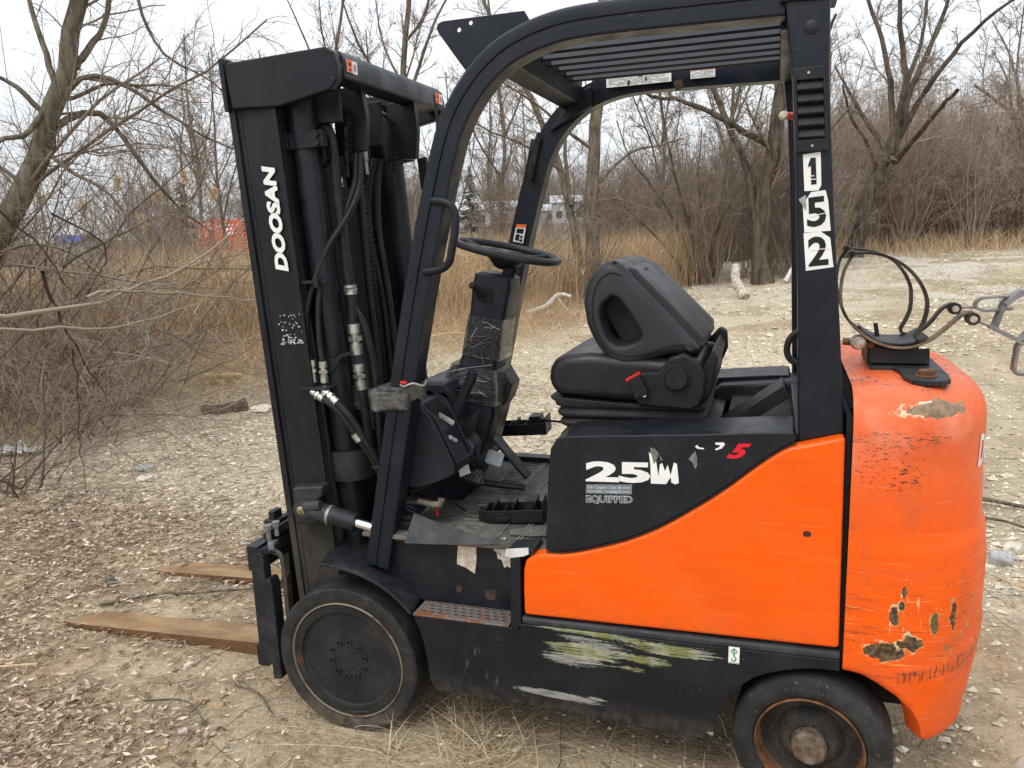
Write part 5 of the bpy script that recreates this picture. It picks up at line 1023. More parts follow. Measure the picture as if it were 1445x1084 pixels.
def _ground():
    b = NB('dirt_and_gravel'); X = b.xyz(); P = b.pos()
    big = b.noise(.55, 5, rough=.6); med = b.noise(3.2, 6, rough=.65); fine = b.noise(38, 6, rough=.7); gr = b.voro(62, out='Color'); grs = b.n('SeparateColor'); b.l(gr, grs.inputs[0]); vd = b.voro(62)
    soil = b.mix(b.step(med, .3, .7), (.27, .195, .115), (.52, .405, .27)); soil = b.mix(b.ma('MULTIPLY', b.step(fine, .42, .68), .7), soil, (.52, .43, .32))
    soil = b.mix(b.ma('MULTIPLY', b.step(b.noise(1.4, 4), .55, .7), .35), soil, (.56, .35, .18))
    pebble = b.mix(grs.outputs[0], (.44, .36, .26), (.86, .77, .60)); gravel = b.mix(b.step(vd, .0, .35), pebble, (.40, .32, .22)); gravel = b.mix(b.step(fine, .35, .7), gravel, b.mix(.5, pebble, (.70, .62, .48)))
    # gravel apron behind and to the left of the truck
    gm = b.ma('MULTIPLY', b.step(b.ma('ADD', X[1], b.ma('MULTIPLY', b.ma('SUBTRACT', big, .5), 2.4)), .9, 2.2), .9)
    c = b.mix(gm, soil, gravel)
    # compacted sandy track to the right
    tr = b.ma('MULTIPLY', b.step(b.ma('SUBTRACT', X[0], b.ma('MULTIPLY', X[1], .12)), .6, 1.6), b.step(X[1], 1.6, 3.2))
    sand = b.mix(b.step(b.noise(1.1, 6, b.map((1, .35, 1), (0, 0, -.28)), .6), .35, .65), (.31, .245, .16), (.48, .39, .265)); sand = b.mix(b.ma('MULTIPLY', b.step(b.noise(9, 6, rough=.7), .45, .65), .6), sand, (.60, .51, .38)); sand = b.mix(b.ma('MULTIPLY', b.step(b.noise(4.5, 7, rough=.7), .50, .62), .55), sand, (.22, .165, .105)); rut = b.ma('MULTIPLY', b.step(b.noise(1.6, 5, b.map((1.0, .12, 1), (0, 0, -.30)), .6), .52, .60), b.step(b.noise(14, 6, rough=.7), .35, .6)); sand = b.mix(b.ma('MULTIPLY', rut, .45), sand, (.24, .18, .12))
    c = b.mix(b.ma('MULTIPLY', tr, .85), c, sand)
    # straw coloured dead grass patches farther off
    gp = b.ma('MULTIPLY', b.step(b.noise(.45, 5, b.map((1, 1.6, 1)), .6), .48, .58), b.step(X[1], 7, 10)); c = b.mix(b.ma('MULTIPLY', gp, .75), c, b.mix(b.step(b.noise(20, 5), .35, .65), (.20, .15, .085), (.40, .32, .19)))
    wh = b.ma('MULTIPLY', b.step(b.noise(.9, 8, b.map((.7, 1.2, 1), (0, 0, .33)), .72), .47, .56), b.ma('MULTIPLY', b.step(X[1], 12, 15), b.step(X[1], 22, 28, 1, 0))); c = b.mix(b.ma('MULTIPLY', wh, .85), c, b.mix(b.step(b.noise(25, 6), .3, .6), (.34, .30, .235), (.66, .61, .52)))
    lp = b.ma('MULTIPLY', b.step(b.noise(2.6, 7, rough=.7), .44, .60), b.step(b.ma('ADD', X[0], b.ma('MULTIPLY', big, 1.5)), -.9, .2, 1, 0)); lp = b.ma('MULTIPLY', lp, b.step(b.ma('ADD', X[1], b.ma('MULTIPLY', b.ma('ADD', X[0], 1.5), .25)), 1.0, 1.9, 1, .25)); c = b.mix(b.ma('MULTIPLY', lp, .62), c, b.mix(b.step(fine, .4, .7), (.115, .078, .048), (.24, .175, .115)))
    cl = b.step(b.noise(11, 7, rough=.75), .50, .64); c = b.mix(b.ma('MULTIPLY', cl, .38), c, (.17, .125, .08))
    far_ = b.step(X[1], 26, 40); c = b.mix(far_, c, (.15, .115, .075))
    lf = b.step(b.ma('ADD', X[0], b.ma('MULTIPLY', big, 3)), -5.5, -3.2, 1, 0); c = b.mix(b.ma('MULTIPLY', lf, .6), c, (.17, .125, .085))
    h = b.ma('ADD', b.ma('MULTIPLY', fine, .5), b.ma('ADD', b.ma('MULTIPLY', vd, -.6), b.noise(140, 4)))
    b.bump(h, .8, .012)
    return b.fin(c, .95, 0, .2)
gr = fast('ground', V, F, _ground(), 'structure')

def island(name, cols, rough=.9, trans=0., var_noise=None):
    b = NB(name); g = b.n('NewGeometry'); cr = b.n('ValToRGB'); el = cr.color_ramp.elements; cr.color_ramp.interpolation = 'LINEAR'
    for i, c in enumerate(cols):
        e = el[i] if i < 2 else el.new(i/(len(cols)-1)); e.position = i/(len(cols)-1); e.color = (*c, 1)
    b.l(g.outputs['Random Per Island'], cr.inputs[0]); c = cr.outputs[0]
    if var_noise: c = b.mix(b.step(b.noise(var_noise, 4), .35, .7, 0, .5), c, (.10, .07, .05))
    return b.fin(c, rough, 0, .2)
LEAFM = island('dead_leaves', [(.16, .10, .065), (.42, .30, .21), (.27, .175, .115), (.58, .44, .33), (.09, .055, .036), (.48, .35, .25), (.78, .66, .53)])
STONEM = island('gravel_stones', [(.38, .30, .21), (.84, .74, .57), (.58, .48, .35), (.90, .82, .66), (.36, .32, .27), (.72, .61, .44), (.84, .77, .63)], .9, var_noise=30)
STRAW = island('dry_grass_blades', [(.34, .25, .15), (.58, .46, .30), (.42, .32, .20), (.70, .58, .40)], .8)
TWIGM = island('ground_twigs', [(.10, .075, .055), (.24, .18, .13), (.15, .11, .08), (.42, .33, .23)], .85)
REEDM = island('dry_reeds', [(.38, .25, .14), (.58, .42, .25), (.30, .19, .105), (.74, .57, .36), (.48, .33, .19)], .8)

def reedmask(x, y):
    d = (x+5.6)*.93-(y-5.8)*.36; e = .4*vn(x*.8, y*.8, 2)+.3*vn(x*2.3, y*2.3, 3)
    return sstep(-(d+e-.35), .05, .7)*(y > 2.6)
def scatter(nr, x0, x1, y0, y1, dens, seed=0):
    r = np.random.default_rng(seed); x = r.uniform(x0, x1, nr); y = r.uniform(y0, y1, nr); k = r.random(nr) < dens(x, y); return x[k], y[k]
def off_truck(x, y): return ~(((x+FX*-1)**2+(y-.1)**2 < .0) | (np.abs(x-FX) < .16) & (y > -.02) & (y < .3) | (np.abs(x-RX) < .14) & (y > -.03) & (y < .3))
def leaves(name, x, y, size, mat, label, lift=.02, seed=1):
    r = np.random.default_rng(seed); n = len(x); L = size*r.uniform(.5, 1.3, n); W = L*r.uniform(.18, .42, n); a = r.uniform(0, 2*np.pi, n)
    base = np.stack([np.zeros(n), np.zeros(n), np.zeros(n)], -1)
    loc = np.stack([np.stack([-L, 0*L, L*r.uniform(-.1, .35, n)], -1), np.stack([0*L, W, L*r.uniform(-.15, .30, n)], -1), np.stack([L, 0*L, L*r.uniform(-.1, .45, n)], -1), np.stack([0*L, -W, L*r.uniform(-.15, .30, n)], -1), np.stack([.1*L, 0*L, L*r.uniform(-.12, .05, n)], -1)], 1)
    tilt = r.normal(0, .28, n); ct, st = np.cos(tilt)[:, None], np.sin(tilt)[:, None]
    yy, zz = loc[..., 1]*ct-loc[..., 2]*st, loc[..., 1]*st+loc[..., 2]*ct; xx = loc[..., 0]
    c, s = np.cos(a)[:, None], np.sin(a)[:, None]; z0 = gz(x, y)+r.uniform(0, lift, n)
    P = np.stack([x[:, None]+xx*c-yy*s, y[:, None]+xx*s+yy*c, z0[:, None]+zz+.004], -1)
    F = (np.array([[0, 1, 4], [1, 2, 4], [2, 3, 4], [3, 0, 4]])[None]+np.arange(n)[:, None, None]*5).reshape(-1, 3)
    o = fast(name, P.reshape(-1, 3), F, mat, 'stuff', smooth=False); o['label'] = label; o['category'] = 'leaves'; return o
OCT = np.array([[1, 0, 0], [0, 1, 0], [-1, 0, 0], [0, -1, 0], [0, 0, 1], [0, 0, -1]], float); OCF = np.array([[0, 1, 4], [1, 2, 4], [2, 3, 4], [3, 0, 4], [1, 0, 5], [2, 1, 5], [3, 2, 5], [0, 3, 5]])
def stones(name, x, y, size, mat, label, seed=1):
    r = np.random.default_rng(seed); n = len(x); s = size*r.uniform(.35, 1, n)**1.4*r.choice([1, 1, 1, 1.7], n)
    P = OCT[None]*r.uniform(.65, 1.15, (n, 6, 1))+r.normal(0, .14, (n, 6, 3)); P = P*s[:, None, None]*np.stack([r.uniform(.8, 1.3, n), r.uniform(.7, 1.1, n), r.uniform(.4, .75, n)], -1)[:, None]
    a = r.uniform(0, 6.28, n); c, q = np.cos(a)[:, None], np.sin(a)[:, None]; P = np.stack([P[..., 0]*c-P[..., 1]*q, P[..., 0]*q+P[..., 1]*c, P[..., 2]], -1)
    P += np.stack([x, y, gz(x, y)+s*.15], -1)[:, None]
    o = fast(name, P.reshape(-1, 3), (OCF[None]+np.arange(n)[:, None, None]*6).reshape(-1, 3), mat, 'stuff', smooth=False); o['label'] = label; o['category'] = 'gravel'; return o
# distance thins everything out so that detail goes where it is seen
def dcam(x, y): return np.hypot(x-CAM[0], y-CAM[1])
def dl(x, y):
    patch = sstep(vn(x*.9+3, y*.9, 1)+.5, .42, .62)
    left = sstep(-x, .35, 1.1)*(1-sstep(-x-y*.2, 4.5, 7)); fork = 1-.55*np.exp(-((y-.65)/.5)**2)*(x > -2.1)
    patch = np.maximum(patch*.75, np.maximum(np.exp(-(((x+1.35)/.55)**2+((y+.32)/.32)**4)), np.exp(-(((x+3.0)/1.5)**2+((y-1.1)/.75)**2)))); return np.clip(left*(.07+.93*patch)*fork*(1-.75*sstep(y, 2.6, 3.6))*(1-.72*sstep(y+.25*(x+1.5), 1.0, 1.7)), 0, 1)*off_truck(x, y)
x, y = scatter(190000, -7, .3, -1.2, 4.2, dl, 11); leaves('leaf_litter', x, y, .0175, LEAFM, 'brown and tan dead leaves littering the ground left of the forks', seed=2)
x, y = scatter(9000, -9, 4, -1.2, 9, lambda x, y: .5*off_truck(x, y)*(~((x > -.2) & (x < 1.2) & (y > .1) & (y < .9))), 12); leaves('scattered_leaves', x, y, .020, LEAFM, 'single dead leaves scattered over the dirt and gravel', seed=3)
def dg(x, y):
    p = sstep(vn(x*.8, y*.8+9, 2)+.5, .2, .5); return np.clip(sstep(y+vn(x*.6, y*.6, 3)*2, .9, 2.4)*(.35+.65*p)*(1-sstep(dcam(x, y), 8, 13)*.8), 0, 1)*np.where((x > 1.5) & (y > 2.8), .30, 1.)
x, y = scatter(56000, -5.5, 3.2, .8, 9.5, dg, 13); stones('gravel_chips', x, y, .017, STONEM, 'pale angular gravel spread over the ground behind the forklift', 4)
x, y = scatter(26000, -6, 16, 8, 24, lambda x, y: np.clip(sstep(vn(x*.8, y*.8, 3)+.5, .35, .65), .12, 1)*(1-reedmask(x, y)), 18); stones('road_stones', x, y, .035, STONEM, 'coarser pale stones along the track and its verges', 19)
x, y = scatter(16000, -3.5, 2.6, -1.3, 2.2, lambda x, y: .55*off_truck(x, y), 14); stones('loose_grit', x, y, .008, STONEM, 'fine loose grit on the bare dirt round the wheels', 5)
x, y = scatter(2600, 1.2, 2.9, .2, 3.4, lambda x, y: .3+.6*np.exp(-((y-2.0)/.45)**2), 15); stones('rubble', x, y, .024, STONEM, 'broken stone rubble beside the counterweight', 6)
# twigs on the ground
r = np.random.default_rng(21); nt = 9500; x = r.uniform(-6.5, 3, nt); y = r.uniform(-1.2, 7, nt); k = off_truck(x, y) & (r.random(nt) < np.where(x < 0, 1, .3)); x, y = x[k], y[k]; nt = len(x)
L = r.uniform(.02, .16, nt)*r.choice([1, 1, 1, 2.2], nt); a = r.uniform(0, 6.28, nt); t = np.linspace(-.5, .5, 4); wob = r.normal(0, .05, (nt, 4))
px = x[:, None]+np.cos(a)[:, None]*L[:, None]*t-np.sin(a)[:, None]*wob*L[:, None]; py = y[:, None]+np.sin(a)[:, None]*L[:, None]*t+np.cos(a)[:, None]*wob*L[:, None]
TWP = np.stack([px, py, gz(px, py)+.006+r.uniform(0, .012, (nt, 1))+r.uniform(0, .015, (nt, 4))], -1); TWR = np.repeat(r.uniform(.0008, .0028, nt)[:, None], 4, 1)*np.array([1, .95, .8, .5])
def tubes(P, Rr, k=3):
    """many tubes at once: P (N,S,3), Rr (N,S)"""
    N, S, _ = P.shape; T = np.gradient(P, axis=1); T /= np.linalg.norm(T, axis=2, keepdims=True)+1e-9
    ref = np.where(np.abs(T[..., 2:3]) > .8, np.array([1., 0, 0]), np.array([0, 0, 1.])); U = np.cross(T, ref); U /= np.linalg.norm(U, axis=2, keepdims=True)+1e-9; W = np.cross(T, U)
    an = np.arange(k)*2*np.pi/k; ring = P[:, :, None]+(U[:, :, None]*np.cos(an)[None, None, :, None]+W[:, :, None]*np.sin(an)[None, None, :, None])*Rr[:, :, None, None]
    V = ring.reshape(-1, 3); idx = np.arange(N*S*k).reshape(N, S, k); a = idx[:, :-1]; b = np.roll(a, -1, 2); d = idx[:, 1:]; c = np.roll(d, -1, 2)
    return V, np.stack([a, b, c, d], -1).reshape(-1, 4)
def tube_obj(name, groups, mat, parent=None, kind=None):
    Vs, Fs, o = [], [], 0
    for P, Rr, k in groups:
        v, f = tubes(P, Rr, k); Vs.append(v); Fs.append(f+o); o += len(v)
    return fast(name, np.concatenate(Vs), np.concatenate(Fs), mat, kind, parent=parent)
o = tube_obj('ground_twigs', [(TWP, TWR, 3)], TWIGM, kind='stuff'); o['label'] = 'thin twigs and stalks strewn on the ground'; o['category'] = 'twigs'

ns_ = 26000; x = r.uniform(-6, 1.5, ns_); y = r.uniform(-1.2, 6, ns_); k = off_truck(x, y) & (r.random(ns_) < .25+.75*sstep(vn(x*1.1, y*1.1, 4)+.5, .45, .7)) & ((x < -.2) | (r.random(ns_) < .25)); x, y = x[k], y[k]; ns_ = len(x)
L = r.uniform(.015, .07, ns_); a = r.normal(.3, .9, ns_); t = np.array([-.5, 0, .5]); px = x[:, None]+np.cos(a)[:, None]*L[:, None]*t; py = y[:, None]+np.sin(a)[:, None]*L[:, None]*t
o = tube_obj('straw_litter', [(np.stack([px, py, gz(px, py)+.007+r.uniform(0, .014, (ns_, 1))+r.uniform(0, .006, (ns_, 3))], -1), np.repeat(r.uniform(.0006, .0016, ns_)[:, None], 3, 1), 3)], STRAW, kind='stuff'); o['label'] = 'fine broken straw strewn over the dirt and leaves'; o['category'] = 'straw'
# blades
def blades(name, bx, by, h, wdt, lean, mat, label, S=4, droop=.6, seed=1, cat='grass', z0=None, az=None):
    r = np.random.default_rng(seed); n = len(bx); hh = h*r.uniform(.5, 1.2, n) if np.isscalar(h) else h; a = r.uniform(0, 6.28, n) if az is None else az; ln = np.abs(r.normal(lean, lean*.5, n)); t = np.linspace(0, 1, S)
    d = hh[:, None]*(ln[:, None]*t+droop*ln[:, None]*t**2); z = hh[:, None]*(t-(.35*droop*ln[:, None])*t**2)
    P = np.stack([bx[:, None]+np.cos(a)[:, None]*d, by[:, None]+np.sin(a)[:, None]*d, (gz(bx, by) if z0 is None else z0)[:, None]+z], -1)
    f = r.uniform(0, 6.28, n); side = np.stack([np.cos(f), np.sin(f), np.zeros(n)], -1); w_ = wdt*r.uniform(.5, 1.3, n)[:, None]*(1-t*.85)
    A = P+side[:, None]*w_[..., None]/2; B = P-side[:, None]*w_[..., None]/2; V = np.stack([A, B], 2).reshape(-1, 3)
    idx = np.arange(n*S*2).reshape(n, S, 2); F = np.stack([idx[:, :-1, 0], idx[:, :-1, 1], idx[:, 1:, 1], idx[:, 1:, 0]], -1).reshape(-1, 4)
    o = fast(name, V, F, mat, 'stuff', smooth=False); o['label'] = label; o['category'] = cat; return o
r = np.random.default_rng(31)
def tuft(cx, cy, n, rad): return np.stack([cx+r.normal(0, rad, n), cy+r.normal(0, rad, n)], 1)
TF = np.concatenate([tuft(.10, -.03, 80, .035), tuft(.02, -.10, 50, .03), tuft(.18, .03, 45, .05), tuft(-.18, -.06, 30, .02), tuft(.45, .08, 34, .08), tuft(.72, .07, 26, .06), tuft(.05, .10, 50, .07), tuft(.88, .0, 14, .02), tuft(-.10, .2, 40, .1), tuft(1.35, .5, 20, .1), tuft(.9, .3, 40, .1)])
blades('grass_tufts', TF[:, 0], TF[:, 1], .115, .0034, 1.6, STRAW, 'straw coloured dry grass tufts sprawling under the side skirt', S=5, seed=7)
x, y = scatter(9000, 1.3, 12, 2.5, 19, lambda x, y: np.clip(sstep(vn(x*.7+5, y*.5, 1)+.5, .55, .75), 0, 1), 36)
blades('track_grass', x, y, .07, .006, 1.2, STRAW, 'sparse dead grass tufts on the sandy track', S=3, seed=29)
x, y = scatter(16000, -6.5, 4.5, 2.4, 11, lambda x, y: np.clip(sstep(vn(x*.55, y*.55, 5)+.5, .45, .7), 0, 1)*.8+.05, 33)
blades('dead_grass', x, y, .10, .004, .9, STRAW, 'short dead grass among the gravel behind the forklift', S=4, seed=8)
x, y = scatter(26000, -4, 20, 19, 27.5, lambda x, y: np.exp(-((y-23.2-(x-3)*.25)/1.3)**2)*(x > 1)+np.exp(-((y-17.6)/.9)**2)*(x <= 2)*(1-reedmask(x, y)), 35)
blades('tall_verge_grass', x, y, .65, .012, .35, REEDM, 'tall dry grass along the foot of the thicket', S=3, droop=1.2, seed=19)
x, y = scatter(20000, -4, 14, 9, 28, lambda x, y: np.clip(sstep(vn(x*.4, y*.7, 6)+.5, .45, .65), 0, 1)*.9+.04, 34)
blades('verge_grass', x, y, .16, .009, .9, STRAW, 'dead yellow grass along the far verge of the track', S=3, seed=9)
# reeds: a dense belt left of a line running back from the gravel
def rd(x, y): return reedmask(x, y)*(.30+.70*np.exp(-np.clip(-((x+5.6)*.93-(y-5.8)*.36)-1.0, 0, 99)/2.2))
x, y = scatter(120000, -15, -.5, 2.8, 21, rd, 41); hr = np.random.default_rng(42).uniform(.95, 1.72, len(x))*(.8+.35*(vn(x*.7, y*.7, 4)+.5))
blades('reed_stems', x, y, hr, .008, .10, REEDM, 'tall dry golden reeds beyond the gravel', S=4, droop=1.5, seed=10, cat='reeds')
x2, y2 = scatter(90000, -17, -.5, 3.0, 19, rd, 43); zz = gz(x2, y2)+np.random.default_rng(44).uniform(.1, 1.15, len(x2))
blades('reed_leaves', x2, y2, .38, .011, .75, REEDM, 'dry bent leaves hanging among the reeds', S=4, droop=1.6, seed=11, cat='reeds', z0=zz)
x, y = scatter(60000, -11, -2, 2.0, 12, lambda x, y: np.exp(-(((x+5.1)*.93-(y-5.8)*.36)/1.0)**2), 45)
blades('flattened_reeds', x, y, .42, .006, 1.5, REEDM, 'flattened broken reed stalks along the edge of the gravel', S=4, droop=.4, seed=12, cat='reeds')
# ------------------------------------------------------------------ bare trees, shrubs and thickets
TREES={
 'leaning':[
  ([[-5.59,2.63,0.34],[-5.41,2.88,1.2],[-5.17,3.17,1.88],[-5.03,3.33,2.32],[-4.91,3.46,2.75],[-4.79,3.59,3.21],[-4.63,3.74,3.84],[-4.48,3.88,4.41]],0.199,0.085),
  ([[-4.91,3.46,2.58],[-4.86,3.65,2.7],[-4.77,3.88,2.7],[-4.67,4.1,2.35],[-4.56,4.32,2.0],[-4.36,4.62,1.66]],0.05,0.011),
  ([[-4.87,3.5,2.81],[-4.64,3.57,2.98],[-4.37,3.67,2.92],[-4.05,3.8,2.67],[-3.77,3.88,2.48],[-3.51,3.94,2.35]],0.039,0.011),
  ([[-4.76,3.61,3.07],[-4.69,3.95,3.56],[-4.77,4.13,4.2]],0.05,0.018),
  ([[-4.93,3.44,2.75],[-4.97,3.2,2.5],[-5.0,2.98,2.43],[-5.09,2.66,2.19]],0.043,0.018),
  ([[-4.88,3.49,2.9],[-5.06,3.58,3.3],[-5.24,3.67,3.68],[-5.41,3.76,4.18]],0.046,0.018),
  ([[-4.99,3.37,2.43],[-4.67,3.29,2.21],[-4.25,3.31,1.96],[-3.87,3.27,1.38]],0.032,0.007),
  ([[-4.94,3.43,2.64],[-5.16,3.33,2.92],[-5.44,3.14,3.09]],0.043,0.014),
  ([[-4.36,3.99,3.99],[-4.31,3.94,3.52],[-4.14,3.99,3.17],[-3.86,4.12,2.99],[-3.63,4.21,2.77]],0.028,0.007),
 ],
 'double_trunk':[
  ([[-2.58,14.1,0.01],[-2.66,14.08,0.76],[-2.68,14.08,1.9],[-2.59,14.1,3.27],[-2.53,14.11,4.07],[-2.42,14.13,5.37],[-2.35,14.15,6.63]],0.25,0.132),
  ([[-2.81,14.05,0.02],[-2.93,14.11,0.91],[-3.09,14.15,1.92],[-3.32,14.18,2.84],[-3.67,14.18,3.7],[-4.07,14.14,4.62],[-4.54,14.08,5.59],[-4.93,14.04,6.55]],0.162,0.044),
  ([[-3.05,13.99,2.05],[-3.27,14.48,3.07],[-3.38,14.99,4.41],[-3.45,15.52,5.5]],0.073,0.037),
  ([[-3.23,13.94,2.75],[-3.83,13.43,3.23],[-4.36,12.91,3.48],[-4.74,12.42,3.77]],0.051,0.015),
  ([[-2.55,14.11,2.45],[-1.94,14.56,3.06],[-1.42,14.97,3.2],[-0.97,15.36,3.35]],0.059,0.022),
  ([[-2.63,14.09,3.14],[-2.97,13.46,3.44],[-3.34,12.82,3.84],[-3.9,12.09,4.27]],0.059,0.022),
  ([[-2.55,14.1,3.81],[-2.23,14.67,4.8],[-1.89,15.24,5.82]],0.066,0.029),
  ([[-2.62,14.09,1.48],[-2.2,14.38,1.88],[-1.81,14.65,2.01]],0.037,0.015),
 ],
 'limbed':[
  ([[0.62,17.57,-0.02],[0.56,17.57,1.32],[0.63,17.57,2.43],[0.84,17.57,3.66],[0.95,17.57,4.71],[1.03,17.57,6.03],[1.07,17.57,7.45]],0.314,0.192),
  ([[0.81,17.57,3.2],[0.15,17.27,3.6],[-0.52,16.95,4.0],[-1.18,16.61,4.28],[-1.68,16.26,4.33],[-2.15,15.9,4.58]],0.131,0.044),
  ([[0.5,17.57,1.33],[0.23,17.75,2.78],[-0.19,17.92,3.77],[-0.62,18.08,4.78],[-0.96,18.24,5.78],[-1.39,18.38,7.26]],0.157,0.061),
  ([[0.61,17.57,1.8],[1.4,17.96,2.57],[1.84,18.33,3.36],[2.44,18.69,4.14]],0.087,0.035),
  ([[-0.17,17.54,3.73],[0.04,17.79,4.67],[0.24,18.03,5.61]],0.07,0.026),
  ([[0.89,17.57,4.11],[1.58,16.97,4.84],[1.93,16.37,5.65]],0.105,0.044),
 ],
 'multi_stem':[
  ([[-0.88,17.79,0.02],[-1.3,17.75,1.38],[-1.88,17.67,2.4],[-2.46,17.58,3.17],[-2.78,17.53,4.08]],0.08,0.018),
  ([[-0.79,17.8,0.01],[-1.02,17.48,1.38],[-1.32,17.15,2.52],[-1.52,16.82,3.6],[-1.63,16.5,4.48]],0.089,0.018),
  ([[-0.76,17.8,0.01],[-0.85,18.27,1.53],[-0.98,18.74,2.74],[-0.95,19.22,3.97]],0.097,0.018),
  ([[-0.71,17.8,0.01],[-0.47,17.66,1.36],[0.01,17.53,2.31],[0.46,17.39,3.06]],0.089,0.018),
  ([[-0.69,17.81,0.01],[-0.25,18.24,1.17],[0.32,18.66,2.16],[0.76,19.06,2.83]],0.08,0.018),
  ([[-0.96,17.78,0.02],[-1.56,17.16,1.07],[-2.12,16.51,1.75],[-2.33,15.91,2.06]],0.071,0.018),
  ([[-0.66,17.81,-0.02],[-0.64,18.53,1.0],[-0.42,19.26,2.39],[-0.3,19.99,3.65]],0.071,0.018),
  ([[-0.89,17.79,-0.02],[-1.29,18.47,1.02],[-1.85,19.12,1.92],[-2.55,19.75,3.06]],0.071,0.018),
 ],
 'spreading':[
  ([[2.89,21.89,0.61],[3.18,21.86,1.84],[3.49,21.83,2.84],[3.78,21.8,3.63]],0.363,0.256),
  ([[3.78,21.8,3.54],[3.64,22.03,5.01],[3.38,22.28,6.31],[3.05,22.53,7.28],[2.85,22.76,8.42]],0.139,0.053),
  ([[3.81,21.8,3.63],[3.94,21.49,4.9],[3.75,21.22,6.05],[3.58,20.95,7.48]],0.16,0.064),
  ([[3.86,21.79,3.62],[4.18,22.33,4.83],[4.76,22.83,6.28],[5.19,23.34,7.75]],0.15,0.064),
  ([[3.88,21.79,3.62],[4.37,21.36,4.67],[4.95,20.9,5.54],[5.56,20.41,6.17],[6.06,19.93,6.45]],0.139,0.043),
  ([[3.59,21.82,3.34],[3.11,22.26,4.18],[2.63,22.68,5.1],[2.32,23.08,5.81]],0.128,0.032),
  ([[3.45,21.84,2.75],[3.05,21.3,3.55],[2.61,20.76,4.13],[2.37,20.19,4.84]],0.096,0.032),
  ([[3.98,21.77,4.94],[4.32,22.02,5.99],[4.45,22.29,7.4]],0.096,0.043),
  ([[3.81,21.8,3.0],[4.15,20.88,3.52],[4.42,19.96,3.98],[4.7,19.04,4.35]],0.128,0.064),
 ],
 'edge_tree':[
  ([[8.5,26.99,0.06],[8.31,27.04,2.02],[8.0,27.12,3.84],[7.71,27.19,4.5],[7.25,27.29,5.08],[6.66,27.42,5.56]],0.214,0.067),
  ([[8.08,27.1,3.52],[8.03,27.73,5.07],[7.8,28.4,6.47],[7.37,29.11,7.73]],0.12,0.027),
  ([[8.04,27.11,3.84],[7.99,26.2,5.26],[7.5,25.39,6.71]],0.12,0.04),
  ([[7.74,27.18,4.5],[7.6,27.77,5.75],[7.28,28.39,6.73]],0.08,0.027),
 ],
 'behind_mast':[
  ([[-5.82,11.38,-0.28],[-5.67,11.45,1.99],[-5.53,11.52,3.72],[-5.39,11.58,4.92],[-5.27,11.64,5.96]],0.134,0.067),
  ([[-5.53,11.52,3.6],[-5.31,11.88,4.49],[-5.14,12.22,5.26],[-4.83,12.6,6.04]],0.06,0.027),
  ([[-5.56,11.5,3.24],[-5.66,11.12,4.16],[-5.85,10.69,4.78],[-5.91,10.31,5.47]],0.06,0.02),
  ([[-5.48,11.54,4.21],[-5.95,11.82,5.02],[-6.22,12.18,5.86]],0.04,0.02),
  ([[-5.39,11.58,4.92],[-4.94,11.49,5.31],[-4.69,11.3,5.91]],0.04,0.02),
 ],
 'slim_one':[
  ([[-10.64,16.7,-0.16],[-10.3,16.9,3.15],[-10.03,17.06,5.45],[-9.77,17.2,6.99],[-9.53,17.34,8.33]],0.108,0.049),
  ([[-10.09,17.02,4.92],[-10.62,17.12,6.2],[-11.11,17.23,7.31],[-11.55,17.37,8.08]],0.059,0.02),
  ([[-9.99,17.08,5.62],[-9.91,16.52,6.52],[-9.66,16.05,7.2]],0.049,0.02),
 ],
 'slim_two':[
  ([[-7.72,22.5,-0.28],[-7.52,22.57,2.19],[-7.3,22.64,4.37],[-7.47,22.58,6.48],[-7.6,22.54,8.53]],0.116,0.046),
  ([[-7.34,22.63,4.37],[-6.83,23.44,6.14],[-6.75,24.12,7.75]],0.069,0.023),
  ([[-7.46,22.59,3.29],[-7.95,21.75,4.54],[-8.07,21.04,5.68]],0.058,0.023),
 ],
 'slim_three':[
  ([[-10.18,10.85,-0.16],[-10.12,10.91,1.09],[-9.99,11.01,2.17],[-9.98,11.03,3.23],[-9.85,11.13,4.14]],0.061,0.015),
  ([[-10.11,10.92,1.22],[-10.47,11.14,2.19],[-10.82,11.38,3.04]],0.03,0.008),
  ([[-10.01,11.0,2.17],[-9.4,10.97,2.93],[-9.0,10.77,3.53]],0.03,0.008),
 ],
}
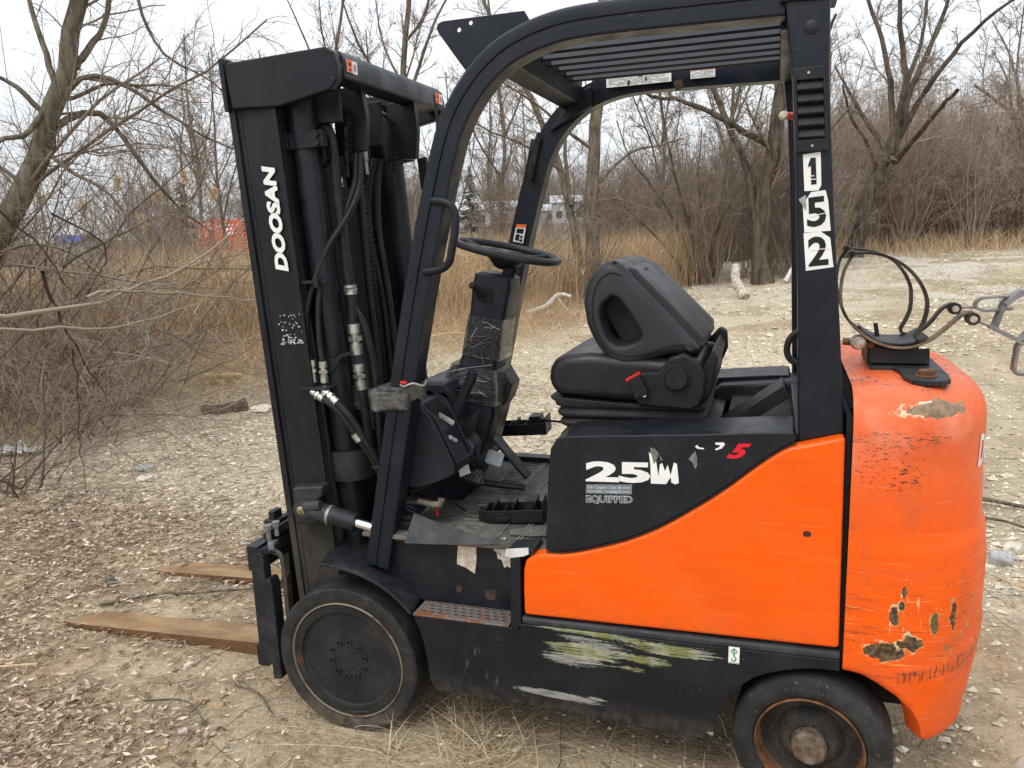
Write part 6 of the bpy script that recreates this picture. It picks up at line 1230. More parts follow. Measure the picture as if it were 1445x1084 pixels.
ARCS=[
  ([[-1.95,0.16,1.33],[-1.87,0.48,1.32],[-1.83,0.73,1.35],[-1.84,0.92,1.4],[-1.72,1.22,1.52],[-1.63,1.46,1.69]],0.0128,0.0048),
  ([[-1.79,0.04,1.3],[-1.64,0.42,1.25],[-1.65,0.61,1.25],[-1.64,0.8,1.27],[-1.56,1.05,1.34]],0.0076,0.003),
  ([[-1.84,0.59,1.37],[-1.81,0.84,1.37],[-1.73,1.11,1.33],[-1.58,1.42,1.28]],0.0085,0.0051),
  ([[-2.54,1.02,1.46],[-2.65,1.16,1.31],[-2.76,1.32,1.1],[-2.83,1.51,0.84],[-2.91,1.7,0.68]],0.0205,0.0082),
  ([[-2.04,0.67,1.13],[-2.16,0.78,0.89],[-2.29,0.87,0.66],[-2.41,0.98,0.36]],0.0089,0.0036),
  ([[-2.79,1.34,1.76],[-2.75,1.66,1.57],[-3.0,1.7,1.28],[-3.33,1.63,0.86]],0.0134,0.0045),
  ([[-3.13,1.7,1.47],[-3.09,2.06,1.63],[-3.06,2.39,1.74],[-2.99,2.74,1.84]],0.022,0.0049),
  ([[-2.62,0.76,1.52],[-2.62,1.04,1.6],[-2.63,1.3,1.54],[-2.66,1.53,1.37]],0.012,0.004),
  ([[-2.47,1.66,1.79],[-2.48,1.91,1.51],[-2.68,2.01,1.25]],0.0089,0.0022),
  ([[-2.32,0.66,1.74],[-2.35,0.88,1.58],[-2.43,1.04,1.4],[-2.49,1.23,1.28]],0.0112,0.0037),
  ([[-3.2,1.16,0.94],[-3.16,1.53,1.21],[-3.15,1.85,1.66],[-3.21,2.09,2.05]],0.0162,0.0046),
  ([[-2.55,0.69,0.41],[-2.63,0.88,0.86],[-2.65,1.11,1.15],[-2.57,1.46,1.45]],0.0118,0.0039),
  ([[-2.63,0.91,0.37],[-2.72,1.08,0.66],[-2.85,1.21,0.94],[-2.89,1.45,1.26]],0.0123,0.0041),
  ([[-2.41,1.71,0.78],[-2.25,2.1,0.88],[-2.22,2.37,0.98],[-2.13,2.67,1.09]],0.0089,0.0022),
  ([[-2.58,1.55,1.05],[-2.55,1.85,1.05],[-2.44,2.2,0.77],[-2.28,2.57,0.66]],0.0067,0.0022),
]
def bark(name, lo, hi, sc=14):
    b = NB(name); c = b.mix(b.step(b.noise(sc, 7, b.map((1, 1, .22)), .7), .35, .7), lo, hi); g = b.step(b.noise(2.2, 4), .5, .75); c = b.mix(b.ma('MULTIPLY', g, .3), c, (.16, .17, .11))
    b.bump(b.noise(sc*2.2, 6, b.map((1, 1, .18)), .7), .9, .03); return b.fin(c, .9, 0, .15)
BARK = bark('grey_bark', (.085, .065, .048), (.245, .205, .155)); BARKD = bark('dark_bark', (.05, .038, .03), (.16, .13, .10), 9)
TWG = island('bare_twigs', [(.13, .10, .078), (.27, .21, .165), (.18, .14, .11), (.36, .29, .23)]); TWR_ = island('reddish_twigs', [(.24, .18, .14), (.42, .33, .265), (.32, .24, .19), (.52, .42, .34)])
TWL = island('pale_branches', [(.19, .15, .11), (.33, .27, .20), (.24, .18, .13)])
def spawn(P, Rr, n, tr, ang, lf, S, grav, wob, r, rf=(.35, .6), rmin=.0015, lmax=9, up=0., lmin=.05):
    """n side branches from the polylines P (N,S0,3)"""
    N, S0, _ = P.shape; seg = np.linalg.norm(np.diff(P, axis=1), axis=2).sum(1); pi = r.choice(N, n, p=seg/seg.sum()); t = r.uniform(*tr, n)*(S0-1); i = np.minimum(t.astype(int), S0-2); f = (t-i)[:, None]
    o = P[pi, i]*(1-f)+P[pi, i+1]*f; T = P[pi, i+1]-P[pi, i]; T /= np.linalg.norm(T, axis=1, keepdims=True)+1e-9; pr = Rr[pi, i]*(1-f[:, 0])+Rr[pi, i+1]*f[:, 0]
    q = np.cross(T, r.normal(0, 1, (n, 3))); q /= np.linalg.norm(q, axis=1, keepdims=True)+1e-9; a = np.radians(r.uniform(*ang, n))[:, None]; D = T*np.cos(a)+q*np.sin(a); D[:, 2] += up; D /= np.linalg.norm(D, axis=1, keepdims=True)
    L = np.clip(seg[pi]*lf*r.uniform(.45, 1.25, n)*(1.15-.6*t/(S0-1)), lmin, lmax); out = [o]; cur = o
    for s in range(S-1):
        D = D+r.normal(0, wob, (n, 3)); D[:, 2] += grav; D /= np.linalg.norm(D, axis=1, keepdims=True); cur = cur+D*(L/(S-1))[:, None]; out.append(cur)
    R0 = np.maximum(pr*r.uniform(*rf, n), rmin); return np.stack(out, 1), R0[:, None]*np.linspace(1, .35, S)[None]
def resample(pts, S):
    P = np.array(smooth_path(pts, 6)); L = np.r_[0, np.cumsum(np.linalg.norm(np.diff(P, axis=0), axis=1))]; s = np.linspace(0, L[-1], S); return np.stack([np.interp(s, L, P[:, k]) for k in range(3)], 1)
def tree(name, sk, lv, label, cat='tree', bark_m=None, twig_m=None, seed=0, group=None, gnd=True, rootflare=1.5):
    r = np.random.default_rng(seed+100); base = np.array(sk[0][0][0], float); base[2] = float(gz(base[0], base[1]))-.05
    root = empty(name, tuple(base), label, cat, group); A, B = [], []; main_g = []
    for j, (pts, r0, r1) in enumerate(sk):
        pts = [list(p) for p in pts]
        if j == 0 and gnd: pts[0] = list(base)
        r0, r1 = r0*.64, r1*.64; S = 14; P = resample(pts, S)+np.where(np.arange(S)[:, None] > 0, r.normal(0, r0*.12, (S, 3)), 0); Rr = np.linspace(r0, r1, S)
        if j == 0: Rr[0] *= rootflare
        A.append(P); B.append(Rr)
    P0, R0 = np.stack(A)-base, np.stack(B); main_g.append((P0, R0, 9)); tube_obj('trunk', main_g, bark_m or BARK, parent=root)
    tw = []; P, Rr = P0, R0
    for q in lv:
        P, Rr = spawn(P, Rr, r=r, **q); tw.append((P, Rr, 4 if q.get('k4') else 3)) if False else tw.append((P, Rr, 3))
    tube_obj('crown', tw, twig_m or TWG, parent=root); return root
def lvl(n, tr=(.15, 1), ang=(25, 65), lf=.35, S=5, grav=.02, wob=.16, rf=(.3, .55), rmin=.002, **k): return dict(n=n, tr=tr, ang=ang, lf=lf, S=S, grav=grav, wob=wob, rf=rf, rmin=rmin, **k)
tree('leaning_tree', TREES['leaning'], [lvl(60, tr=(.2, 1), lf=.50, S=9, rf=(.14, .28), rmin=.005, grav=-.02), lvl(520, lf=.42, S=7, rf=(.3, .5), rmin=.0022, grav=-.02, wob=.16), lvl(3600, lf=.42, S=5, rmin=.0012, wob=.18)],
     'thick grey tree leaning to the right at the left edge of the picture', seed=1)
tree('double_trunk_tree', TREES['double_trunk'], [lvl(50, tr=(.2, 1), lf=.30, S=7, rf=(.2, .35), rmin=.012), lvl(420, lf=.42, S=6, rmin=.005, wob=.2), lvl(3400, lf=.42, S=4, rmin=.0028, wob=.22)],
     'grey tree with two trunks seen through the forklift cab behind the seat', seed=2)
tree('limbed_tree', TREES['limbed'], [lvl(46, tr=(.2, 1), lf=.32, S=7, rf=(.2, .35), rmin=.014), lvl(420, lf=.42, S=6, rmin=.006, wob=.2), lvl(3600, lf=.42, S=4, rmin=.0032, wob=.22)],
     'dark tree with a long level limb beside the rear guard post', bark_m=BARKD, seed=3)
tree('multi_stem_shrub', TREES['multi_stem'], [lvl(70, tr=(.1, 1), lf=.40, S=6, rf=(.35, .6), rmin=.008, ang=(15, 45)), lvl(520, lf=.45, S=5, rmin=.005, wob=.2), lvl(3800, lf=.45, S=4, rmin=.0032, wob=.22)],
     'many stemmed dark shrub fanning out above the seat', cat='shrub', bark_m=BARKD, seed=4)
tree('spreading_tree', TREES['spreading'], [lvl(60, tr=(.2, 1), lf=.34, S=7, rf=(.25, .4), rmin=.014), lvl(520, lf=.42, S=5, rmin=.007, wob=.2), lvl(4200, lf=.42, S=4, rmin=.004, wob=.22)],
     'leaning tree with a fan of bare limbs and a torn branch right of the forklift', bark_m=BARKD, seed=5)
tree('edge_tree', TREES['edge_tree'], [lvl(40, tr=(.1, 1), lf=.40, S=6, rf=(.25, .45), rmin=.014), lvl(400, lf=.42, S=5, rmin=.008, wob=.2), lvl(2600, lf=.42, S=4, rmin=.005, wob=.22)],
     'bare tree cut by the right edge of the picture', seed=6)
tree('slender_tree', TREES['behind_mast'], [lvl(40, tr=(.2, 1), lf=.30, S=6, rf=(.3, .5), rmin=.008, ang=(15, 45), up=.2), lvl(300, lf=.42, S=5, rmin=.004, wob=.2, up=.1), lvl(1700, lf=.42, S=4, rmin=.0026, wob=.22)],
     'upright slender tree rising behind the gap between mast and guard', seed=7)
tree('slender_tree', TREES['slim_one'], [lvl(40, tr=(.2, 1), lf=.25, S=6, rf=(.3, .5), rmin=.009, ang=(15, 45), up=.2), lvl(260, lf=.42, S=5, rmin=.005, wob=.2), lvl(1500, lf=.42, S=4, rmin=.0035, wob=.22)],
     'slim bare tree whose top shows above the mast', seed=8)
tree('slender_tree', TREES['slim_two'], [lvl(40, tr=(.2, 1), lf=.25, S=6, rf=(.3, .5), rmin=.010, ang=(15, 45), up=.2), lvl(260, lf=.42, S=5, rmin=.006, wob=.2), lvl(1500, lf=.42, S=4, rmin=.004, wob=.22)],
     'slim bare tree behind the steering wheel and far guard post', seed=9)
tree('slender_tree', TREES['slim_three'], [lvl(40, tr=(.1, 1), lf=.30, S=6, rf=(.4, .6), rmin=.006, ang=(15, 40), up=.25), lvl(260, lf=.42, S=5, rmin=.004, wob=.18, up=.1), lvl(1400, lf=.42, S=4, rmin=.003, wob=.2)],
     'thin sapling among the reeds between leaning tree and mast', cat='sapling', seed=10)

# tangled shrubs in the left foreground: stems arch out and twigs hang to the ground
def shrub(name, x, y, h, ns, spread, label, seed, lv, mat=TWG, rmax=.014, grav=-.05, group=None, d0=None, stemm=None):
    r = np.random.default_rng(seed+500); z = float(gz(x, y))-.03; root = empty(name, (x, y, z), label, 'shrub', group); S = 10
    a = r.uniform(0, 6.28, ns); cur = np.stack([r.normal(0, .16, ns), r.normal(0, .16, ns), np.zeros(ns)], 1); D = np.stack([np.cos(a)*spread, np.sin(a)*spread, np.ones(ns)*1.2], 1)
    if d0 is not None: D += np.array(d0)
    D /= np.linalg.norm(D, axis=1, keepdims=True); L = h*r.uniform(.6, 1.35, ns); out = [cur]
    for s in range(S-1): D = D+r.normal(0, .13, (ns, 3)); D[:, 2] += grav; D /= np.linalg.norm(D, axis=1, keepdims=True); cur = cur+D*(L/(S-1))[:, None]; cur[:, 2] = np.maximum(cur[:, 2], .02); out.append(cur)
    P = np.stack(out, 1); Rr = (rmax*r.uniform(.35, 1, ns))[:, None]*np.linspace(1, .3, S)[None]; tube_obj('stems', [(P, Rr, 6)], stemm or BARK, parent=root); tw = []
    for q in lv: P, Rr = spawn(P, Rr, r=r, **q); tw.append((P, Rr, 3))
    tube_obj('twigs', tw, mat, parent=root); return root
sl = lambda a, b, c: [lvl(a, ang=(20, 70), lf=.45, S=6, rmin=.003, wob=.2, grav=-.02), lvl(b, ang=(25, 75), lf=.42, S=5, rmin=.0016, wob=.25, grav=-.02), lvl(c, ang=(25, 75), lf=.40, S=4, rmin=.0011, wob=.28, grav=-.02)]
for i, (x, y, h, ns, sp, n3, lab, dd) in enumerate([
    (-5.0, 2.35, 2.5, 26, .55, 1500, 'tangled grey shrub rooted at the left picture edge, nearest the camera', None),
    (-5.6, 3.5, 2.7, 26, .6, 1500, 'dense twiggy shrub at the foot of the leaning tree', None),
    (-5.1, 4.1, 1.9, 18, .8, 1100, 'low arching shrub in front of the reeds left of the mast', (.3, 0, 0)),
    (-6.6, 4.6, 3.0, 26, .5, 1300, 'tall brown shrub behind the leaning tree', None),
    (-7.6, 6.4, 3.2, 24, .5, 1100, 'upright brown shrub among the reeds above the blue tarpaulin', None),
    (-6.3, 2.9, 2.8, 22, .6, 1100, 'grey shrub half outside the left picture edge', None),
    (-5.8, 7.4, 2.2, 16, .6, 800, 'reddish brown shrub in the reeds close to the mast', None),
    (-3.7, 11.2, 2.4, 16, .6, 800, 'brown shrub in the reeds behind the steering column', None),
    (-4.0, 1.75, 1.5, 22, .9, 1500, 'low sprawling grey shrub over the leaf litter at the left edge', (.1, 0, 0)),
    (-4.6, 3.0, 1.8, 24, .8, 1500, 'tangled low shrub between the leaning tree and the gravel', (.2, 0, 0)),
    (-2.6, 13.2, 2.8, 18, .55, 900, 'twiggy shrub at the foot of the two trunked tree', None)]):
    shrub('shrub', x, y, h, ns, sp, lab, i, sl(190, 800, int(n3*1.3)), mat=TWG if i not in (4, 6, 9) else TWR_, rmax=.014 if i not in (0, 2, 8, 9) else .008, d0=dd)
# long arching branches that reach into the picture from the left
B_ = []
for i, (pts, r0, r1) in enumerate(ARCS):
    base = np.array(pts[0]); P = (resample(pts, 12)+rng.normal(0, .006, (12, 3)))[None]; Rr = np.linspace(r0*(.85 if i < 3 else .5), r1*(.7 if i < 3 else .35), 12)[None]; rr = np.random.default_rng(i+900)
    lab = ['long pale branch arching up to the mast', 'long thin branch sweeping below the arching one', 'pale straight twig branch pointing at the mast', 'dark drooping branch in the left tangle', 'thin dark stem hanging to the litter', 'looping dark branch left of the reeds', 'dark branch rising to the right over the reeds', 'grey branch bending down at the left edge', 'short crooked branch before the reeds', 'grey branch sloping down from the left edge',
           'steep thin branch crossing the leaning trunk', 'grey stem climbing from the leaf litter', 'upright crooked stem in the left tangle', 'low twig branch over the edge of the gravel', 'lowest twig branch over the flattened reeds'][i]
    bo = empty('branch', tuple(base), lab, 'branch'); P -= base
    tube_obj('limb', [(P, Rr, 7)], TWL if i in (0, 1, 2, 8) else BARKD, parent=bo); g = []; p, q = P, Rr
    p, q = spawn(p, q, n=9, tr=(.2, 1), ang=(20, 60), lf=.28, S=6, grav=0, wob=.14, r=rr, rf=(.35, .6), rmin=.002); g.append((p, q, 4)); p, q = spawn(p, q, n=22, tr=(.2, 1), ang=(25, 65), lf=.4, S=5, grav=0, wob=.18, r=rr, rf=(.4, .7), rmin=.0012); g.append((p, q, 3))
    tube_obj('twigs', g, TWL if i in (0, 1, 2, 8) else TWG, parent=bo)

# thicket prototypes, instanced inside single stuff objects
def proto(seed, h, ns, lv, mat, spread=.35, rmax=.018, grav=.0):
    root = shrub('proto', 0, 0, h, ns, spread, '', seed, lv, mat, rmax, grav, stemm=mat); me = []
    for c in list(root.children):
        me.append(c); c.parent = None; COL.objects.unlink(c)
    COL.objects.unlink(root); bpy.data.objects.remove(root); return me
def thicket(name, protos, x, y, sc, label, cat, seed=0):
    r = np.random.default_rng(seed); n = len(x); me = bpy.data.meshes.new(name); V = np.stack([x, y, gz(x, y)-.05], 1); me.from_pydata(V.tolist(), [], [])
    for nm, tp, dat in (('scl', 'FLOAT', sc*r.uniform(.7, 1.25, n)), ('rz', 'FLOAT', r.uniform(0, 6.28, n))): me.attributes.new(nm, tp, 'POINT').data.foreach_set('value', dat.astype(np.float32))
    me.attributes.new('pick', 'INT', 'POINT').data.foreach_set('value', r.integers(0, len(protos), n).astype(np.int32))
    o = bpy.data.objects.new(name, me); COL.objects.link(o); o['kind'] = 'stuff'; o['label'] = label; o['category'] = cat
    g = bpy.data.node_groups.new(name, 'GeometryNodeTree'); g.interface.new_socket('Geometry', in_out='INPUT', socket_type='NodeSocketGeometry'); g.interface.new_socket('Geometry', in_out='OUTPUT', socket_type='NodeSocketGeometry')
    N = g.nodes.new; gi, go = N('NodeGroupInput'), N('NodeGroupOutput'); iop = N('GeometryNodeInstanceOnPoints'); jo = N('GeometryNodeGeometryToInstance')
    for pr in protos[::-1]:
        j2 = N('GeometryNodeJoinGeometry')
        for c in pr: oi = N('GeometryNodeObjectInfo'); oi.inputs['Object'].default_value = c; g.links.new(oi.outputs['Geometry'], j2.inputs[0])
        ti = N('GeometryNodeGeometryToInstance'); g.links.new(j2.outputs[0], ti.inputs[0]); pr_out = ti.outputs[0]
        if 'jj' not in dir(): pass
        thicket.l = getattr(thicket, 'l', []); thicket.l.append((name, pr_out))
    JJ = N('GeometryNodeJoinGeometry')
    for nm, so_ in thicket.l:
        if nm == name: g.links.new(so_, JJ.inputs[0])
    thicket.l = []
    def att(nm, dt): a = N('GeometryNodeInputNamedAttribute'); a.data_type = dt; a.inputs['Name'].default_value = nm; return [s for s in a.outputs if s.enabled and s.name == 'Attribute'][0]
    cx = N('ShaderNodeCombineXYZ'); g.links.new(att('rz', 'FLOAT'), cx.inputs['Z'])
    g.links.new(gi.outputs[0], iop.inputs['Points']); g.links.new(JJ.outputs[0], iop.inputs['Instance']); iop.inputs['Pick Instance'].default_value = True
    g.links.new(att('pick', 'INT'), iop.inputs['Instance Index']); g.links.new(cx.outputs[0], iop.inputs['Rotation']); g.links.new(att('scl', 'FLOAT'), iop.inputs['Scale']); g.links.new(iop.outputs[0], go.inputs[0])
    m = o.modifiers.new('scatter', 'NODES'); m.node_group = g; return o
TH = [proto(50+i, 3.2, 22, [lvl(130, ang=(20, 60), lf=.42, S=6, rmin=.0045, wob=.2, up=.05), lvl(620, ang=(25, 65), lf=.42, S=5, rmin=.0034, wob=.24), lvl(1900, ang=(25, 70), lf=.42, S=3, rmin=.0028, wob=.25)], TWR_, .35) for i in range(3)]
TG = [proto(60+i, 3.2, 16, [lvl(120, ang=(15, 45), lf=.38, S=5, rmin=.006, wob=.15, up=.2), lvl(500, ang=(20, 55), lf=.40, S=4, rmin=.004, wob=.2, up=.1), lvl(1100, ang=(20, 60), lf=.4, S=3, rmin=.0032, wob=.2)], TWG, .30) for i in range(3)]
def gap(x, y, *rs):
    q = (x-CAM[0])/(y-CAM[1]); k = np.ones_like(x)
    for a, b in rs: k = k*~((q > a) & (q < b))
    return np.where(k > 0, 1., .10)
GAPS = ((-.43, -.225), (-1.16, -1.0), (-.84, -.69))
def pts(nr, f, seed): return scatter(nr, *f[0], f[1], seed)
x, y = scatter(190, 1.5, 19, 22, 34, lambda x, y: (y > 23.5+(x-3)*.25)*1., 61); thicket('brown_thicket', TH, x, y, np.full(len(x), 1.15), 'reddish brown thicket of bare bushes behind the right hand track', 'thicket', 1)
x, y = scatter(120, -7, 2.5, 16.5, 29, lambda x, y: ((y > 18.5)*.8+(x > -2)*(y > 17.5)*.2)*gap(x, y, *GAPS), 62); thicket('twiggy_undergrowth', TG, x, y, np.full(len(x), .85), 'grey brown undergrowth behind the seat between the trees', 'thicket', 2)
x, y = scatter(120, -34, -9, 9, 34, lambda x, y: ((x+9)*.93-(y-8)*.30 < -1.5)*.8*gap(x, y, *GAPS), 63); thicket('left_thicket', TG, x, y, np.full(len(x), 1.0), 'grey thicket behind the reeds on the left', 'thicket', 3)
x, y = scatter(900, -125, 70, 75, 180, lambda x, y: np.where((x-.9)/(y+2) < -.2, (y > 152)*1., (y < 110)*.9), 64); thicket('far_woods', TG, x, y, np.where(y > 130, 3.0, 2.2), 'far belt of bare woodland on the horizon', 'woods', 4)
x, y = scatter(160, 14, 70, 26, 60, lambda x, y: (y > 23.5+(x-3)*.25)*1., 65); thicket('right_woods', TH, x, y, np.full(len(x), 1.5), 'brown bushes beyond the right picture edge', 'thicket', 5)
# bare trees standing in the middle distance: one model copied
MT = [(([0, 0, 0], [.1, 0, 2.5], [-.1, .1, 5], [.2, 0, 8], [.1, .1, 11]), .17, .04), (([0, .05, 3.0], [.8, .3, 5], [1.5, .2, 7.5], [1.8, .3, 9.5]), .08, .02), (([-.05, .05, 3.8], [-.9, -.3, 6], [-1.3, -.2, 8.5]), .07, .02), (([0, 0, 5], [.3, .9, 7], [.4, 1.4, 9.5]), .06, .02), (([0, 0, 4.6], [.2, -.9, 6.5], [.6, -1.5, 9]), .06, .02)]
def midtree(seed, lab):
    r = np.random.default_rng(seed); sk = [([[p[0]*r.uniform(.7, 1.3), p[1]*r.uniform(.7, 1.3), p[2]] for p in a], b, c) for a, b, c in MT]
    return tree('bare_tree', sk, [lvl(60, tr=(.2, 1), lf=.28, S=6, rf=(.25, .45), rmin=.02, up=.15), lvl(420, lf=.42, S=4, rmin=.012, wob=.2, up=.1), lvl(2000, lf=.42, S=3, rmin=.009, wob=.22)], lab, seed=seed, group='bare trees in the middle distance', gnd=False)
spots = [(-20, 25, .8, 'bare tree behind the reeds, left of the blue tarpaulin'), (-16.5, 23.5, .75, 'bare tree above the reeds between leaning tree and mast'), (-14, 27, .85, 'bare tree directly left of the mast top'), (-25, 30, 1, 'tall bare tree at the far left beyond the leaning tree'),
         (-11.5, 33, .8, 'distant bare tree between mast and front guard post'), (-12.5, 42, .9, 'distant bare tree above the steering wheel'), (-3.0, 27, .85, 'bare tree between the two trunked tree and the shrub'), (-.5, 24, .8, 'bare tree behind the many stemmed shrub'),
         (2.4, 27.5, .7, 'bare tree just right of the rear guard post'), (9.5, 34, .8, 'bare tree in the thicket right of the spreading tree'), (13, 40, .9, 'bare tree behind the thicket near the right edge'), (-9, 22, .6, 'slight bare tree in the reeds behind the front guard post'), (6.5, 37, .7, 'bare tree far behind the spreading tree')]
protoT = [midtree(201, spots[0][3]), midtree(202, spots[1][3])]
for i, (x, y, s, lab) in enumerate(spots):
    t = protoT[i] if i < 2 else None
    if t is None:
        src = protoT[i % 2]; t = src.copy(); COL.objects.link(t)
        for c in list(src.children):
            d = c.copy(); COL.objects.link(d); d.parent = t
    t['label'] = lab; t.location = (x, y, float(gz(x, y))-.1); t.scale = (s, s, s); t.rotation_euler = (0, 0, i*1.7)
# conifers on the horizon
NEED = island('conifer_needles', [(.012, .022, .013), (.022, .036, .02), (.03, .042, .026)])
def conifer(x, y, h, lab, seed):
    r = np.random.default_rng(seed); z = float(gz(x, y)); root = empty('conifer', (x, y, z), lab, 'conifer'); MB().cyl((x, y, z), (x, y, z+h*.97), h*.018, 8, h*.004).build('trunk', BARKD, root)
    n = 170; hh = r.uniform(.12, 1, n)**.9*h; a = r.uniform(0, 6.28, n); L = (1.03-hh/h)*h*.23*r.uniform(.7, 1.15, n)+.1; t = np.linspace(0, 1, 4); P = np.stack([np.cos(a)[:, None]*L[:, None]*t, np.sin(a)[:, None]*L[:, None]*t, hh[:, None]-.25*L[:, None]*t+.1*L[:, None]*t*t], -1)
    Rr = np.repeat((h*.004)*np.ones((n, 1)), 4, 1); g = [(P, Rr, 3)]; p2, r2 = spawn(P, Rr, n=2600, tr=(.1, 1), ang=(35, 70), lf=.32, S=3, grav=-.05, wob=.1, r=r, rf=(.8, 1.6), rmin=h*.0045, lmin=.12); g.append((p2, r2*np.array([1, .9, .2]), 3)); tube_obj('crown', g, NEED, parent=root)
conifer(-31.3, 82, 8.2, 'dark conifer on the horizon beside the hanging cable', 1); conifer(-28.4, 84, 7.4, 'smaller dark conifer on the horizon above the steering wheel', 2); conifer(12.4, 57, 7.8, 'dark conifer top above the thicket at the right', 3); conifer(10.2, 60, 7.0, 'smaller conifer top left of the one at the right', 4)
conifer(-18.4, 20.9, 3.6, 'rusty brown evergreen beside the orange netting', 5)

# ------------------------------------------------------------------ far buildings, netting, tarpaulin
WALLW = m_simple('white_siding', (.50, .51, .52), .6, var=.05); ROOFG = m_simple('pale_roof', (.55, .57, .60), .6, var=.08); WIN = m_simple('dark_window', (.05, .06, .07), .2)
def house(x, y, wx, wy, h, lab, rot=0, nwin=5):
    z = float(gz(x, y)); t = empty('long_building', (x, y, z), lab, 'building')
    MB().box(x-wx/2, x+wx/2, y-wy/2, y+wy/2, z, z+h).build('wall', WALLW, t, smooth=False)
    MB().add([(x-wx/2-.4, y-wy/2-.4, z+h), (x+wx/2+.4, y-wy/2-.4, z+h), (x+wx/2+.4, y+wy/2+.4, z+h), (x-wx/2-.4, y+wy/2+.4, z+h), (x-wx/2-.4, y, z+h+wy*.22), (x+wx/2+.4, y, z+h+wy*.22)], [(0, 1, 5, 4), (3, 2, 5, 4), (0, 3, 4), (1, 2, 5), (0, 1, 2, 3)]).build('roof', ROOFG, t, smooth=False)
    for k in range(nwin):
        wxp = x-wx/2+wx*(k+.6)/nwin; MB().box(wxp-.5, wxp+.5, y-wy/2-.06, y-wy/2+.01, z+.9, z+2.0).build('window', WIN, t, smooth=False)
    t.rotation_euler = (0, 0, rot)
house(-54, 138, 13, 7, 3.0, 'long white building beyond the reeds behind the front guard post', .3, 6); house(-46, 141, 9, 6, 3.2, 'second white building nearer the steering wheel', .3, 4); house(-33.4, 133.7, 5, 6, 3.4, 'small white roofed building left of the two trunked tree', .3, 3); house(-60, 150, 9, 7, 4.6, 'taller grey roofed building behind the long white one', .3, 3); house(-40, 150, 10, 6, 2.6, 'low white building at the foot of the far woods', .3, 4)
# orange plastic safety netting on stakes
ON = empty('safety_netting', (-22, 28.2, float(gz(-22, 28.2))), 'orange plastic safety netting behind the reeds left of the mast', 'netting'); OM = m_simple('orange_mesh', (.75, .13, .04), .6, var=.2)
nb = MB(); zb = float(gz(-22, 28.2))
for k in range(10): nb.tube([(-24.5+i*.35, 28.0+.03*math.sin(i*1.3), zb+1.15+.15*k+.05*math.sin(i*.9+k)) for i in range(15)], .055, 4)
for k in range(34): nb.tube([(-24.5+k*.15, 28.02, zb+1.1), (-24.5+k*.23, 28.02, zb+2.55)], .03, 4)
nb.build('mesh_panel', OM, ON)
for k in range(4): MB().cyl((-24.5+k*1.62, 28.1, zb), (-24.5+k*1.62, 28.1, zb+2.7), .05, 8).build('stake', BARKD, ON)
BLUE = m_simple('blue_tarp', (.02, .09, .45), .45, var=.3, bump=.8, bs=3, bd=.2)
def tarp(x, y, z0, L, H, lab, seed):
    r = np.random.default_rng(seed); t = empty('tarpaulin', (x, y, float(gz(x, y))), lab, 'tarpaulin'); n, m = 14, 5; V = []
    for i in range(n):
        for j in range(m): V.append((x+L*(i/(n-1)-.5), y+1.2*(j/(m-1)), z0+H*math.sin(math.pi*min(1, (j+.3)/(m-1)*1.0))*.9+r.normal(0, .05)))
    v = V+[(p[0], p[1], p[2]-.04) for p in V]; F = [(i*m+j, (i+1)*m+j, (i+1)*m+j+1, i*m+j+1) for i in range(n-1) for j in range(m-1)]; F += [tuple(q+n*m for q in f) for f in F]; raw('sheet', v, F, BLUE, t)
    MB().box(x-L/2+.1, x+L/2-.1, y+.1, y+1.1, float(gz(x, y)), z0+H*.25).build('covered_load', m_simple('pale_load', (.45, .46, .48), .7), t, bevel=.03)
tarp(-28.3, 25.2, 1.75, 1.55, .42, 'blue tarpaulin over a pale load seen through the left tangle', 1); tarp(-27.9, 32.5, 1.35, .9, .25, 'smaller blue tarpaulin close to the mast', 2)

# ------------------------------------------------------------------ logs, stones, litter
BIRCH = m_simple('pale_debarked_wood', (.46, .40, .32), .8, var=.4, sc=18, bump=.7, bs=50, bd=.01); WOODC = m_simple('cut_wood', (.50, .36, .21), .8, var=.3, sc=30)
def log(pts, r0, r1, mat, lab, cat='log', extra=None):
    p0 = np.array(pts[0]); g0 = float(gz(p0[0], p0[1])); P = smooth_path([(a, b, c+float(gz(a, b))) for a, b, c in pts], 5); n = len(P); rr = [(r0+(r1-r0)*i/(n-1))*(1+.10*math.sin(i*2.1)) for i in range(n)]
    t = empty('log' if cat == 'log' else 'branch', (P[0][0], P[0][1], g0), lab, cat); MB().tube(P, rr, 12).build('wood', mat, t)
    for q in extra or []: MB().tube(smooth_path([(a, b, c+float(gz(a, b))) for a, b, c in q[0]], 5), q[1], 7).build('side_branch', mat, t)
    return t
log([(.32, 15.0, .05), (.12, 15.3, .35), (.10, 15.6, .62)], .11, .085, BIRCH, 'pale debarked log leaning upright at the foot of the dark shrub')
log([(1.12, 17.3, .05), (1.18, 17.35, .18), (1.30, 17.5, .40)], .055, .04, m_simple('white_pipe_wood', (.62, .60, .56), .7, var=.2), 'small whitish crooked log just left of the rear guard post')
log([(-3.15, 11.0, .05), (-2.85, 11.2, .22), (-2.65, 11.3, .42), (-2.45, 11.4, .40)], .05, .03, m_simple('white_branch', (.52, .48, .42), .8, var=.3), 'whitish fallen branch in front of the reeds behind the steering column', 'branch', [([(-2.68, 11.28, .40), (-2.5, 11.3, .18), (-2.35, 11.35, .05)], .014)])
log([(-4.30, 4.12, .03), (-4.12, 4.24, .04), (-3.95, 4.35, .06)], .045, .06, BARK, 'short barked log lying by the reeds left of the mast')
log([(-4.95, 5.0, .10), (-4.62, 5.2, .12)], .035, .03, WOODC, 'split yellow piece of wood above the short log')
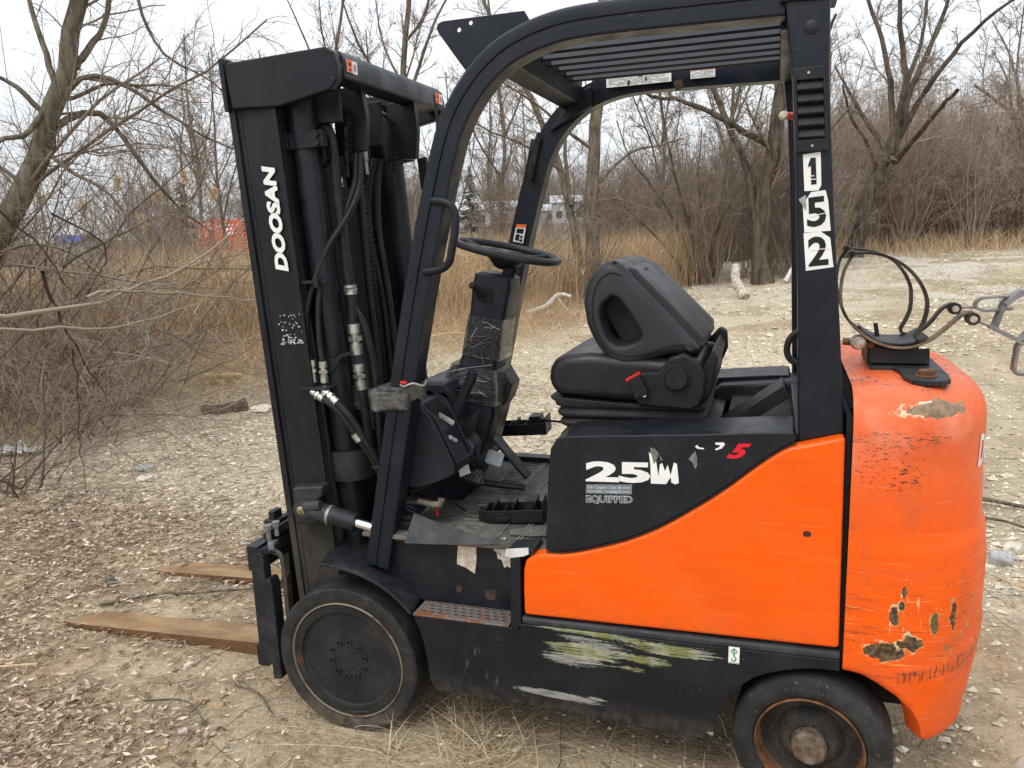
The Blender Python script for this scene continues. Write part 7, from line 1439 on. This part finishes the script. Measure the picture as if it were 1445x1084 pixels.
log([(-3.95, 8.2, .04), (-3.6, 8.5, .12), (-3.2, 8.7, .16)], .022, .014, WOODC, 'tan stick lying on the bank behind the mast foot', 'branch')
log([(-1.92, .52, .012), (-1.7, .66, .02), (-1.55, .68, .03), (-1.35, .80, .02), (-1.15, .79, .03), (-.98, .88, .02)], .0055, .003, BARK, 'thin dark branch lying between the two forks', 'branch', [([(-1.5, .72, .03), (-1.3, .75, .05), (-1.15, .98, .03)], .005)])
log([(-2.4, -.35, .02), (-2.1, -.1, .02), (-1.75, .05, .02)], .007, .005, WOODC, 'straw coloured reed stalk lying left of the near fork tip', 'branch')
log([(-1.15, -.05, .015), (-1.0, -.02, .02), (-.85, -.10, .015)], .004, .0025, BARK, 'bent twig on the dirt between near fork and leaf pile', 'branch')
log([(-.90, .12, .012), (-.78, .09, .02), (-.66, .0, .012)], .004, .0025, BARK, 'dark crooked twig on the dirt left of the drive wheel', 'branch')
log([(1.70, 2.80, .02), (1.95, 2.70, .04), (2.2, 2.72, .03), (2.55, 2.58, .03)], .015, .007, BARK, 'grey stick lying on the ground right of the counterweight', 'branch'); log([(1.8, 2.52, .02), (2.05, 2.44, .03), (2.2, 2.36, .02), (2.42, 2.34, .02)], .009, .004, BARK, 'thinner grey stick below the other right of the counterweight', 'branch')
ROCKG = m_simple('grey_rock', (.36, .36, .35), .85, var=.25, sc=20, bump=.6, bs=40, bd=.01); ROCKT = m_simple('tan_rock', (.48, .33, .19), .85, var=.25, sc=20, bump=.5, bs=60, bd=.006); ROCKP = m_simple('pale_rock', (.60, .54, .44), .85, var=.2, sc=20, bump=.5, bs=60, bd=.006)
def rock(x, y, s, mat, lab, seed, fl=.65):
    r = np.random.default_rng(seed); bm = bmesh.new(); bmesh.ops.create_icosphere(bm, subdivisions=3, radius=1); K = r.normal(0, 1, (6, 3)); 
    for v in bm.verts:
        d = v.co.normalized(); m = 1+sum(.10*math.sin(3*(k[0]*d.x+k[1]*d.y+k[2]*d.z)) for k in K); q = [max(-.74, min(.74, c)) for c in (d.x, d.y, d.z)]; v.co = Vector((q[0]*m*s*1.2, q[1]*m*s, q[2]*m*s*fl))
    me = bpy.data.meshes.new('stone'); bm.to_mesh(me); bm.free(); me.materials.append(mat); me.shade_smooth(); o = bpy.data.objects.new('stone', me); COL.objects.link(o); o.location = (x, y, float(gz(x, y))+s*fl*.4); o.rotation_euler = (0, 0, r.uniform(0, 6)); return tag(o, lab, 'stone')
rock(1.93, 1.92, .060, ROCKG, 'grey angular stone nearest the counterweight at the right', 1); rock(2.10, 1.88, .055, ROCKG, 'grey stone at the right edge beside the other grey one', 2); rock(2.02, 2.12, .045, ROCKP, 'pale stone behind the two grey ones at the right', 3); rock(1.93, 1.62, .022, ROCKT, 'small yellow stone below the grey angular one', 4)
rock(-.955, .02, .016, ROCKT, 'left one of two small orange stones before the drive wheel', 5); rock(-.885, .01, .019, ROCKT, 'right, rounder one of two small orange stones before the drive wheel', 6); rock(-.90, -.15, .016, ROCKP, 'pale yellow pebble below the two orange stones', 7); rock(-.90, -.24, .012, ROCKT, 'tan pebble lowest in the row before the drive wheel', 8)
rock(-3.80, 4.35, .13, ROCKP, 'flat pale slab at the left side of the mast', 9, .3); rock(-3.35, 2.35, .06, ROCKG, 'flat dark grey stone in the gravel left of the mast', 10, .3); rock(-3.15, 2.15, .07, ROCKP, 'flat whitish stone in the gravel next to the dark one', 11, .3); rock(-1.17, .20, .018, ROCKP, 'white pebble on the dirt below the near fork', 12)
rock(2.35, 2.25, .05, ROCKP, 'tan stone under the sticks at the right edge', 13); rock(2.25, 1.75, .03, ROCKG, 'small grey stone near the right picture edge', 14)
def litter(x, y, s, mat, lab, cat, seed):
    r = np.random.default_rng(seed); n = 7; V = [(x+s*(i/(n-1)-.5)*1.4+r.normal(0, s*.05), y+s*(j/(n-1)-.5)+r.normal(0, s*.05), float(gz(x, y))+.02+abs(r.normal(0, s*.22))) for i in range(n) for j in range(n)]
    o = raw('crumpled_wrapper', V, [(i*n+j, (i+1)*n+j, (i+1)*n+j+1, i*n+j+1) for i in range(n-1) for j in range(n-1)], mat, None, smooth=False); return tag(o, lab, cat)
WR = m_simple('pale_film', (.55, .58, .62), .3, var=.2); litter(-5.35, 4.55, .20, WR, 'pale crumpled plastic wrapper at the edge of the reeds', 'litter', 1); litter(-4.75, 2.55, .18, m_simple('pale_film_b', (.6, .6, .58), .4, var=.2), 'white crumpled wrapper under the left shrub', 'litter', 2); litter(-2.05, .72, .035, m_simple('dark_scrap', (.06, .07, .07), .5), 'small dark scrap beside the near fork tip', 'litter', 3)
for o in list(bpy.data.objects):
    if o.type == 'MESH' and o.parent is None and 'category' not in o and o.get('kind') is None and o.name in COL.objects: o['kind'] = 'stuff'

PL = island('reed_plumes', [(.50, .36, .20), (.66, .50, .31), (.58, .42, .25)], .9)
for i, ((x, y, z), h_, lab) in enumerate((((-4.32, 4.28, 2.16), .17, 'tallest pale reed plume above the orange netting'), ((-4.75, 3.88, 2.1), .16, 'reed plume left of the tallest one'), ((-4.52, 4.12, 2.0), .14, 'drooping reed plume below the tallest one'), ((-4.18, 4.45, 2.02), .13, 'reed plume right of the tallest one'),
     ((-5.18, 3.45, 1.98), .17, 'leftmost reed plume over the tangle'), ((-4.96, 3.68, 1.9), .15, 'low reed plume beside the leftmost one'), ((-4.62, 4.02, 1.76), .18, 'lowest leaning reed plume'), ((-3.78, 4.72, 1.96), .12, 'reed plume nearest the mast'))):
    x2, y2 = CAM[0]+(x-CAM[0])*1.25, CAM[1]+(y-CAM[1])*1.25; z = CAM[2]+(z-CAM[2])*1.25; zg = float(gz(x2, y2)); t = empty('reed_plume', (x2, y2, zg), lab, 'reed', 'reed plumes above the left tangle'); r = np.random.default_rng(700+i)
    MB().tube([(x2-.06, y2, zg), (x2-.02, y2, (zg+z)/2), (x2, y2, z-.05)], .005, 5).build('stem', REEDM, t)
    n = 110; q = r.random(n); b0 = np.stack([x2+.03*q*(1 if i % 2 else -1)+r.normal(0, .012, n)*(1-q*.6), y2+r.normal(0, .02, n), z-.06+q*h_*.95], 1); d = np.stack([r.normal(0, .03, n), r.normal(0, .03, n), r.uniform(.0, .06, n)], 1)
    P = np.stack([b0, b0+d*.6, b0+d+[0, 0, -.01]], 1)-np.array([x2, y2, zg]); tube_obj('plume', [(P, np.repeat([[.0035, .0045, .0015]], n, 0), 3)], PL, parent=t)
